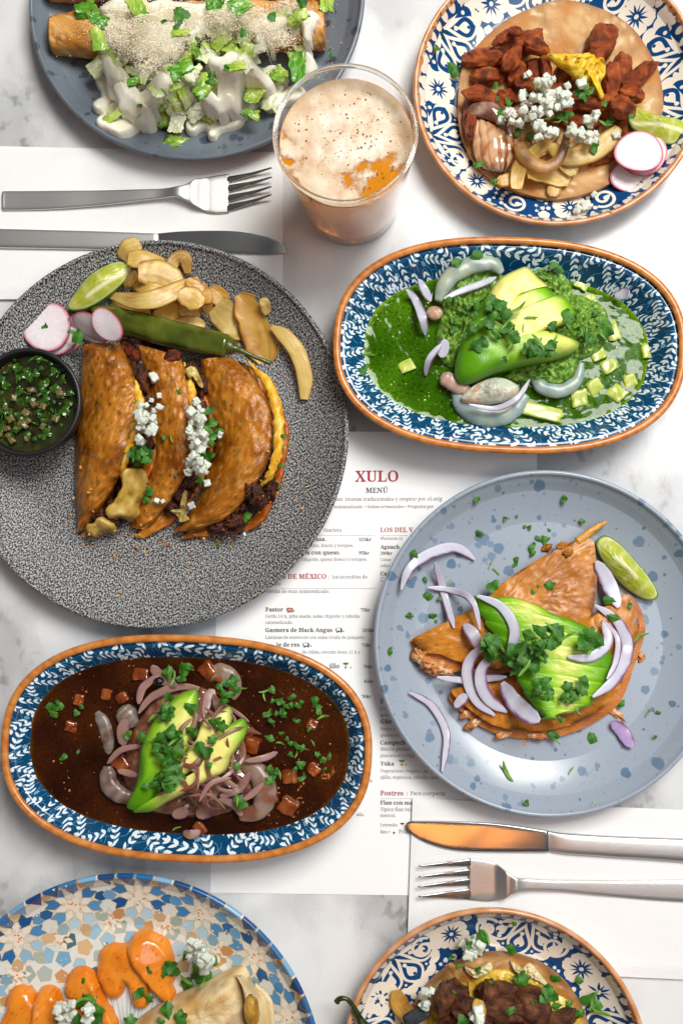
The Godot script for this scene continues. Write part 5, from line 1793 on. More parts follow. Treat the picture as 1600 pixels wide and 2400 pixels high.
	avocado([[1128, 745], [1144, 690], [1172, 650], [1222, 624], [1240, 626], [1262, 648], [1284, 668], [1262, 672], [1234, 682], [1210, 700], [1190, 735], [1165, 790], [1140, 800]], 0.027, 0.010, "rearmost pale yellow avocado slice of the green dish fan", [1215, 672], AG, 0.6, 0.95)
	avocado([[1110, 800], [1150, 760], [1178, 722], [1202, 698], [1226, 678], [1264, 662], [1302, 690], [1280, 696], [1244, 712], [1218, 735], [1192, 790], [1150, 815]], 0.0268, 0.0098, "second avocado slice from the back of the green dish fan", [1206, 724], AG, 0.6, 0.45)
	avocado([[1100, 830], [1160, 790], [1195, 740], [1222, 712], [1258, 690], [1322, 694], [1347, 733], [1322, 728], [1266, 726], [1236, 745], [1206, 800], [1140, 840]], 0.0265, 0.0096, "middle avocado slice with a knobbly right end in the green dish", [1250, 735], AG, 0.6, 0.45)
	avocado([[1100, 850], [1170, 800], [1212, 752], [1244, 728], [1292, 714], [1334, 720], [1342, 740], [1320, 758], [1286, 770], [1252, 792], [1215, 822], [1160, 850]], 0.026, 0.0105, "broad pale avocado slice in front of the middle one in the green dish", [1275, 745], AG, 0.6, 0.9)
	avocado([[1066, 872], [1074, 820], [1098, 760], [1126, 715], [1142, 690], [1150, 700], [1140, 750], [1152, 795], [1200, 810], [1250, 790], [1286, 773], [1316, 780], [1354, 797], [1351, 818], [1299, 840], [1238, 852], [1164, 870], [1113, 892], [1082, 896]], 0.020, 0.019, "front avocado slice wrapping the lower left of the green dish fan", [1330, 780], AG, 0.5, 0.35)
	herbs(strew(1166, 745, 24, 46, 24, 20, 34, -0.2) + [[1210, 727, 40], [1244, 744, 24], [1124, 803, 36], [1118, 810, 30], [1108, 775, 22], [1198, 768, 20], [1224, 770, 18], [1202, 790, 34], [1190, 824, 28], [1180, 843, 16], [1325, 740, 36], [1333, 755, 26], [1294, 766, 26]] + strew(1268, 815, 30, 24, 18, 20, 36), "chopped cilantro leaf lying on the green dish avocado", "cilantro on the green dish")
	herbs([[1115, 602, 34], [1072, 615, 28], [1420, 763, 44], [855, 830, 34], [850, 868, 26], [1275, 630, 24], [1310, 632, 24], [1296, 620, 28]] + strew(1390, 770, 30, 60, 12, 14, 26) + strew(1080, 740, 40, 60, 14, 12, 22), "cilantro bit in the green broth or on its pulp", "cilantro in the green broth")
	# ---------------- brown broth
	d = D.brown
	L = d[0].y + lv
	lv = 0.0222
	L = d[0].y + lv
	broth(d, lv, mat("brown_broth", 0.06, {metallic_specular = 0.35, vertex_color_use_as_albedo = true, albedo_texture = noise_tex(1024, 0.05, FastNoiseLite.TYPE_SIMPLEX_SMOOTH, 5, 43, ramp([[0.0, "7a6c64"], [0.30, "9a8c82"], [0.70, "b4a496"], [1.0, "d8c0a4"]])), uv1_triplanar = true, uv1_world_triplanar = true, uv1_scale = Vector3.ONE * 7.0}), func(w, p):
		var c := mix3(lin("33180a"), lin("50280e"), lin("70401a"), n01(p, 22.0))
		return c.lerp(lin("9a7a1a"), smoothstep(0.03, 0.0, w) * 0.55), "brown_broth", "dark brown peppery broth filling the lower oval dish")
	droplets(d, lv, 150, lin("1a0c05"), lin("2e1a0c"), "pepper_flecks", "black pepper flecks floating on the brown broth", "pepper")
	droplets(d, lv, 200, lin("7a3a0c"), lin("b8701c"), "oil_drops", "orange oil drops floating on the brown broth", "oil")
	var org := func(_u, _w, p): return mix3(lin("4a1c0a"), lin("803a14"), lin("a8602c"), n01(p, 90.0))
	var wetm := mat("wet")
	var toms := [[332, 1582, 38, 30], [251, 1628, 26, 28], [186, 1640, 28, 24], [168, 1702, 28, 30], [288, 1636, 30, 26], [488, 1570, 40, 36], [731, 1699, 26, 28], [758, 1781, 16, 18], [735, 1802, 32, 28], [680, 1818, 36, 36], [677, 1886, 46, 40], [286, 1790, 44, 36], [324, 1735, 30, 44], [592, 1744, 38, 38], [580, 1716, 34, 34], [431, 1876, 36, 34], [560, 1770, 30, 30], [540, 1834, 34, 24], [470, 1940, 36, 24], [405, 1890, 26, 26], [618, 1820, 26, 30], [640, 1870, 26, 26], [580, 1900, 30, 30], [520, 1590, 30, 30]]
	var tn := whereabouts(toms, 450, 1760, "orange brown tomato cube", "the brown dish")
	for k in toms.size():
		var s: Array = toms[k]
		chunk(s[0], s[1], s[2], s[3], s[0] * 0.7, maxf(L - mm(s[3]) * 0.26, drop(s[0], s[1]).y - 0.001), org, wetm, "tomato_cube", tn[k], "tomato", "tomato cubes in the brown broth", 3.6)
	var gp := lin("7c6858")
	prawn([[228, 1668], [246, 1700], [254, 1735], [256, 1768]], 34, L - 0.001, lin("76675a"), lin("5a3018"), "grey prawn surfacing at the left in the brown broth")
	prawn([[282, 1660], [300, 1680], [312, 1705]], 50, L + 0.001, gp, lin("8a6a54"), "pale grey prawn piece left of the onion heap in the brown dish")
	prawn([[252, 1795], [256, 1835], [280, 1862], [320, 1872]], 44, L + 0.002, lin("6e5040"), lin("5a3018"), "greyish prawn at the lower left of the brown dish heap")
	prawn([[565, 1790], [606, 1815], [622, 1858], [606, 1900], [560, 1915]], 52, L + 0.003, lin("8a6650"), lin("783c1c"), "pinkish prawn curled round the right of the brown dish heap")
	prawn([[480, 1590], [520, 1575], [548, 1600], [550, 1640]], 44, L - 0.001, lin("8a6a50"), lin("7a4420"), "prawn under the broth behind the heap in the brown dish")
	heap([[330, 1680], [380, 1620], [450, 1600], [520, 1640], [560, 1720], [600, 1800], [590, 1870], [520, 1910], [430, 1915], [340, 1895], [290, 1830], [300, 1740]], L - 0.001, 0.014, func(p): return mix3(lin("3a1d10"), lin("7a4a34"), lin("a87a60"), n01(p, 110.0)), mat("wet"), "onion_heap", "wet heap of onion and tomato under the brown dish avocado", "salad", 0.3, 140.0)
	G = "stained red onion slices in the brown broth"
	var tan := Color("ae8270")
	for s in [[[[325, 1672], [356, 1634], [412, 1611], [468, 1612]], 24, 1.0, "long pale onion arc behind the left avocado slice in the brown dish"], [[[356, 1560], [380, 1589], [414, 1606]], 36, -1.0, "pale onion petal pointing up with a black peppercorn on it"], [[[294, 1685], [288, 1715], [290, 1748]], 36, -1.0, "broad pink onion slice left of the brown dish avocado"], [[[252, 1790], [284, 1758], [332, 1748]], 18, 1.0, "purple edged onion arc at the left of the brown dish heap"], [[[466, 1692], [486, 1640], [502, 1616]], 36, 1.0, "pink onion slice between the two avocado halves"], [[[500, 1628], [508, 1650], [512, 1672]], 22, 1.0, "short purple onion slice right of the avocado gap"],
			[[[520, 1648], [552, 1668], [584, 1692]], 12, 1.0, "thin orange onion sliver slanting out of the brown heap"], [[[446, 1865], [492, 1868], [506, 1850], [486, 1836]], 22, 1.0, "onion hook folded under the front avocado slice"], [[[516, 1866], [560, 1848], [586, 1810]], 26, 1.0, "purple rimmed onion arc at the lower right of the brown heap"], [[[514, 1872], [550, 1886], [566, 1912]], 24, -1.0, "onion slice hanging off the lower right of the brown heap"], [[[462, 1914], [486, 1898], [512, 1890]], 46, 1.0, "broad triangular onion piece at the foot of the brown heap"], [[[404, 1910], [424, 1906], [440, 1898]], 34, 1.0, "short tan onion piece below the front avocado slice"],
			[[[503, 1822], [530, 1832], [556, 1846]], 16, 1.0, "small onion strip right of the front avocado slice"], [[[570, 1875], [594, 1858], [616, 1836]], 20, -1.0, "onion strip across the curled prawn in the brown dish"], [[[276, 1806], [300, 1812], [322, 1818]], 20, 1.0, "flat onion end poking out left of the brown dish avocado"], [[[574, 1784], [618, 1777], [650, 1763]], 20, 1.0, "pink onion strip reaching right into the brown broth"], [[[325, 1650], [335, 1612], [370, 1584]], 24, -1.0, "dark wet onion slice at the rear left of the brown heap"], [[[430, 1950], [446, 1956], [470, 1948]], 26, -1.0, "onion bit floating at the lower rim of the brown dish"]]:
		red_onion(s[0], s[1] * 0.85, s[2], s[3], G, 3.0, 0.55, tan, 0.8)
	for k in 52:
		var t := rng.randf() * TAU
		var r := sqrt(rng.randf())
		var x := 455.0 + cos(t) * r * 118.0
		var y := 1770.0 + sin(t) * r * 118.0
		var a := rng.randf() * TAU
		var l := rng.randf_range(26.0, 52.0)
		red_onion([[x - cos(a) * l, y - sin(a) * l], [x + sin(a) * 18.0, y - cos(a) * 18.0], [x + cos(a) * l, y + sin(a) * l]], rng.randf_range(7.0, 13.0), [1.0, -1.0][k % 2], "stained onion strip tangled in the heap under the brown dish avocado", "onion strips in the brown heap", 1.0, [0.9, 0.2, 0.0][k % 3], [Color("a87a66"), Color("8a5444"), Color("9a6a56")][k % 3], 0.7)
	AG = "avocado slices on the brown dish"
	avocado([[294, 1893], [308, 1859], [321, 1819], [325, 1766], [342, 1717], [375, 1669], [412, 1634], [436, 1621], [458, 1620], [461, 1653], [459, 1701], [446, 1739], [430, 1776], [408, 1803], [384, 1835], [362, 1870], [342, 1903], [318, 1904]], 0.0335, 0.0115, "left green avocado slice, the largest on the brown dish", [450, 1690], AG, 0.7, 0.25)
	avocado([[536, 1658], [541, 1691], [516, 1736], [500, 1771], [466, 1797], [418, 1828], [358, 1868], [392, 1819], [426, 1776], [456, 1734], [474, 1693], [507, 1671]], 0.0345, 0.010, "middle yellow avocado slice on the brown dish", [470, 1720], AG, 0.7, 1.05)
	avocado([[563, 1686], [576, 1701], [572, 1728], [543, 1773], [527, 1808], [498, 1827], [444, 1856], [391, 1883], [359, 1902], [332, 1907], [310, 1903], [364, 1867], [418, 1831], [464, 1803], [496, 1768], [516, 1731], [524, 1710]], 0.0345, 0.0115, "front avocado slice with a green outer edge on the brown dish", [470, 1790], AG, 0.7, 0.85)
	herbs(strew(380, 1670, 24, 20, 10, 18, 32) + strew(396, 1750, 30, 44, 24, 20, 38, 0.2) + strew(400, 1822, 44, 22, 20, 20, 36, -0.4) + [[448, 1660, 30], [500, 1692, 26], [520, 1702, 30], [510, 1690, 22], [498, 1733, 22], [472, 1756, 34], [486, 1762, 28], [490, 1796, 18], [341, 1842, 18], [450, 1716, 28]], "chopped cilantro leaf lying on the brown dish avocado", "cilantro on the brown dish")
	herbs([[299, 1722, 22], [332, 1726, 24], [395, 1577, 30], [408, 1590, 26], [424, 1592, 24], [398, 1632, 24], [430, 1567, 34], [440, 1560, 26], [538, 1597, 40], [566, 1880, 34], [556, 1872, 26], [555, 1796, 20], [640, 1815, 26], [632, 1830, 22], [630, 1800, 22], [414, 1940, 16]] + strew(650, 1640, 40, 40, 14, 12, 26) + strew(700, 1740, 80, 110, 34, 8, 24) + strew(150, 1700, 60, 80, 10, 10, 30) + strew(540, 1620, 30, 30, 10, 12, 24), "cilantro bit floating in the brown broth", "cilantro in the brown broth", )
	var pc := MB.new()
	blob(pc, drop(374, 1596) + Vector3(0, 0.002, 0), Vector3(0.0034, 0.0026, 0.0026), 0.3, 0.2, 2.0, func(_u, _w, _p): return lin("14100e"))
	tag(put("burnt_bit", pc, mat("wet")), "black burnt bit lying on the pale onion petal in the brown dish", "pepper")

# ================================================================ the spotted plate: folded tortillas, avocado, red onion
func half_moon(outline: Array, inner: Array, y: float, label: String, fill: Array) -> void:
	var c := px(outline[0][0], outline[0][1])
	var root := thing("folded_tortilla", Vector3(c.x, 0.005, c.z), label, "tortilla", "folded tortillas on the spotted plate")
	var b := MB.new()
	pillow(b, flat(outline, y + 0.004, 6), y, func(w, q): return 0.0035 * pow(w + 0.15, 0.3) + 0.0008 * nf.get_noise_2d(q.x * 130.0, q.y * 130.0), func(w, p): return tortilla_color(p, 0.2, 0.12).lerp(lin("c96a24"), 0.35), 8)
	put("lower_layer", b, mat("fried"), root)
	for e in fill:
		b = MB.new()
		lumps(b, [[e[0], e[1], e[2] * 0.8, e[3] * 0.8, e[4], e[5] - 1.0]], func(p): return mix3(lin("a8541c"), lin("cf8a4e"), lin("ecd2b0"), n01(p, 130.0)), 0.9)
		put("filling", b, mat("moist"), root)
	b = MB.new()
	pillow(b, flat(inner, y + 0.011, 18), y + 0.006, func(w, q): return 0.0052 * pow(w + 0.04, 0.4) + 0.0007 * nf.get_noise_2d(q.x * 100.0, q.y * 100.0) + 0.0003 * nz.get_noise_2d(q.x * 240.0, q.y * 240.0) + 0.004 * nz.get_noise_2d(q.x * 22.0, q.y * 22.0) * w + 0.0011 * blister(Vector3(q.x, 0.02, q.y)), func(w, p):
		p.y = 0.02
		var c2 := tortilla_color(p, -0.2, 0.2).lerp(lin("c87c22"), 0.35)
		return c2.lerp(lin("4a1e0a"), smoothstep(0.12, 0.0, w) * smoothstep(0.45, 0.7, n01(p + Vector3(2, 0, 0), 50.0)) * 0.8), 40)
	put("upper_layer", b, mat("fried_soft"), root)

func food_f3() -> void:
	half_moon([[1053, 1628], [1080, 1668], [1143, 1712], [1214, 1731], [1294, 1731], [1379, 1702], [1452, 1648], [1487, 1561], [1513, 1472], [1486, 1402], [1445, 1398], [1380, 1450], [1250, 1560], [1130, 1610]], [[1060, 1618], [1090, 1655], [1150, 1698], [1214, 1712], [1294, 1712], [1374, 1684], [1442, 1634], [1474, 1556], [1500, 1474], [1480, 1404], [1445, 1402], [1380, 1450], [1250, 1560], [1130, 1600]], 0.0062,
		"lower folded tortilla with charred rim, curving under the avocado to the right", [[1110, 1695, 60, 24, 0.6, 1], [1090, 1672, 40, 22, 0.8, 1], [1225, 1735, 24, 40, 0.0, -1], [1440, 1672, 60, 26, -0.6, 0], [1500, 1540, 24, 30, 0, 0], [1180, 1722, 50, 20, 0.3, 1], [1300, 1660, 30, 30, 0.3, 3], [1260, 1726, 60, 20, 0, 1]])
	half_moon([[966, 1512], [975, 1492], [1115, 1425], [1200, 1352], [1313, 1281], [1368, 1262], [1388, 1268], [1398, 1320], [1398, 1390], [1376, 1462], [1300, 1500], [1200, 1574], [1090, 1572], [1016, 1584], [975, 1545]], [[972, 1506], [980, 1490], [1115, 1422], [1200, 1350], [1313, 1283], [1384, 1262], [1398, 1310], [1398, 1388], [1374, 1456], [1290, 1500], [1190, 1566], [1080, 1552], [1030, 1534], [1000, 1530]], 0.0068,
		"upper folded tortilla pointing to the lime, its pale filling showing at the left end", [[985, 1535, 44, 50, 0.3, 2], [1020, 1565, 50, 40, 0.3, 2], [1000, 1552, 40, 36, 0, 3], [1045, 1575, 40, 22, 0, 1], [1120, 1572, 60, 20, 0, 1]])
	var b := MB.new()
	sweep(b, smooth_path(p3([[1352, 1270, 14], [1378, 1250, 14], [1400, 1234, 13], [1420, 1223, 12]]), 16), [0.0028, 0.0024, 0.002, 0.001], [0.0014, 0.0012, 0.001, 0.0006], func(_f, _a, p): return lin("b87416").lerp(lin("e0a63a"), n01(p, 200.0)), 2.0, 8, 0.3)
	tag(put("crisp_strip", b, mat("fried")), "thin orange crisp sticking out of the tip of the upper tortilla", "crisp")
	for k in [[1340, 1312], [1325, 1296], [1290, 1300]]:
		b = MB.new()
		lumps(b, [[k[0] - 10, k[1] - 16, 26, 18, 0.5, 0]], func(p): return tortilla_color(p, 0.5), 0.6)
		tag(put("crisp_crumb", b, mat("fried")), "browned cheese crumb along the upper fold of the tortilla", "crumb", "browned crumbs on the tortilla fold")
	# avocado fan: thin slices spread from a waist at the left
	var lefts := [[1111, 1397], [1120, 1425], [1138, 1455], [1160, 1490], [1182, 1525], [1200, 1560], [1212, 1590], [1228, 1620], [1246, 1650], [1262, 1668]]
	var rights := [[1300, 1440], [1362, 1462], [1404, 1496], [1426, 1532], [1428, 1566], [1418, 1600], [1400, 1628], [1376, 1652], [1346, 1664], [1306, 1672], [1270, 1674]]
	var names_ := ["topmost", "second", "third", "fourth", "fifth", "sixth", "seventh", "eighth", "lowest"]
	for k in 9:
		var a: Array = lefts[k]
		var e: Array = lefts[k + 1]
		var r: Array = rights[k]
		var s: Array = rights[k + 1]
		var mx: float = (a[0] + r[0]) / 2.0
		var my: float = (a[1] + r[1]) / 2.0 - (18.0 - k * 2.0)
		var nx: float = (e[0] + s[0]) / 2.0
		var ny: float = (e[1] + s[1]) / 2.0 + 4.0
		avocado([a, [lerpf(a[0], mx, 0.5), lerpf(a[1], my, 0.6)], [mx, my], [lerpf(mx, r[0], 0.6), lerpf(my, r[1], 0.5)], r, [(r[0] + s[0]) / 2.0 + 6, (r[1] + s[1]) / 2.0], [s[0] - 4, s[1] + 8], [nx + 20, ny + 14], [nx - 20, ny + 12], [e[0] + 10, e[1] + 16], e], 0.0185 + 0.0005 * k, 0.0080, "%s avocado slice counted from the top of the fan on the spotted plate" % names_[k], [mx + 26, my + 10], "avocado slices fanned on the spotted plate", 0.6, 0.16)
	lime_wedge([[1400, 1270], [1420, 1255], [1452, 1272], [1492, 1315], [1520, 1348], [1544, 1390], [1534, 1406], [1506, 1402], [1468, 1378], [1436, 1345], [1408, 1303]], [1412, 1262], [1540, 1400], [[1445, 1305], [1492, 1352]], 0.015, "lime wedge lying on the upper right of the spotted plate")
	for s in [[[[940, 1382], [962, 1330], [1012, 1296], [1068, 1284], [1112, 1312]], 28, 1.0, "large red onion crescent lying on the plate at the upper left"], [[[1018, 1318], [1039, 1391], [1063, 1472]], 20, 1.0, "straight red onion strip crossing the left end of the upper tortilla"], [[[1001, 1377], [1058, 1384], [1105, 1408], [1124, 1476]], 18, 1.0, "thin red onion strip bending down beside the straight one"], [[[1086, 1464], [1108, 1488], [1120, 1522]], 32, 1.0, "red onion piece with deep purple skin on the left end of the upper tortilla"],
			[[[1023, 1587], [1086, 1594], [1140, 1590], [1186, 1586]], 20, -1.0, "flat red onion strip under the curved ones at the lower left"], [[[1066, 1658], [1080, 1642], [1094, 1628]], 26, 1.0, "short pale onion end at the left of the lower tortilla"], [[[1138, 1514], [1104, 1542], [1095, 1582], [1114, 1638], [1158, 1676]], 30, -1.0, "long white red onion arc left of the avocado, the outer one"], [[[1162, 1533], [1130, 1566], [1128, 1606], [1150, 1644], [1188, 1668]], 32, -1.0, "second red onion arc inside the outer one left of the avocado"],
			[[[1176, 1600], [1200, 1640], [1232, 1672], [1264, 1690]], 46, 1.0, "broad lens shaped red onion slice on the lower tortilla"], [[[959, 1622], [1012, 1654], [1046, 1722], [1036, 1808]], 20, -1.0, "purple red onion crescent lying alone at the lower left of the spotted plate"], [[[1396, 1316], [1424, 1366], [1448, 1424]], 40, 1.0, "pale broad red onion slice beside the lime wedge"], [[[1393, 1418], [1446, 1456], [1470, 1520], [1440, 1592], [1388, 1634]], 30, -1.0, "long red onion crescent along the right of the avocado, the outermost"],
			[[[1412, 1453], [1446, 1496], [1442, 1552], [1421, 1592]], 16, -1.0, "narrow red onion strip inside the outermost right crescent"]]:
		red_onion(s[0], s[1], s[2], s[3])
	red_onion([[1117, 1396], [1172, 1420], [1204, 1470], [1198, 1526], [1188, 1560]], 26, -1.0, "white onion arc laid over the upper left corner of the avocado", "red onion slices on the blue grey plate", 1.6, 0.4)
	red_onion([[1330, 1540], [1386, 1540], [1424, 1502], [1412, 1458]], 26, 1.0, "white onion hook lying over the right of the avocado", "red onion slices on the blue grey plate", 1.6, 0.5)
	red_onion([[1433, 1693], [1458, 1715], [1480, 1752]], 34, -1.0, "purple onion petal lying alone at the lower right of the spotted plate", "red onion slices on the blue grey plate", 1.2, 1.0, Color("c3a0cf"))
	herbs(strew(1226, 1545, 46, 34, 26, 22, 40) + strew(1300, 1490, 30, 20, 8, 20, 36) + strew(1340, 1610, 40, 26, 14, 18, 32, -0.5) + strew(1270, 1610, 26, 30, 10, 18, 30) + strew(1270, 1500, 34, 24, 8, 18, 34) + strew(1380, 1500, 26, 20, 8, 24, 44) + strew(1150, 1530, 20, 34, 8, 24, 46), "chopped cilantro leaf heaped on the fanned avocado", "cilantro on the spotted plate avocado")
	var bits := []
	for q in [[545, 195, 30], [975, 190, 36], [685, 288, 22], [743, 275, 12], [1068, 300, 28], [780, 330, 22], [805, 335, 26], [900, 345, 18], [880, 390, 46], [850, 385, 36], [560, 360, 36], [815, 430, 44], [820, 460, 30], [735, 505, 46], [610, 515, 34], [640, 548, 34], [235, 465, 38], [290, 590, 26], [305, 670, 44], [410, 605, 26], [360, 685, 22], [208, 770, 34], [325, 780, 48], [115, 950, 40], [625, 625, 60], [905, 620, 50], [820, 650, 24], [850, 622, 14], [1300, 720, 30], [1230, 780, 60], [1355, 870, 56], [1200, 690, 48], [1265, 1210, 36], [1400, 1245, 36], [1445, 1250, 26], [1430, 1370, 18], [1115, 1370, 56], [690, 1545, 76], [1010, 1535, 30], [790, 1700, 28], [1118, 1698, 14], [920, 1365, 50], [960, 1285, 30], [1045, 1245, 28], [940, 1390, 34]]:
		bits.append([860 + q[0] / 2.119, 1080 + q[1] / 2.119, q[2] / 2.119 * 1.15])
	herbs(bits, "cilantro bit strewn over the spotted plate round the tortillas", "cilantro strewn on the spotted plate", 0.2)

# ================================================================ the two open tacos on the floral plates
func soft_tortilla(outline: Array, y: float, lift: float, edge_up: float, label: String) -> void:
	var b := MB.new()
	pillow(b, flat(outline, y + 0.003, 6), y, func(w, q): return 0.0028 * pow(w + 0.1, 0.25) + edge_up * pow(1.0 - w, 3.0) + lift * nz.get_noise_2d(q.x * 26.0, q.y * 26.0) + 0.0004 * nf.get_noise_2d(q.x * 300.0, q.y * 300.0), func(w, p):
		var c := mix3(lin("9a6a38"), lin("bd8d52"), lin("d3ab72"), n01(p, 80.0))
		c = c.lerp(lin("e6cda2"), smoothstep(0.55, 0.72, n01(p + Vector3(3, 3, 1), 110.0)) * smoothstep(0.45, 0.7, n01(p + Vector3(1, 0, 0), 420.0)) * 0.9)
		c = c.lerp(lin("b8741c"), smoothstep(0.45, 0.7, n01(p + Vector3(8, 1, 2), 26.0)) * 0.85)
		return c.lerp(lin("8a5424"), smoothstep(0.06, 0.0, w) * 0.6), 30)
	tag(put("tortilla", b, mat("tortilla")), label, "tortilla", "open soft tortillas")

func pork(cx: float, cy: float, w: float, h: float, turn: float, lift: float, label: String, group: String, dark := 0.0) -> void:
	var p := drop(cx, cy, 1)
	var hh := maxf(mm(minf(w, h)) * 0.42, 0.002)
	var c := px(cx, cy, minf(p.y + hh * 0.45 + lift * 0.001, 0.030 if dark > 0.0 else 0.033))
	var b := MB.new()
	blob(b, c, Vector3(mm(w) * (0.64 if w > h else 0.52), hh * 1.2, mm(h) * (0.52 if w > h else 0.64)), -turn, 0.32, 1.1, func(_u, _w, q):
		var v := n01(q, 120.0)
		var k := mix3(lin("541f0a"), lin("963f14"), lin("c46a2a"), v) if dark == 0.0 else mix3(lin("2a120a"), lin("5c3018"), lin("8c5632"), v)
		return k.lerp(lin("180805"), smoothstep(0.62, 0.85, n01(q + Vector3(3, 1, 4), 70.0)) * 0.6), 36, 24, 2.2, cx * 1.7)
	tag(put("meat_chunk", b, mat("meat")), label, "meat", group)

func food_f4() -> void:
	var T := func(a: Array) -> Array:
		var o := []
		for q in a:
			var e := [940 + q[0] / 2.376, q[1] / 2.376]
			if q.size() > 2: e.append(q[2])
			o.append(e)
		return o
	soft_tortilla(T.call([[870, 8], [700, 60], [540, 150], [420, 260], [340, 380], [315, 540], [320, 690], [362, 830], [450, 960], [600, 1055], [820, 1110], [1000, 1092], [1180, 1010], [1320, 860], [1440, 660], [1452, 540], [1420, 380], [1330, 220], [1200, 100], [1040, 28]]), 0.0065, 0.0022, 0.003, "round soft corn tortilla lying open on the upper right floral plate")
	var G := "reddish pork chunks on the upper right taco"
	var chunks := [[600, 540, 110, 80, 0.2, 0], [640, 420, 110, 150, 0.1, 0], [870, 500, 150, 80, 0.0, 0], [700, 470, 130, 90, 0.3, 0], [1150, 850, 170, 90, -0.5, 0], [1220, 720, 70, 130, 0.1, 0], [930, 570, 130, 100, 0, 0], [380, 640, 80, 190, 0.05, 0], [1160, 620, 140, 90, 0.2, 0], [820, 620, 200, 120, 0, 0], [560, 640, 140, 100, 0.4, 0], [1000, 690, 160, 100, 0.1, 0],
			[460, 325, 205, 105, 0.03, 1], [670, 245, 210, 115, -0.45, 1], [752, 262, 110, 84, 0.4, 2], [612, 330, 90, 130, 0.5, 2], [580, 205, 130, 60, -0.6, 1], [635, 175, 60, 50, 0.2, 2], [480, 428, 150, 95, 0.1, 1], [490, 560, 210, 92, 0.65, 1], [745, 390, 100, 110, 0.2, 1], [803, 370, 56, 150, -0.15, 2], [900, 420, 90, 140, 0.1, 1], [1105, 245, 150, 190, 0.5, 1], [1080, 320, 90, 90, 0.2, 1], [1225, 390, 104, 150, 0.1, 1], [1165, 450, 100, 160, 0.1, 1], [1325, 425, 190, 92, -0.7, 1], [1095, 572, 240, 92, -0.06, 2], [1225, 600, 120, 110, 0.3, 1], [1280, 525, 110, 90, 0.3, 1], [400, 530, 100, 70, 0.2, 1], [385, 700, 60, 120, 0.1, 2]]
	var cn := whereabouts(chunks, 850, 480, "reddish brown pork chunk", "the upper right taco heap")
	for k in chunks.size():
		var m: Array = chunks[k]
		pork(940 + m[0] / 2.376, m[1] / 2.376, m[2] / 2.376, m[3] / 2.376, m[4], m[5], cn[k], G)
	# pineapple
	var b := MB.new()
	var o := flat(T.call([[815, 292], [880, 288], [960, 290], [1060, 285], [1130, 318], [1138, 400], [1112, 450], [1130, 520], [1112, 535], [1085, 490], [1045, 452], [990, 440], [940, 392], [860, 340]]), 0.031, 6)
	pillow(b, o, 0.026, func(w, q): return 0.0075 * pow(w + 0.05, 0.35) + 0.0012 * sin(q.x * 900.0 + q.y * 500.0) * w + 0.001 * nf.get_noise_2d(q.x * 200.0, q.y * 200.0), func(_w, p):
		var c := mix3(lin("b07a0a"), lin("e2b41c"), lin("f2d860"), n01(p, 90.0))
		return c.lerp(lin("5a2c08"), smoothstep(0.62, 0.8, n01(p + Vector3(6, 1, 1), 190.0)) * 0.85), 16)
	tag(put("pineapple_piece", b, mat("moist")), "roasted yellow pineapple piece with dark specks on top of the upper right taco", "pineapple")
	# charred onion wedge: stacked glossy layers
	var root := thing("charred_onion", px(940 + 520 / 2.376, 800 / 2.376, 0.010), "glossy charred onion wedge with dark layered edges at the left of the upper right taco", "onion")
	for k in 6:
		b = MB.new()
		var f := k / 5.0
		var pts := T.call([[lerpf(405, 590, f), lerpf(640, 740, f)], [lerpf(440, 622, f), lerpf(760, 800, f)], [lerpf(455, 618, f), lerpf(880, 880, f)], [lerpf(520, 585, f), lerpf(950, 965, f)]]) as Array
		var path := []
		for q in pts: path.append(px(q[0], q[1], 0.016 + 0.004 * sin(f * PI)))
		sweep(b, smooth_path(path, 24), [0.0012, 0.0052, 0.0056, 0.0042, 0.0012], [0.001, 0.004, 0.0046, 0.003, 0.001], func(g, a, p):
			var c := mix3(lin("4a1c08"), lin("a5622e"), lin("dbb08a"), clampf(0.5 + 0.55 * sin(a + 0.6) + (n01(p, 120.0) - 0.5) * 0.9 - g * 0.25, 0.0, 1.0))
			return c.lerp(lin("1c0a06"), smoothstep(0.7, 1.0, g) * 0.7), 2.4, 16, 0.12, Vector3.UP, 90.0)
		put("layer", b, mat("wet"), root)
	b = MB.new()
	var cap := []
	for q in T.call([[376, 640], [420, 612], [500, 622], [570, 680], [606, 770]]): cap.append(px(q[0], q[1], 0.021))
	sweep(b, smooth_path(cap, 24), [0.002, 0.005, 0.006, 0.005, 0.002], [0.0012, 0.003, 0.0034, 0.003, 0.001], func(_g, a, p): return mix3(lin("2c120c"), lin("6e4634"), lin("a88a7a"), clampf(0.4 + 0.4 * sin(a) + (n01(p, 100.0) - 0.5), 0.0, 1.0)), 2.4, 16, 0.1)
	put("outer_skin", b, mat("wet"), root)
	G = "grilled onion strips on the upper right taco"
	for g in [[[[845, 1095], [850, 1050], [858, 1000]], 62, "short flat grilled onion end at the bottom edge of the upper right taco", 0.0, 0.6], [[[530, 1012], [590, 1000], [660, 985]], 56, "pale grilled onion tip lying furthest left at the bottom of the upper right taco", 0.05, 0.5], [[[700, 955], [820, 962], [935, 1010]], 96, "broad pale grilled onion petal in the middle of the bottom row", 0.0, 0.8], [[[640, 1050], [650, 960], [690, 860]], 66, "upright grilled onion strip left of the curl", 0.1, 0.5],
			[[[880, 890], [930, 930], [975, 965]], 64, "glassy grilled onion piece right of the broad petal", 0.0, 0.8], [[[730, 800], [800, 780], [880, 715]], 60, "grilled onion strip under the diced onion", 0.1, 0.5], [[[700, 880], [770, 830], [840, 800]], 70, "grilled onion leaf inside the curl", 0.02, 0.6], [[[828, 810], [920, 870], [1040, 850], [1140, 790], [1208, 712]], 92, "large curved translucent grilled onion slice ending near the lime", 0.0, 0.85]]:
		grilled_onion(T.call(g[0]), g[1] / 2.376, g[2], g[3], g[4], G, 2.0)
	b = MB.new()
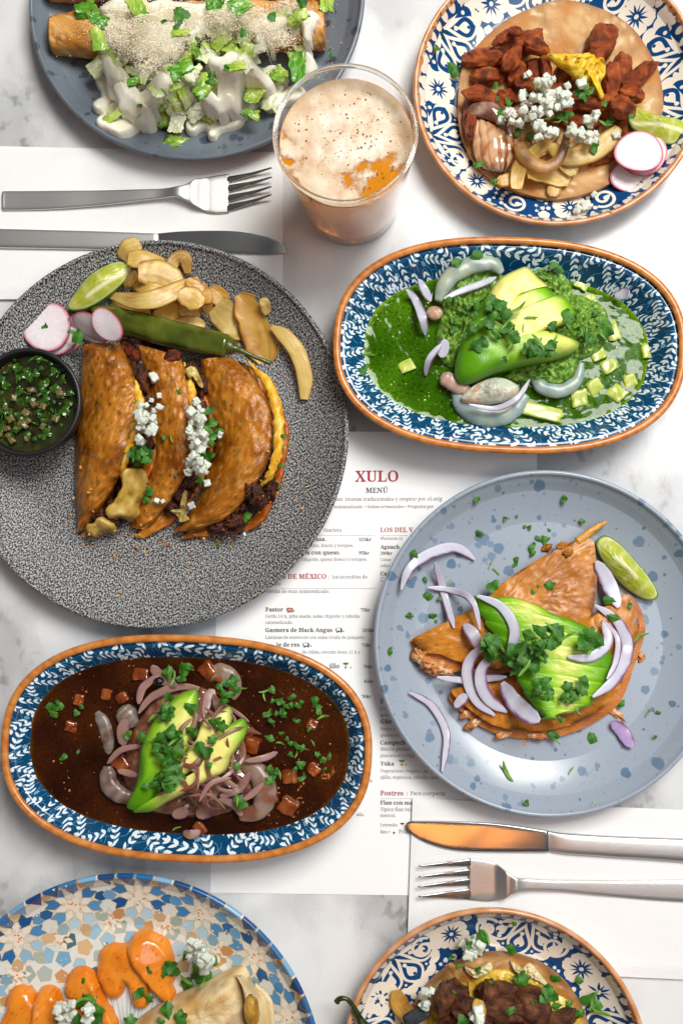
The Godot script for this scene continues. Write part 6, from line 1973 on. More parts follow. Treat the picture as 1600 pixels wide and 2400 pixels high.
	var curl := []
	for q in T.call([[650, 800], [680, 865], [740, 915], [810, 930], [870, 895], [905, 820], [922, 745], [942, 680]]): curl.append(px(q[0], q[1], 0.0245))
	sweep(b, smooth_path(curl, 44), [0.004, 0.005, 0.0046, 0.004, 0.0032, 0.0024, 0.001], [0.002, 0.0024, 0.0022, 0.002, 0.0018, 0.0012, 0.0008], func(f, a, p): return lin("d8a860").lerp(lin("b87a30"), n01(p, 90.0)).lerp(lin("5a260a"), smoothstep(0.5, 0.85, f + 0.2 * sin(a)) * 0.9), 2.3, 14, 0.1)
	tag(put("onion_curl", b, mat("onion")), "grilled onion curl with a burnt brown tail in front of the diced onion", "onion")
	var g2 := "chopped cilantro leaf on the upper right taco or its plate"
	var hb := []
	for q in [[200, 270, 46], [285, 380, 90], [300, 400, 60], [430, 915, 80], [520, 1010, 40], [490, 380, 22], [525, 480, 40], [535, 550, 36], [550, 632, 70], [580, 640, 40], [600, 590, 44], [590, 570, 50], [740, 475, 40], [1130, 578, 40], [640, 740, 56], [720, 762, 50], [850, 650, 60], [900, 650, 70], [870, 680, 50], [930, 640, 50], [1080, 790, 56], [1075, 830, 60], [1130, 690, 64], [1160, 670, 50], [1040, 700, 46], [925, 810, 40], [1245, 775, 50], [1285, 650, 40], [1155, 1180, 30], [760, 520, 40], [840, 520, 40], [660, 720, 50], [790, 690, 50], [820, 660, 50]]:
		hb.append([940 + q[0] / 2.376, q[1] / 2.376, q[2] / 2.376])
	herbs(hb + strew(940 + 1015 / 2.376, 520 / 2.376, 24, 18, 14, 14, 28), g2, "cilantro on the upper right taco")
	var dd := []
	for s in [[790, 560, 150, 60, 36], [700, 640, 130, 60, 30], [870, 560, 90, 50, 20], [800, 455, 50, 46, 14], [1045, 655, 46, 40, 10], [975, 745, 50, 50, 16], [1060, 770, 40, 30, 8], [800, 720, 60, 40, 10]]:
		for q in strew(s[0], s[1], s[2], s[3], s[4], 38, 56): dd.append([940 + q[0] / 2.376, q[1] / 2.376, q[2] / 2.376])
	for q in [[690, 425, 50], [700, 415, 44], [1000, 472, 60], [920, 478, 44], [770, 772, 60], [835, 748, 50], [1075, 1083, 46], [1000, 1158, 50], [1030, 1150, 60], [980, 1160, 44], [1200, 760, 46], [560, 675, 56]]: dd.append([940 + q[0] / 2.376, q[1] / 2.376, q[2] / 2.376])
	dice(dd, "diced white onion cube heaped on the upper right taco", "diced onion on the upper right taco")
	lime_wedge(T.call([[1258, 600], [1275, 565], [1340, 595], [1440, 628], [1550, 650], [1610, 690], [1605, 740], [1550, 780], [1480, 788], [1380, 752], [1285, 690]]), T.call([[1262, 580]])[0], T.call([[1606, 715]])[0], T.call([[1290, 660], [1585, 705]]), 0.013, "lime wedge cut by the right edge on the upper right floral plate")
	radish_slice(940 + 1300 / 2.376, 975 / 2.376, 59, 46, 0.1, 0.02, 0.8, "flat pale radish slice sticking out under the upper one at the right")
	radish_slice(940 + 1338 / 2.376, 858 / 2.376, 59, 55, 0.3, -0.12, 3.0, "second radish slice of which only the red rim shows at the right")
	radish_slice(940 + 1322 / 2.376, 846 / 2.376, 58, 53, 0.0, -0.14, 4.4, "top radish slice leaning against the lime wedge at the right")
	# ---------------- the taco cut by the bottom edge
	T = func(a: Array) -> Array:
		var e := []
		for q in a: e.append([780 + q[0] / 1.912, 1840 + q[1] / 1.912])
		return e
	var ring := []
	for k in 20:
		var a := TAU * k / 20.0
		ring.append([1165 + cos(a) * 218, 2450 + sin(a) * 218])
	soft_tortilla(ring, 0.0065, 0.0015, 0.007, "soft tortilla with a raised rim on the lower floral plate")
	for s in [[[[620, 930], [640, 870], [740, 820], [830, 850], [850, 900], [780, 930], [700, 950]], "bright yellow melted cheese at the top of the lower taco"], [[[540, 980], [560, 900], [640, 890], [660, 960], [600, 1010]], "yellow melted cheese patch left of the meat in the lower taco"], [[[900, 960], [960, 920], [1060, 960], [1130, 1071], [1040, 1090], [930, 1060]], "yellow melted cheese at the right of the lower taco"], [[[820, 880], [860, 840], [950, 870], [960, 920], [880, 920]], "pale melted cheese right of the bright yellow patch"], [[[430, 1071], [440, 1010], [500, 1000], [520, 1071]], "small yellow cheese patch at the left rim of the lower taco"]]:
		heap(T.call(s[0]), 0.012, 0.007, func(p): return mix3(lin("a87c14"), lin("dcb52e"), lin("eedb88"), n01(p, 70.0)), mat("moist"), "melted_cheese", s[1], "cheese", 0.2, 110.0)
	chunks = [[540, 990, 120, 170, 0.2, 2], [600, 1010, 110, 100, 0.5, 2], [500, 960, 80, 120, 0.2, 3], [740, 930, 150, 90, 0.1, 3], [860, 960, 170, 120, 0.2, 3], [780, 1000, 200, 110, 0.0, 2], [890, 1010, 130, 120, 0.4, 2], [700, 960, 80, 120, 0.1, 2], [1010, 1050, 140, 70, -0.3, 2], [640, 1050, 120, 80, 0, 2], [760, 1070, 200, 70, 0, 2], [960, 1060, 120, 70, 0.1, 2], [560, 1140, 150, 110, 0.2, 2], [700, 1160, 180, 120, 0.0, 2], [860, 1150, 160, 120, 0.3, 2], [980, 1140, 120, 110, 0.1, 2], [640, 1260, 170, 110, 0.1, 2], [800, 1270, 180, 110, 0.4, 2], [930, 1250, 130, 100, 0.2, 2], [720, 1350, 170, 90, 0.0, 2], [860, 1350, 140, 80, 0.2, 2]]
	cn = whereabouts(chunks, 760, 1130, "dark braised meat chunk", "the lower taco heap")
	for k in chunks.size():
		var m: Array = chunks[k]
		pork(780 + m[0] / 1.912, 1840 + m[1] / 1.912, m[2] / 1.912, m[3] / 1.912, m[4], m[5], cn[k], "dark meat chunks in the lower taco", 0.18)
	for g in [[[[282, 920], [300, 985], [340, 1040], [390, 1085]], 64, "beige grilled onion strip hanging over the left rim of the lower taco", 0.0, 0.5], [[[520, 800], [560, 850], [600, 900]], 26, "burnt thin onion strand across the upper left of the lower taco", 0.4, 0.4], [[[640, 960], [655, 1010], [650, 1071]], 40, "glassy onion strip standing in the middle of the lower taco", 0.05, 0.8]]:
		grilled_onion(T.call(g[0]), g[1] / 1.912, g[2], g[3], g[4], "onion strips on the lower taco", 3.0)
	for s in [[[[590, 815], [640, 830], [700, 795], [710, 830], [650, 865], [610, 850]], "pale crisp cheese flake at the upper left of the lower taco"], [[[795, 790], [830, 830], [880, 800], [930, 850], [960, 900], [900, 870], [840, 850], [810, 830]], "lacy pale cheese flake along the upper right rim of the lower taco"]]:
		heap(T.call(s[0]), 0.0165, 0.003, func(p): return lin("cdb67c").lerp(lin("efe2b8"), n01(p, 150.0)), mat("moist"), "cheese_flake", s[1], "cheese", 0.8, 320.0)
	b = MB.new()
	var pt := px(780 + 375 / 1.912, 1840 + 1035 / 1.912, 0.024)
	blob(b, pt, Vector3(0.0085, 0.0015, 0.0045), 0.5, 0.15, 2.0, func(_u, _w, p): return lin("14161c").lerp(lin("3a4048"), n01(p, 400.0)), 18, 10, 4.0)
	tag(put("burnt_flake", b, mat("dry")), "black charred flake on the onion strip of the lower taco", "char")
	dd = []
	for s in [[615, 722, 48, 40, 14], [430, 960, 40, 50, 9], [645, 1040, 20, 36, 6]]:
		for q in strew(s[0], s[1], s[2], s[3], s[4], 34, 50): dd.append([780 + q[0] / 1.912, 1840 + q[1] / 1.912, q[2] / 1.912])
	dice(dd, "diced white onion cube on the lower taco or at its rim", "diced onion on the lower taco")
	hb = []
	for q in [[670, 680, 70], [690, 676, 50], [610, 715, 34], [800, 735, 50], [1000, 865, 44], [1150, 965, 90], [1180, 985, 70], [1165, 950, 60], [1200, 1020, 70], [1000, 990, 44], [1055, 980, 40], [965, 940, 80], [960, 930, 50], [850, 870, 70], [820, 866, 40], [795, 1010, 54], [580, 1055, 50], [740, 1065, 40], [1100, 868, 40], [810, 620, 24], [540, 928, 24], [900, 970, 24], [705, 883, 20], [530, 770, 26], [1108, 1020, 44], [990, 840, 30], [565, 812, 26], [650, 828, 30]]: hb.append([780 + q[0] / 1.912, 1840 + q[1] / 1.912, q[2] / 1.912])
	herbs(hb, "chopped cilantro leaf on the lower taco or its floral plate", "cilantro on the lower taco")
	# a dark dried chilli whose stem reaches over the plate's left rim
	var base := px(800, 2345, 0.03)
	root = thing("dark_chilli", Vector3(base.x, 0.02, base.z), "dark chilli with a curved stem on the left rim of the lower floral plate", "chilli")
	b = MB.new()
	sweep(b, smooth_path(p3([[789, 2348, 31], [796, 2341, 32], [811, 2341, 32], [826, 2356, 31], [840, 2382, 29], [856, 2412, 27]]), 40), [0.0020, 0.0016, 0.0014, 0.0015, 0.002, 0.004], [0.0020, 0.0016, 0.0014, 0.0015, 0.002, 0.004], func(_f, _a, p): return lin("161c08").lerp(lin("3a461a"), n01(p, 130.0)), 2.0, 12, 0.1)
	put("stem", b, mat("moist"), root)
	b = MB.new()
	sweep(b, smooth_path(p3([[854, 2408, 27], [870, 2440, 25], [900, 2490, 22], [940, 2540, 19]]), 24), [0.004, 0.008, 0.008, 0.006, 0.001], [0.004, 0.008, 0.008, 0.006, 0.001], func(_f, _a, p): return lin("2c3810").lerp(lin("4a5a1c"), n01(p, 80.0)), 2.0, 16, 0.1)
	put("body", b, mat("wet"), root)

# ================================================================ the slate plate: fried rolls under lettuce, cream and grated cheese
func soft_ground(x: float, z: float) -> float:
	var s := 0.0
	for a in [-4, -2, 0, 2, 4]:
		for c in [-4, -2, 0, 2, 4]: s += ground(x + a * HC, z + c * HC, 1)
	return s / 25.0

# poured sauce: a height field over round pools [x, y, r in photo pixels]; thins out to nothing at its rim
func pour(pools: Array, thick: float, fc: Callable, m: Material, called: String, label: String, cat: String, step := 0.0011, hug := 1.0, dome := 0.6, parent: Node3D = null, note := true) -> void:
	var cs := []
	var lo := Vector2(9, 9)
	var hi := Vector2(-9, -9)
	for s in pools:
		var p := drop(s[0], s[1], 1)
		var q := Vector2(p.x, p.z)
		var r := mm(s[2])
		cs.append([q, r])
		lo = lo.min(q - Vector2(r, r) * 1.5)
		hi = hi.max(q + Vector2(r, r) * 1.5)
	var nx := int((hi.x - lo.x) / step)
	var nzz := int((hi.y - lo.y) / step)
	var b := MB.new()
	var gr := PackedFloat32Array()
	gr.resize((nx + 1) * (nzz + 1))
	for j in nzz + 1:
		for i in nx + 1: gr[j * (nx + 1) + i] = ground(lo.x + i * step, lo.y + j * step, 1)
	for pass_ in 4:
		for way in 2:
			var src := gr.duplicate()
			for j in nzz + 1:
				for i in nx + 1:
					var t := 0.0
					for o2 in range(-4, 5):
						var a := clampi(i + o2, 0, nx) if way == 0 else i
						var c2 := clampi(j + o2, 0, nzz) if way == 1 else j
						t += src[c2 * (nx + 1) + a]
					gr[j * (nx + 1) + i] = t / 9.0
	var on := PackedFloat32Array()
	var row := PackedInt32Array()
	for j in nzz + 1:
		for i in nx + 1:
			var q := lo + Vector2(i, j) * step
			var f := 0.0
			var best := -1.0
			var wob := 1.0 + 0.06 * nf.get_noise_2d(q.x * 70.0, q.y * 70.0)
			for c in cs:
				var t: float = q.distance_squared_to(c[0]) / pow(c[1] * wob * 1.45, 2.0)
				if t < 1.0: f += (1.0 - t) * (1.0 - t)
			best = f - 0.275
			var v := best
			on.push_back(v)
			row.push_back(-1)
			if best > -0.2:
				row[-1] = b.v.size()
				var g := gr[j * (nx + 1) + i]
				var h := thick * pow(clampf(1.0 - pow(1.0 - clampf(best * 1.15, 0.0, 1.0), 2.0), 0.0, 1.0), dome) * (1.0 + 0.12 * nz.get_noise_2d(q.x * 60.0, q.y * 60.0))
				var real := ground(q.x, q.y, 0)
				g = lerpf(minf(real, g), g, smoothstep(0.0, 0.3, best))
				var y := g + h if best > 0.0 else minf(real, g) - 0.0004 - 0.004 * minf(1.0, -best * 8.0)
				var p := Vector3(q.x, y, q.y)
				b.v.push_back(p)
				b.c.push_back(fc.call(p))
				b.t.push_back(Vector2.ZERO)
	for j in nzz:
		for i in nx:
			var k := j * (nx + 1) + i
			var q0 := row[k]
			var q1 := row[k + 1]
			var q2 := row[k + nx + 1]
			var q3 := row[k + nx + 2]
			if q0 < 0 or q1 < 0 or q2 < 0 or q3 < 0: continue
			if maxf(maxf(on[k], on[k + 1]), maxf(on[k + nx + 1], on[k + nx + 2])) <= 0.0: continue
			b.i.append_array([q0, q1, q2, q1, q3, q2])
	b.open_sheet = true
	var o := put(called, b, m, parent, note)
	if parent == null: tag(o, label, cat)

func lettuce(cx: float, cy: float, l: float, w: float, turn: float, green: float, label: String, group := "chopped lettuce on the cream rolls", lift := 1.0, fold := 0.5) -> void:
	var p := drop(cx, cy, 2)
	var c := px(cx, cy, p.y + lift * 0.001)
	var b := MB.new()
	var s := rng.randf() * 90.0
	var hl := mm(l) * 0.5
	var hw := mm(w) * 0.62
	var bas := Basis.from_euler(Vector3(rng.randf_range(-0.22, 0.22), -turn, rng.randf_range(-0.22, 0.22)))
	var k4 := []
	for e in 4: k4.append(Vector2([-1, 1, 1, -1][e] * hw * rng.randf_range(0.55, 1.15), [-1, -1, 1, 1][e] * hl * rng.randf_range(0.7, 1.15)))
	var roll := rng.randf_range(-0.5, 1.0) * fold * 1.6
	b.grid(28, 14, func(u, f):
		var loop: float = u * 2.0
		var x := loop if loop < 1.0 else 2.0 - loop
		var under := 0.0 if loop < 1.0 else 1.0
		var q2: Vector2 = (k4[0] as Vector2).lerp(k4[1], x).lerp((k4[3] as Vector2).lerp(k4[2], x), f)
		q2 += Vector2(nz.get_noise_2d(f * 3.0 + s, x * 3.0), nz.get_noise_2d(f * 3.0, x * 3.0 + s)) * hw * 0.30
		var xx := x * 2.0 - 1.0
		var y := roll * hw * (0.4 - xx * xx) + hw * 0.22 * nz.get_noise_2d(f * 1.6 + s, x * 1.6) + 0.0005 * nz.get_noise_2d(f * 9.0 + s, x * 9.0) - 0.0008 * under
		return c + bas * Vector3(q2.x, y, q2.y),
		func(u, f, pp):
			var x: float = u * 2.0 if u < 0.5 else 2.0 - u * 2.0
			var v := n01(pp, 110.0)
			var veins := pow(absf(sin((x * 2.2 + f * 1.1 + v * 0.5) * 4.0 + s)), 14.0)
			var g := clampf(green * 1.15 - 0.25 + f * 0.35 + (v - 0.5) * 0.3, 0.0, 1.0)
			return mix3(lin("f3f4e0"), lin("b6d14c"), lin("468f18"), g).lerp(lin("dfe8b0"), veins * 0.3), true)
	tag(put("lettuce_piece", b, mat("leaf_wet", 0.25, {backlight_enabled = true, backlight = Color(0.35, 0.4, 0.15)})), label, "lettuce", group)

func food_f5() -> void:
	# two fried rolls, the second one mostly above the frame
	for r in [[[[112, -40], [300, -62], [560, -60], [780, -48]], "upper fried tortilla roll mostly outside the top edge", 0.0155], [[[124, 84], [300, 76], [520, 62], [700, 62], [762, 60]], "lower fried tortilla roll with a golden end at the left, under cream and lettuce", 0.0155]]:
		var b := MB.new()
		var path := []
		for q in r[0]: path.append(px(q[0], q[1], 0.0045 + r[2] * 0.9))
		var R: float = r[2]
		sweep(b, smooth_path(path, 70), [R * 0.80, R * 0.98, R, R, R * 1.0, R * 0.98, R * 0.92], [R * 0.7, R * 0.86, R * 0.9, R * 0.9, R * 0.9, R * 0.86, R * 0.8], func(_f, _a, p):
			var c := mix3(lin("a05f1a"), lin("cd8d3c"), lin("e2b26a"), n01(p, 75.0))
			c = c.lerp(lin("8a4612"), smoothstep(0.6, 0.8, n01(p + Vector3(7, 7, 1), 40.0)) * 0.5)
			return c.lerp(lin("f0d8a8"), smoothstep(0.7, 0.85, n01(p + Vector3(2, 1, 1), 420.0)) * 0.6), 2.4, 40, 0.12, Vector3.UP, 140.0)
		tag(put("fried_roll", b, mat("fried")), r[1], "fried roll", "fried tortilla rolls on the slate plate")
	var cream := func(p): return lin("faf0d8").lerp(lin("fdf8ea"), n01(p, 60.0))
	var cm := mat("cream", 0.22, {subsurf_scatter_enabled = true, subsurf_scatter_strength = 0.15})
	var C := func(a: Array) -> Array:
		var o := []
		for q in a: o.append([q[0] / 1.742, q[1] / 1.742, q[2] / 1.742])
		return o
	pour(C.call([[440, 500, 48], [500, 525, 51], [415, 440, 35], [430, 340, 40], [470, 390, 61], [560, 470, 79], [640, 440, 79], [610, 505, 37], [720, 430, 79], [800, 500, 48], [880, 510, 54], [950, 490, 56], [1000, 440, 52], [900, 400, 88], [820, 360, 79], [1120, 420, 49], [1200, 390, 52], [1060, 360, 79], [1240, 220, 49], [1215, 190, 35], [700, 330, 96], [560, 350, 88], [960, 300, 96], [1130, 330, 52], [790, 530, 32], [870, 560, 22]]), 0.0062, cream, cm, "cream_pool", "thick white cream pooled over the lower part of the slate plate", "cream", 0.0011, 1.0, 0.5)
	# lettuce under and between
	var k := 0
	var cuts := [[420, 250, 150, 60, 1.0, 0.15], [470, 210, 120, 60, 1.1, 0.3], [520, 330, 150, 54, 0.5, 0.2], [590, 300, 110, 70, 0.9, 0.35], [660, 260, 120, 80, 1.4, 0.1], [560, 230, 90, 70, 0.3, 0.5], [500, 420, 170, 50, 0.9, 0.1], [470, 470, 110, 36, 1.0, 0.5], [680, 480, 80, 70, 1.2, 0.6], [720, 500, 90, 50, 0.3, 0.15], [560, 410, 170, 60, 0.8, 0.05], [640, 400, 120, 70, 0.4, 0.15], [830, 340, 130, 60, 0.7, 0.55], [870, 300, 100, 70, 0.2, 0.1], [910, 270, 110, 90, 0.1, 0.05], [960, 260, 120, 50, 1.3, 0.5], [1010, 240, 110, 60, 1.4, 0.3], [1050, 300, 70, 50, 1.2, 0.5], [1030, 390, 80, 70, 0.2, 0.6], [1100, 390, 130, 80, 0.05, 0.12], [1130, 300, 90, 60, 0.9, 0.4], [820, 440, 110, 80, 0.5, 0.3], [860, 470, 100, 60, 0.6, 0.5], [800, 460, 90, 70, 1.1, 0.1], [950, 380, 90, 60, 1.3, 0.1], [760, 130, 110, 60, 1.1, 0.3], [800, 200, 100, 60, 0.8, 0.6], [850, 110, 90, 70, 0.3, 0.1], [900, 140, 130, 80, 0.4, 0.05], [950, 190, 100, 60, 1.2, 0.45],
			[1000, 150, 90, 60, 0.4, 0.3], [1040, 200, 100, 50, 1.0, 0.2], [780, 60, 100, 60, 0.4, 0.15], [650, 30, 120, 70, 0.9, 0.5], [560, 20, 140, 70, 0.3, 0.4], [480, 20, 100, 60, 0.5, 0.1], [860, 20, 110, 60, 0.2, 0.35], [1150, 60, 110, 60, 1.1, 0.45], [1210, 70, 80, 50, 0.8, 0.5], [1060, 100, 90, 60, 0.3, 0.1], [580, 130, 100, 60, 0.9, 0.3], [690, 160, 90, 50, 0.6, 0.1], [740, 40, 90, 50, 0.2, 0.5], [1330, 10, 90, 60, 0.1, 0.6], [940, 40, 90, 60, 0.5, 0.2], [1230, 190, 70, 40, 1.2, 0.2]]
	for e in 46:
		var t := rng.randf() * TAU
		var r := sqrt(rng.randf())
		cuts.append([770 + cos(t) * r * 330, 300 + sin(t) * r * 165, rng.randf_range(60, 110), rng.randf_range(34, 60), rng.randf_range(0, 3), rng.randf_range(0.1, 0.62)])
	var ln := whereabouts(cuts, 800, 250, "chopped pale lettuce piece", "the cream rolls")
	for s in cuts:
		lettuce(s[0] / 1.742, s[1] / 1.742, s[2] / 1.742, s[3] / 1.742, s[4], s[5], ln[k])
		k += 1
	pour(C.call([[470, 110, 70], [540, 150, 80], [620, 110, 80], [700, 150, 70], [640, 210, 60], [780, 100, 70], [560, 60, 70]]), 0.004, cream, cm, "cream_bed", "cream under the grated cheese at the left of the lower roll", "cream", 0.0011, 1.0, 0.5)
	pour(C.call([[460, 350, 40], [520, 380, 50], [560, 430, 46], [640, 440, 50], [700, 430, 40], [480, 300, 34]]), 0.0035, cream, cm, "cream_ribbon", "cream ribbon running down the lettuce at the lower left", "cream", 0.0011, 1.0, 0.5)
	pour(C.call([[930, 400, 44], [980, 380, 50], [960, 450, 46], [1040, 350, 40], [1090, 350, 36]]), 0.0035, cream, cm, "cream_ribbon", "cream ribbon running over the lettuce left of the beer", "cream", 0.0011, 1.0, 0.5)
	# cream trickles over the lettuce
	for s in [[C.call([[520, 420, 46], [560, 460, 40], [600, 490, 34], [490, 370, 36]]), "cream ridge over the lettuce at the lower left of the slate plate"], [C.call([[860, 420, 34], [900, 440, 30], [820, 400, 26], [940, 420, 28]]), "cream poured over the lettuce at the lower middle of the slate plate"], [C.call([[430, 250, 30], [450, 290, 34], [480, 310, 26], [420, 190, 24], [400, 130, 30]]), "cream trickle down the left end of the lettuce"], [C.call([[920, 260, 44], [950, 230, 30], [870, 250, 26]]), "cream spot on the white lettuce rib in the middle"], [C.call([[1270, 60, 36], [1265, 100, 30], [1260, 140, 26], [1255, 170, 22]]), "cream streak down the right end of the lower roll"], [C.call([[440, 20, 46], [500, 34, 44], [560, 50, 46], [620, 50, 46], [680, 30, 50], [740, 30, 44], [800, 40, 44], [850, 55, 42], [900, 70, 42]]), "cream over the upper roll at the top edge"],
			[C.call([[1100, 130, 36], [1040, 110, 40], [980, 100, 36], [1150, 110, 30], [1060, 160, 24]]), "cream over the right part of the lower roll"]]:
		pour(s[0], 0.0035, cream, cm, "cream_trickle", s[1], "cream", 0.0011, 1.0, 0.6)
	# grated cheese: heaps of fine shreds nobody could count
	var shred := MB.new()
	blob(shred, Vector3.ZERO, Vector3(0.00036, 0.00022, 0.00026), 0.0, 0.5, 2.0, null, 6, 4, 3.0)
	var mesh := shred.mesh(Vector3.ZERO)
	var spots := []
	for s in [[520, 130, 110, 90, 5200], [600, 60, 120, 60, 3600], [640, 190, 70, 60, 2000], [1000, 60, 130, 70, 4400], [1080, 120, 70, 50, 1600], [760, 90, 90, 80, 2400], [1150, 160, 60, 50, 1040], [600, 270, 50, 40, 640], [450, 110, 50, 70, 1200], [880, 60, 70, 50, 1200], [700, 200, 60, 40, 800], [1180, 20, 80, 40, 1040]]:
		for q in s[4]:
			var t := rng.randf() * TAU
			var r := sqrt(-2.0 * log(maxf(rng.randf(), 0.001))) * 0.52 * (1.0 + 0.35 * sin(t * 3.0 + s[0]) + 0.2 * sin(t * 5.0 + s[1]))
			spots.append([(s[0] + cos(t) * r * s[2]) / 1.742, (s[1] + sin(t) * r * s[3]) / 1.742])
	for q in strew(750, 90, 60, 110, 60, 1, 2): spots.append(q)
	for q in strew(130, 90, 60, 60, 24, 1, 2): spots.append(q)
	var mm_ := MultiMesh.new()
	mm_.transform_format = MultiMesh.TRANSFORM_3D
	mm_.use_colors = true
	mm_.mesh = mesh
	mm_.instance_count = spots.size()
	for e in spots.size():
		var p := drop(spots[e][0], spots[e][1], 0)
		mm_.set_instance_transform(e, Transform3D(Basis.from_euler(Vector3(rng.randf() * TAU, rng.randf() * TAU, rng.randf() * TAU)).scaled(Vector3.ONE * rng.randf_range(0.45, 1.15)), p + Vector3(0, 0.0003, 0)))
		mm_.set_instance_color(e, lin("f6e8c4").lerp(lin("fdf6e4"), rng.randf()))
		if e % 4 == 0: raise(p, HC * 0.4, 0.0002)
	var gi := MultiMeshInstance3D.new()
	gi.multimesh = mm_
	gi.material_override = mat("dry")
	gi.name = "grated_cheese"
	add_child(gi, true)
	tag(gi, "fine pale grated cheese strewn over the cream covered rolls", "cheese", "", "stuff")
	# greener leaves on top
	for s in [[350, 35, 110, 90, 1.3, 0.95, "big dark green leaf at the upper left end of the rolls"], [400, 78, 60, 60, 0.5, 1.0, "curled dark green leaf beside the golden roll end"], [400, 165, 100, 50, -0.3, 0.7, "green lettuce edge hanging over the golden roll end"], [722, 580, 58, 88, 0.2, 0.75, "single green lettuce scrap lying on the bare slate plate"], [740, 275, 110, 66, 1.1, 0.95, "long dark green leaf in the middle of the cream"], [1215, 275, 150, 64, -0.15, 0.95, "big green lettuce leaf beside the beer glass"], [1130, 300, 70, 60, 0.7, 0.7, "light green lettuce scrap left of the big leaf by the glass"], [1025, 465, 80, 40, 1.8, 0.8, "green leaf edge at the right end of the cream pool"], [685, 480, 90, 56, 1.3, 0.75, "green lettuce scrap at the lower middle of the cream"], [830, 345, 110, 56, 0.5, 0.75, "bright green lettuce strip below the long dark leaf"], [810, 215, 90, 50, -0.7, 0.85, "green lettuce leaf over the bare brown roll"],
			[880, 12, 80, 60, 0.3, 0.95, "dark leaf at the top edge left of the middle"], [980, 20, 80, 56, 0.9, 0.9, "dark leaf at the top edge right of the middle"], [740, 130, 90, 26, 1.5, 0.55, "yellow green lettuce rib upright in the middle"], [960, 270, 90, 34, 1.4, 0.6, "narrow yellow green lettuce strip right of the white rib"], [1035, 385, 80, 70, 0.3, 0.6, "ribbed yellow green lettuce piece near the beer glass"], [545, 330, 60, 30, 1.2, 0.9, "dark green bit in the shadow under the cheese"], [1230, 60, 60, 40, 1.0, 0.6, "yellow green lettuce scrap on the right end of the roll"], [560, 30, 120, 50, -0.6, 0.7, "green lettuce piece through the grated cheese"]]:
		lettuce(s[0] / 1.742, s[1] / 1.742, s[2] / 1.742, s[3] / 1.742, s[4], s[5], s[6], "", 1.6, 0.35)
	herbs([[419, 38, 44], [424, 34, 40], [384, 51, 16], [637, 38, 26], [386, 218, 20], [327, 249, 14], [326, 272, 14], [493, 185, 26], [706, 6, 34], [774, 128, 14], [570, 76, 22], [462, 92, 16], [530, 160, 16], [415, 62, 20]], "cilantro bit on the cream and cheese of the slate plate", "cilantro on the slate plate")

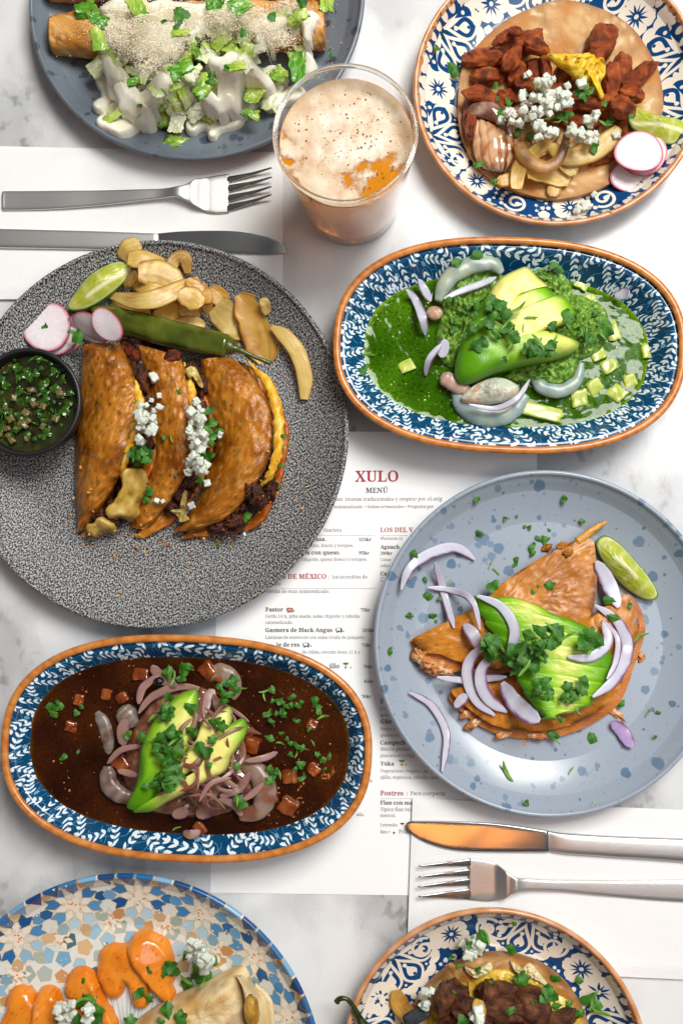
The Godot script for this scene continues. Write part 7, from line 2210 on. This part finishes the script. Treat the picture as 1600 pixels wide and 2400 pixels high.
# ================================================================ the mosaic plate: orange sauce, wrapped roll
func food_f6() -> void:
	var C := func(a: Array) -> Array:
		var o := []
		for q in a: o.append([q[0] / 1.96, 2000 + q[1] / 1.96, q[2] / 1.96])
		return o
	var oc := func(p): return lin("dc7412").lerp(lin("f0962e"), n01(p, 50.0)).lerp(lin("8a3208"), smoothstep(0.76, 0.86, n01(p + Vector3(4, 4, 4), 380.0)) * 0.5)
	var om := mat("orange_sauce", 0.2, {subsurf_scatter_enabled = true, subsurf_scatter_strength = 0.08, clearcoat_enabled = true, clearcoat = 0.3, clearcoat_roughness = 0.1})
	var L := "orange sauce"
	for s in [[[[530, 490, 80], [505, 560, 56], [530, 620, 46], [600, 520, 76], [650, 560, 60], [640, 630, 44], [655, 670, 40], [620, 460, 60]], "smooth orange sauce pool left of the twin lobes"], [[[650, 440, 70], [720, 450, 76], [740, 510, 62], [690, 500, 70], [760, 570, 46], [772, 640, 40], [720, 560, 50], [740, 600, 40]], "orange sauce pool with a lobe running down towards the wrap"], [[[380, 585, 70], [350, 620, 48], [420, 630, 50], [455, 680, 44], [490, 730, 38], [515, 775, 36]], "slanting orange sauce tongue beside the diced onion"],
			[[[105, 675, 72], [95, 745, 66], [60, 790, 60], [150, 740, 64], [120, 800, 60]], "orange sauce pool at the left edge of the mosaic plate"], [[[230, 665, 62], [215, 730, 60], [260, 760, 60], [310, 730, 50], [350, 760, 50], [200, 800, 60]], "orange sauce lobe under the small diced onion heap"], [[[800, 690, 26], [790, 740, 38], [735, 730, 26], [735, 780, 30], [800, 790, 40]], "small orange sauce dab at the left end of the wrap"]]:
		pour(C.call(s[0]), 0.0075, oc, om, "orange_sauce", s[1], "sauce", 0.0011, 1.0, 0.75)
	# the wrap: a flatbread roll with an open end
	var root := thing("flatbread_wrap", px(480, 2370, 0.005), "rolled flatbread wrap with an open end at the bottom edge of the mosaic plate", "wrap")
	var bread := func(_w, p):
		var c := mix3(lin("b8925a"), lin("d9bf8c"), lin("eadcb4"), n01(p, 55.0))
		c = c.lerp(lin("8a6a4a"), smoothstep(0.58, 0.78, n01(p + Vector3(2, 2, 7), 34.0)) * 0.6)
		return c.lerp(lin("c8882e"), smoothstep(0.6, 0.8, n01(p + Vector3(9, 2, 3), 45.0)) * 0.5)
	var b := MB.new()
	pillow(b, flat([[290, 2425], [330, 2388], [388, 2350], [450, 2320], [510, 2291], [548, 2272], [572, 2270], [586, 2300], [592, 2350], [606, 2420], [600, 2480], [440, 2500], [320, 2480]], 0.012, 6), 0.0055, func(w, q): return 0.019 * pow(sin(minf(w * 1.8 + 0.05, 1.0) * PI / 2.0), 0.6) + 0.0016 * nf.get_noise_2d(q.x * 90.0, q.y * 90.0), bread, 18)
	put("outer_bread", b, mat("tortilla"), root)
	b = MB.new()
	shell(b, p3([[552, 2284, 22], [566, 2310, 24], [574, 2350, 25], [580, 2400, 25], [584, 2450, 25]]), p3([[566, 2288, 18], [604, 2318, 14], [626, 2342, 12], [636, 2400, 11], [638, 2450, 11]]), 0.006, 0.0018, func(_x, _f, p): return (bread.call(0.0, p) as Color).lerp(lin("e8d6a8"), 0.45), 16, 30, 0.0006)
	put("inner_fold", b, mat("tortilla"), root)
	b = MB.new()
	lumps(b, [[590, 2370, 34, 70, 0.1, 0]], func(p): return mix3(lin("6a4614"), lin("b88a34"), lin("d8b45a"), n01(p, 90.0)), 0.25)
	put("filling", b, mat("moist"), root)
	var fl := thing("flatbread_flap", px(640, 2400, 0.005), "second flatbread layer opening at the right of the wrap", "flatbread")
	b = MB.new()
	shell(b, p3([[584, 2322, 9], [606, 2350, 8], [612, 2400, 8], [614, 2450, 8]]), p3([[600, 2306, 15], [636, 2344, 17], [644, 2400, 17], [646, 2450, 17]]), 0.002, 0.0018, func(_x, _f, p): return lin("d8c08a").lerp(lin("f0e4c0"), n01(p, 60.0)), 12, 30, 0.0006)
	put("sheet", b, mat("tortilla"), fl)
	var dd := []
	for s in [[915, 455, 40, 36, 12], [930, 500, 44, 30, 8], [900, 420, 24, 24, 4], [300, 720, 46, 48, 16], [410, 740, 24, 20, 5]]:
		for q in strew(s[0], s[1], s[2], s[3], s[4], 36, 56): dd.append([q[0] / 1.96, 2000 + q[1] / 1.96, q[2] / 1.96])
	var hb := []
	for q in [[860, 590, 70], [920, 550, 90], [940, 570, 70], [985, 497, 44], [860, 470, 50], [780, 540, 84], [785, 520, 60], [385, 585, 34], [685, 540, 34], [642, 638, 60], [685, 668, 50], [395, 685, 100], [420, 690, 80], [380, 670, 70], [445, 735, 80], [455, 720, 60], [770, 720, 70], [830, 755, 70], [820, 745, 50], [600, 770, 60], [430, 775, 70], [350, 760, 70], [270, 745, 40], [290, 690, 30], [740, 770, 44], [930, 600, 44], [850, 580, 60], [905, 525, 50], [260, 775, 40]]: hb.append([q[0] / 1.96, 2000 + q[1] / 1.96, q[2] / 1.96])
	herbs(hb, "cilantro leaf beside the orange sauce on the mosaic plate", "cilantro on the mosaic plate")
	dice(dd, "diced white onion cube beside the orange sauce on the mosaic plate", "diced onion on the mosaic plate")
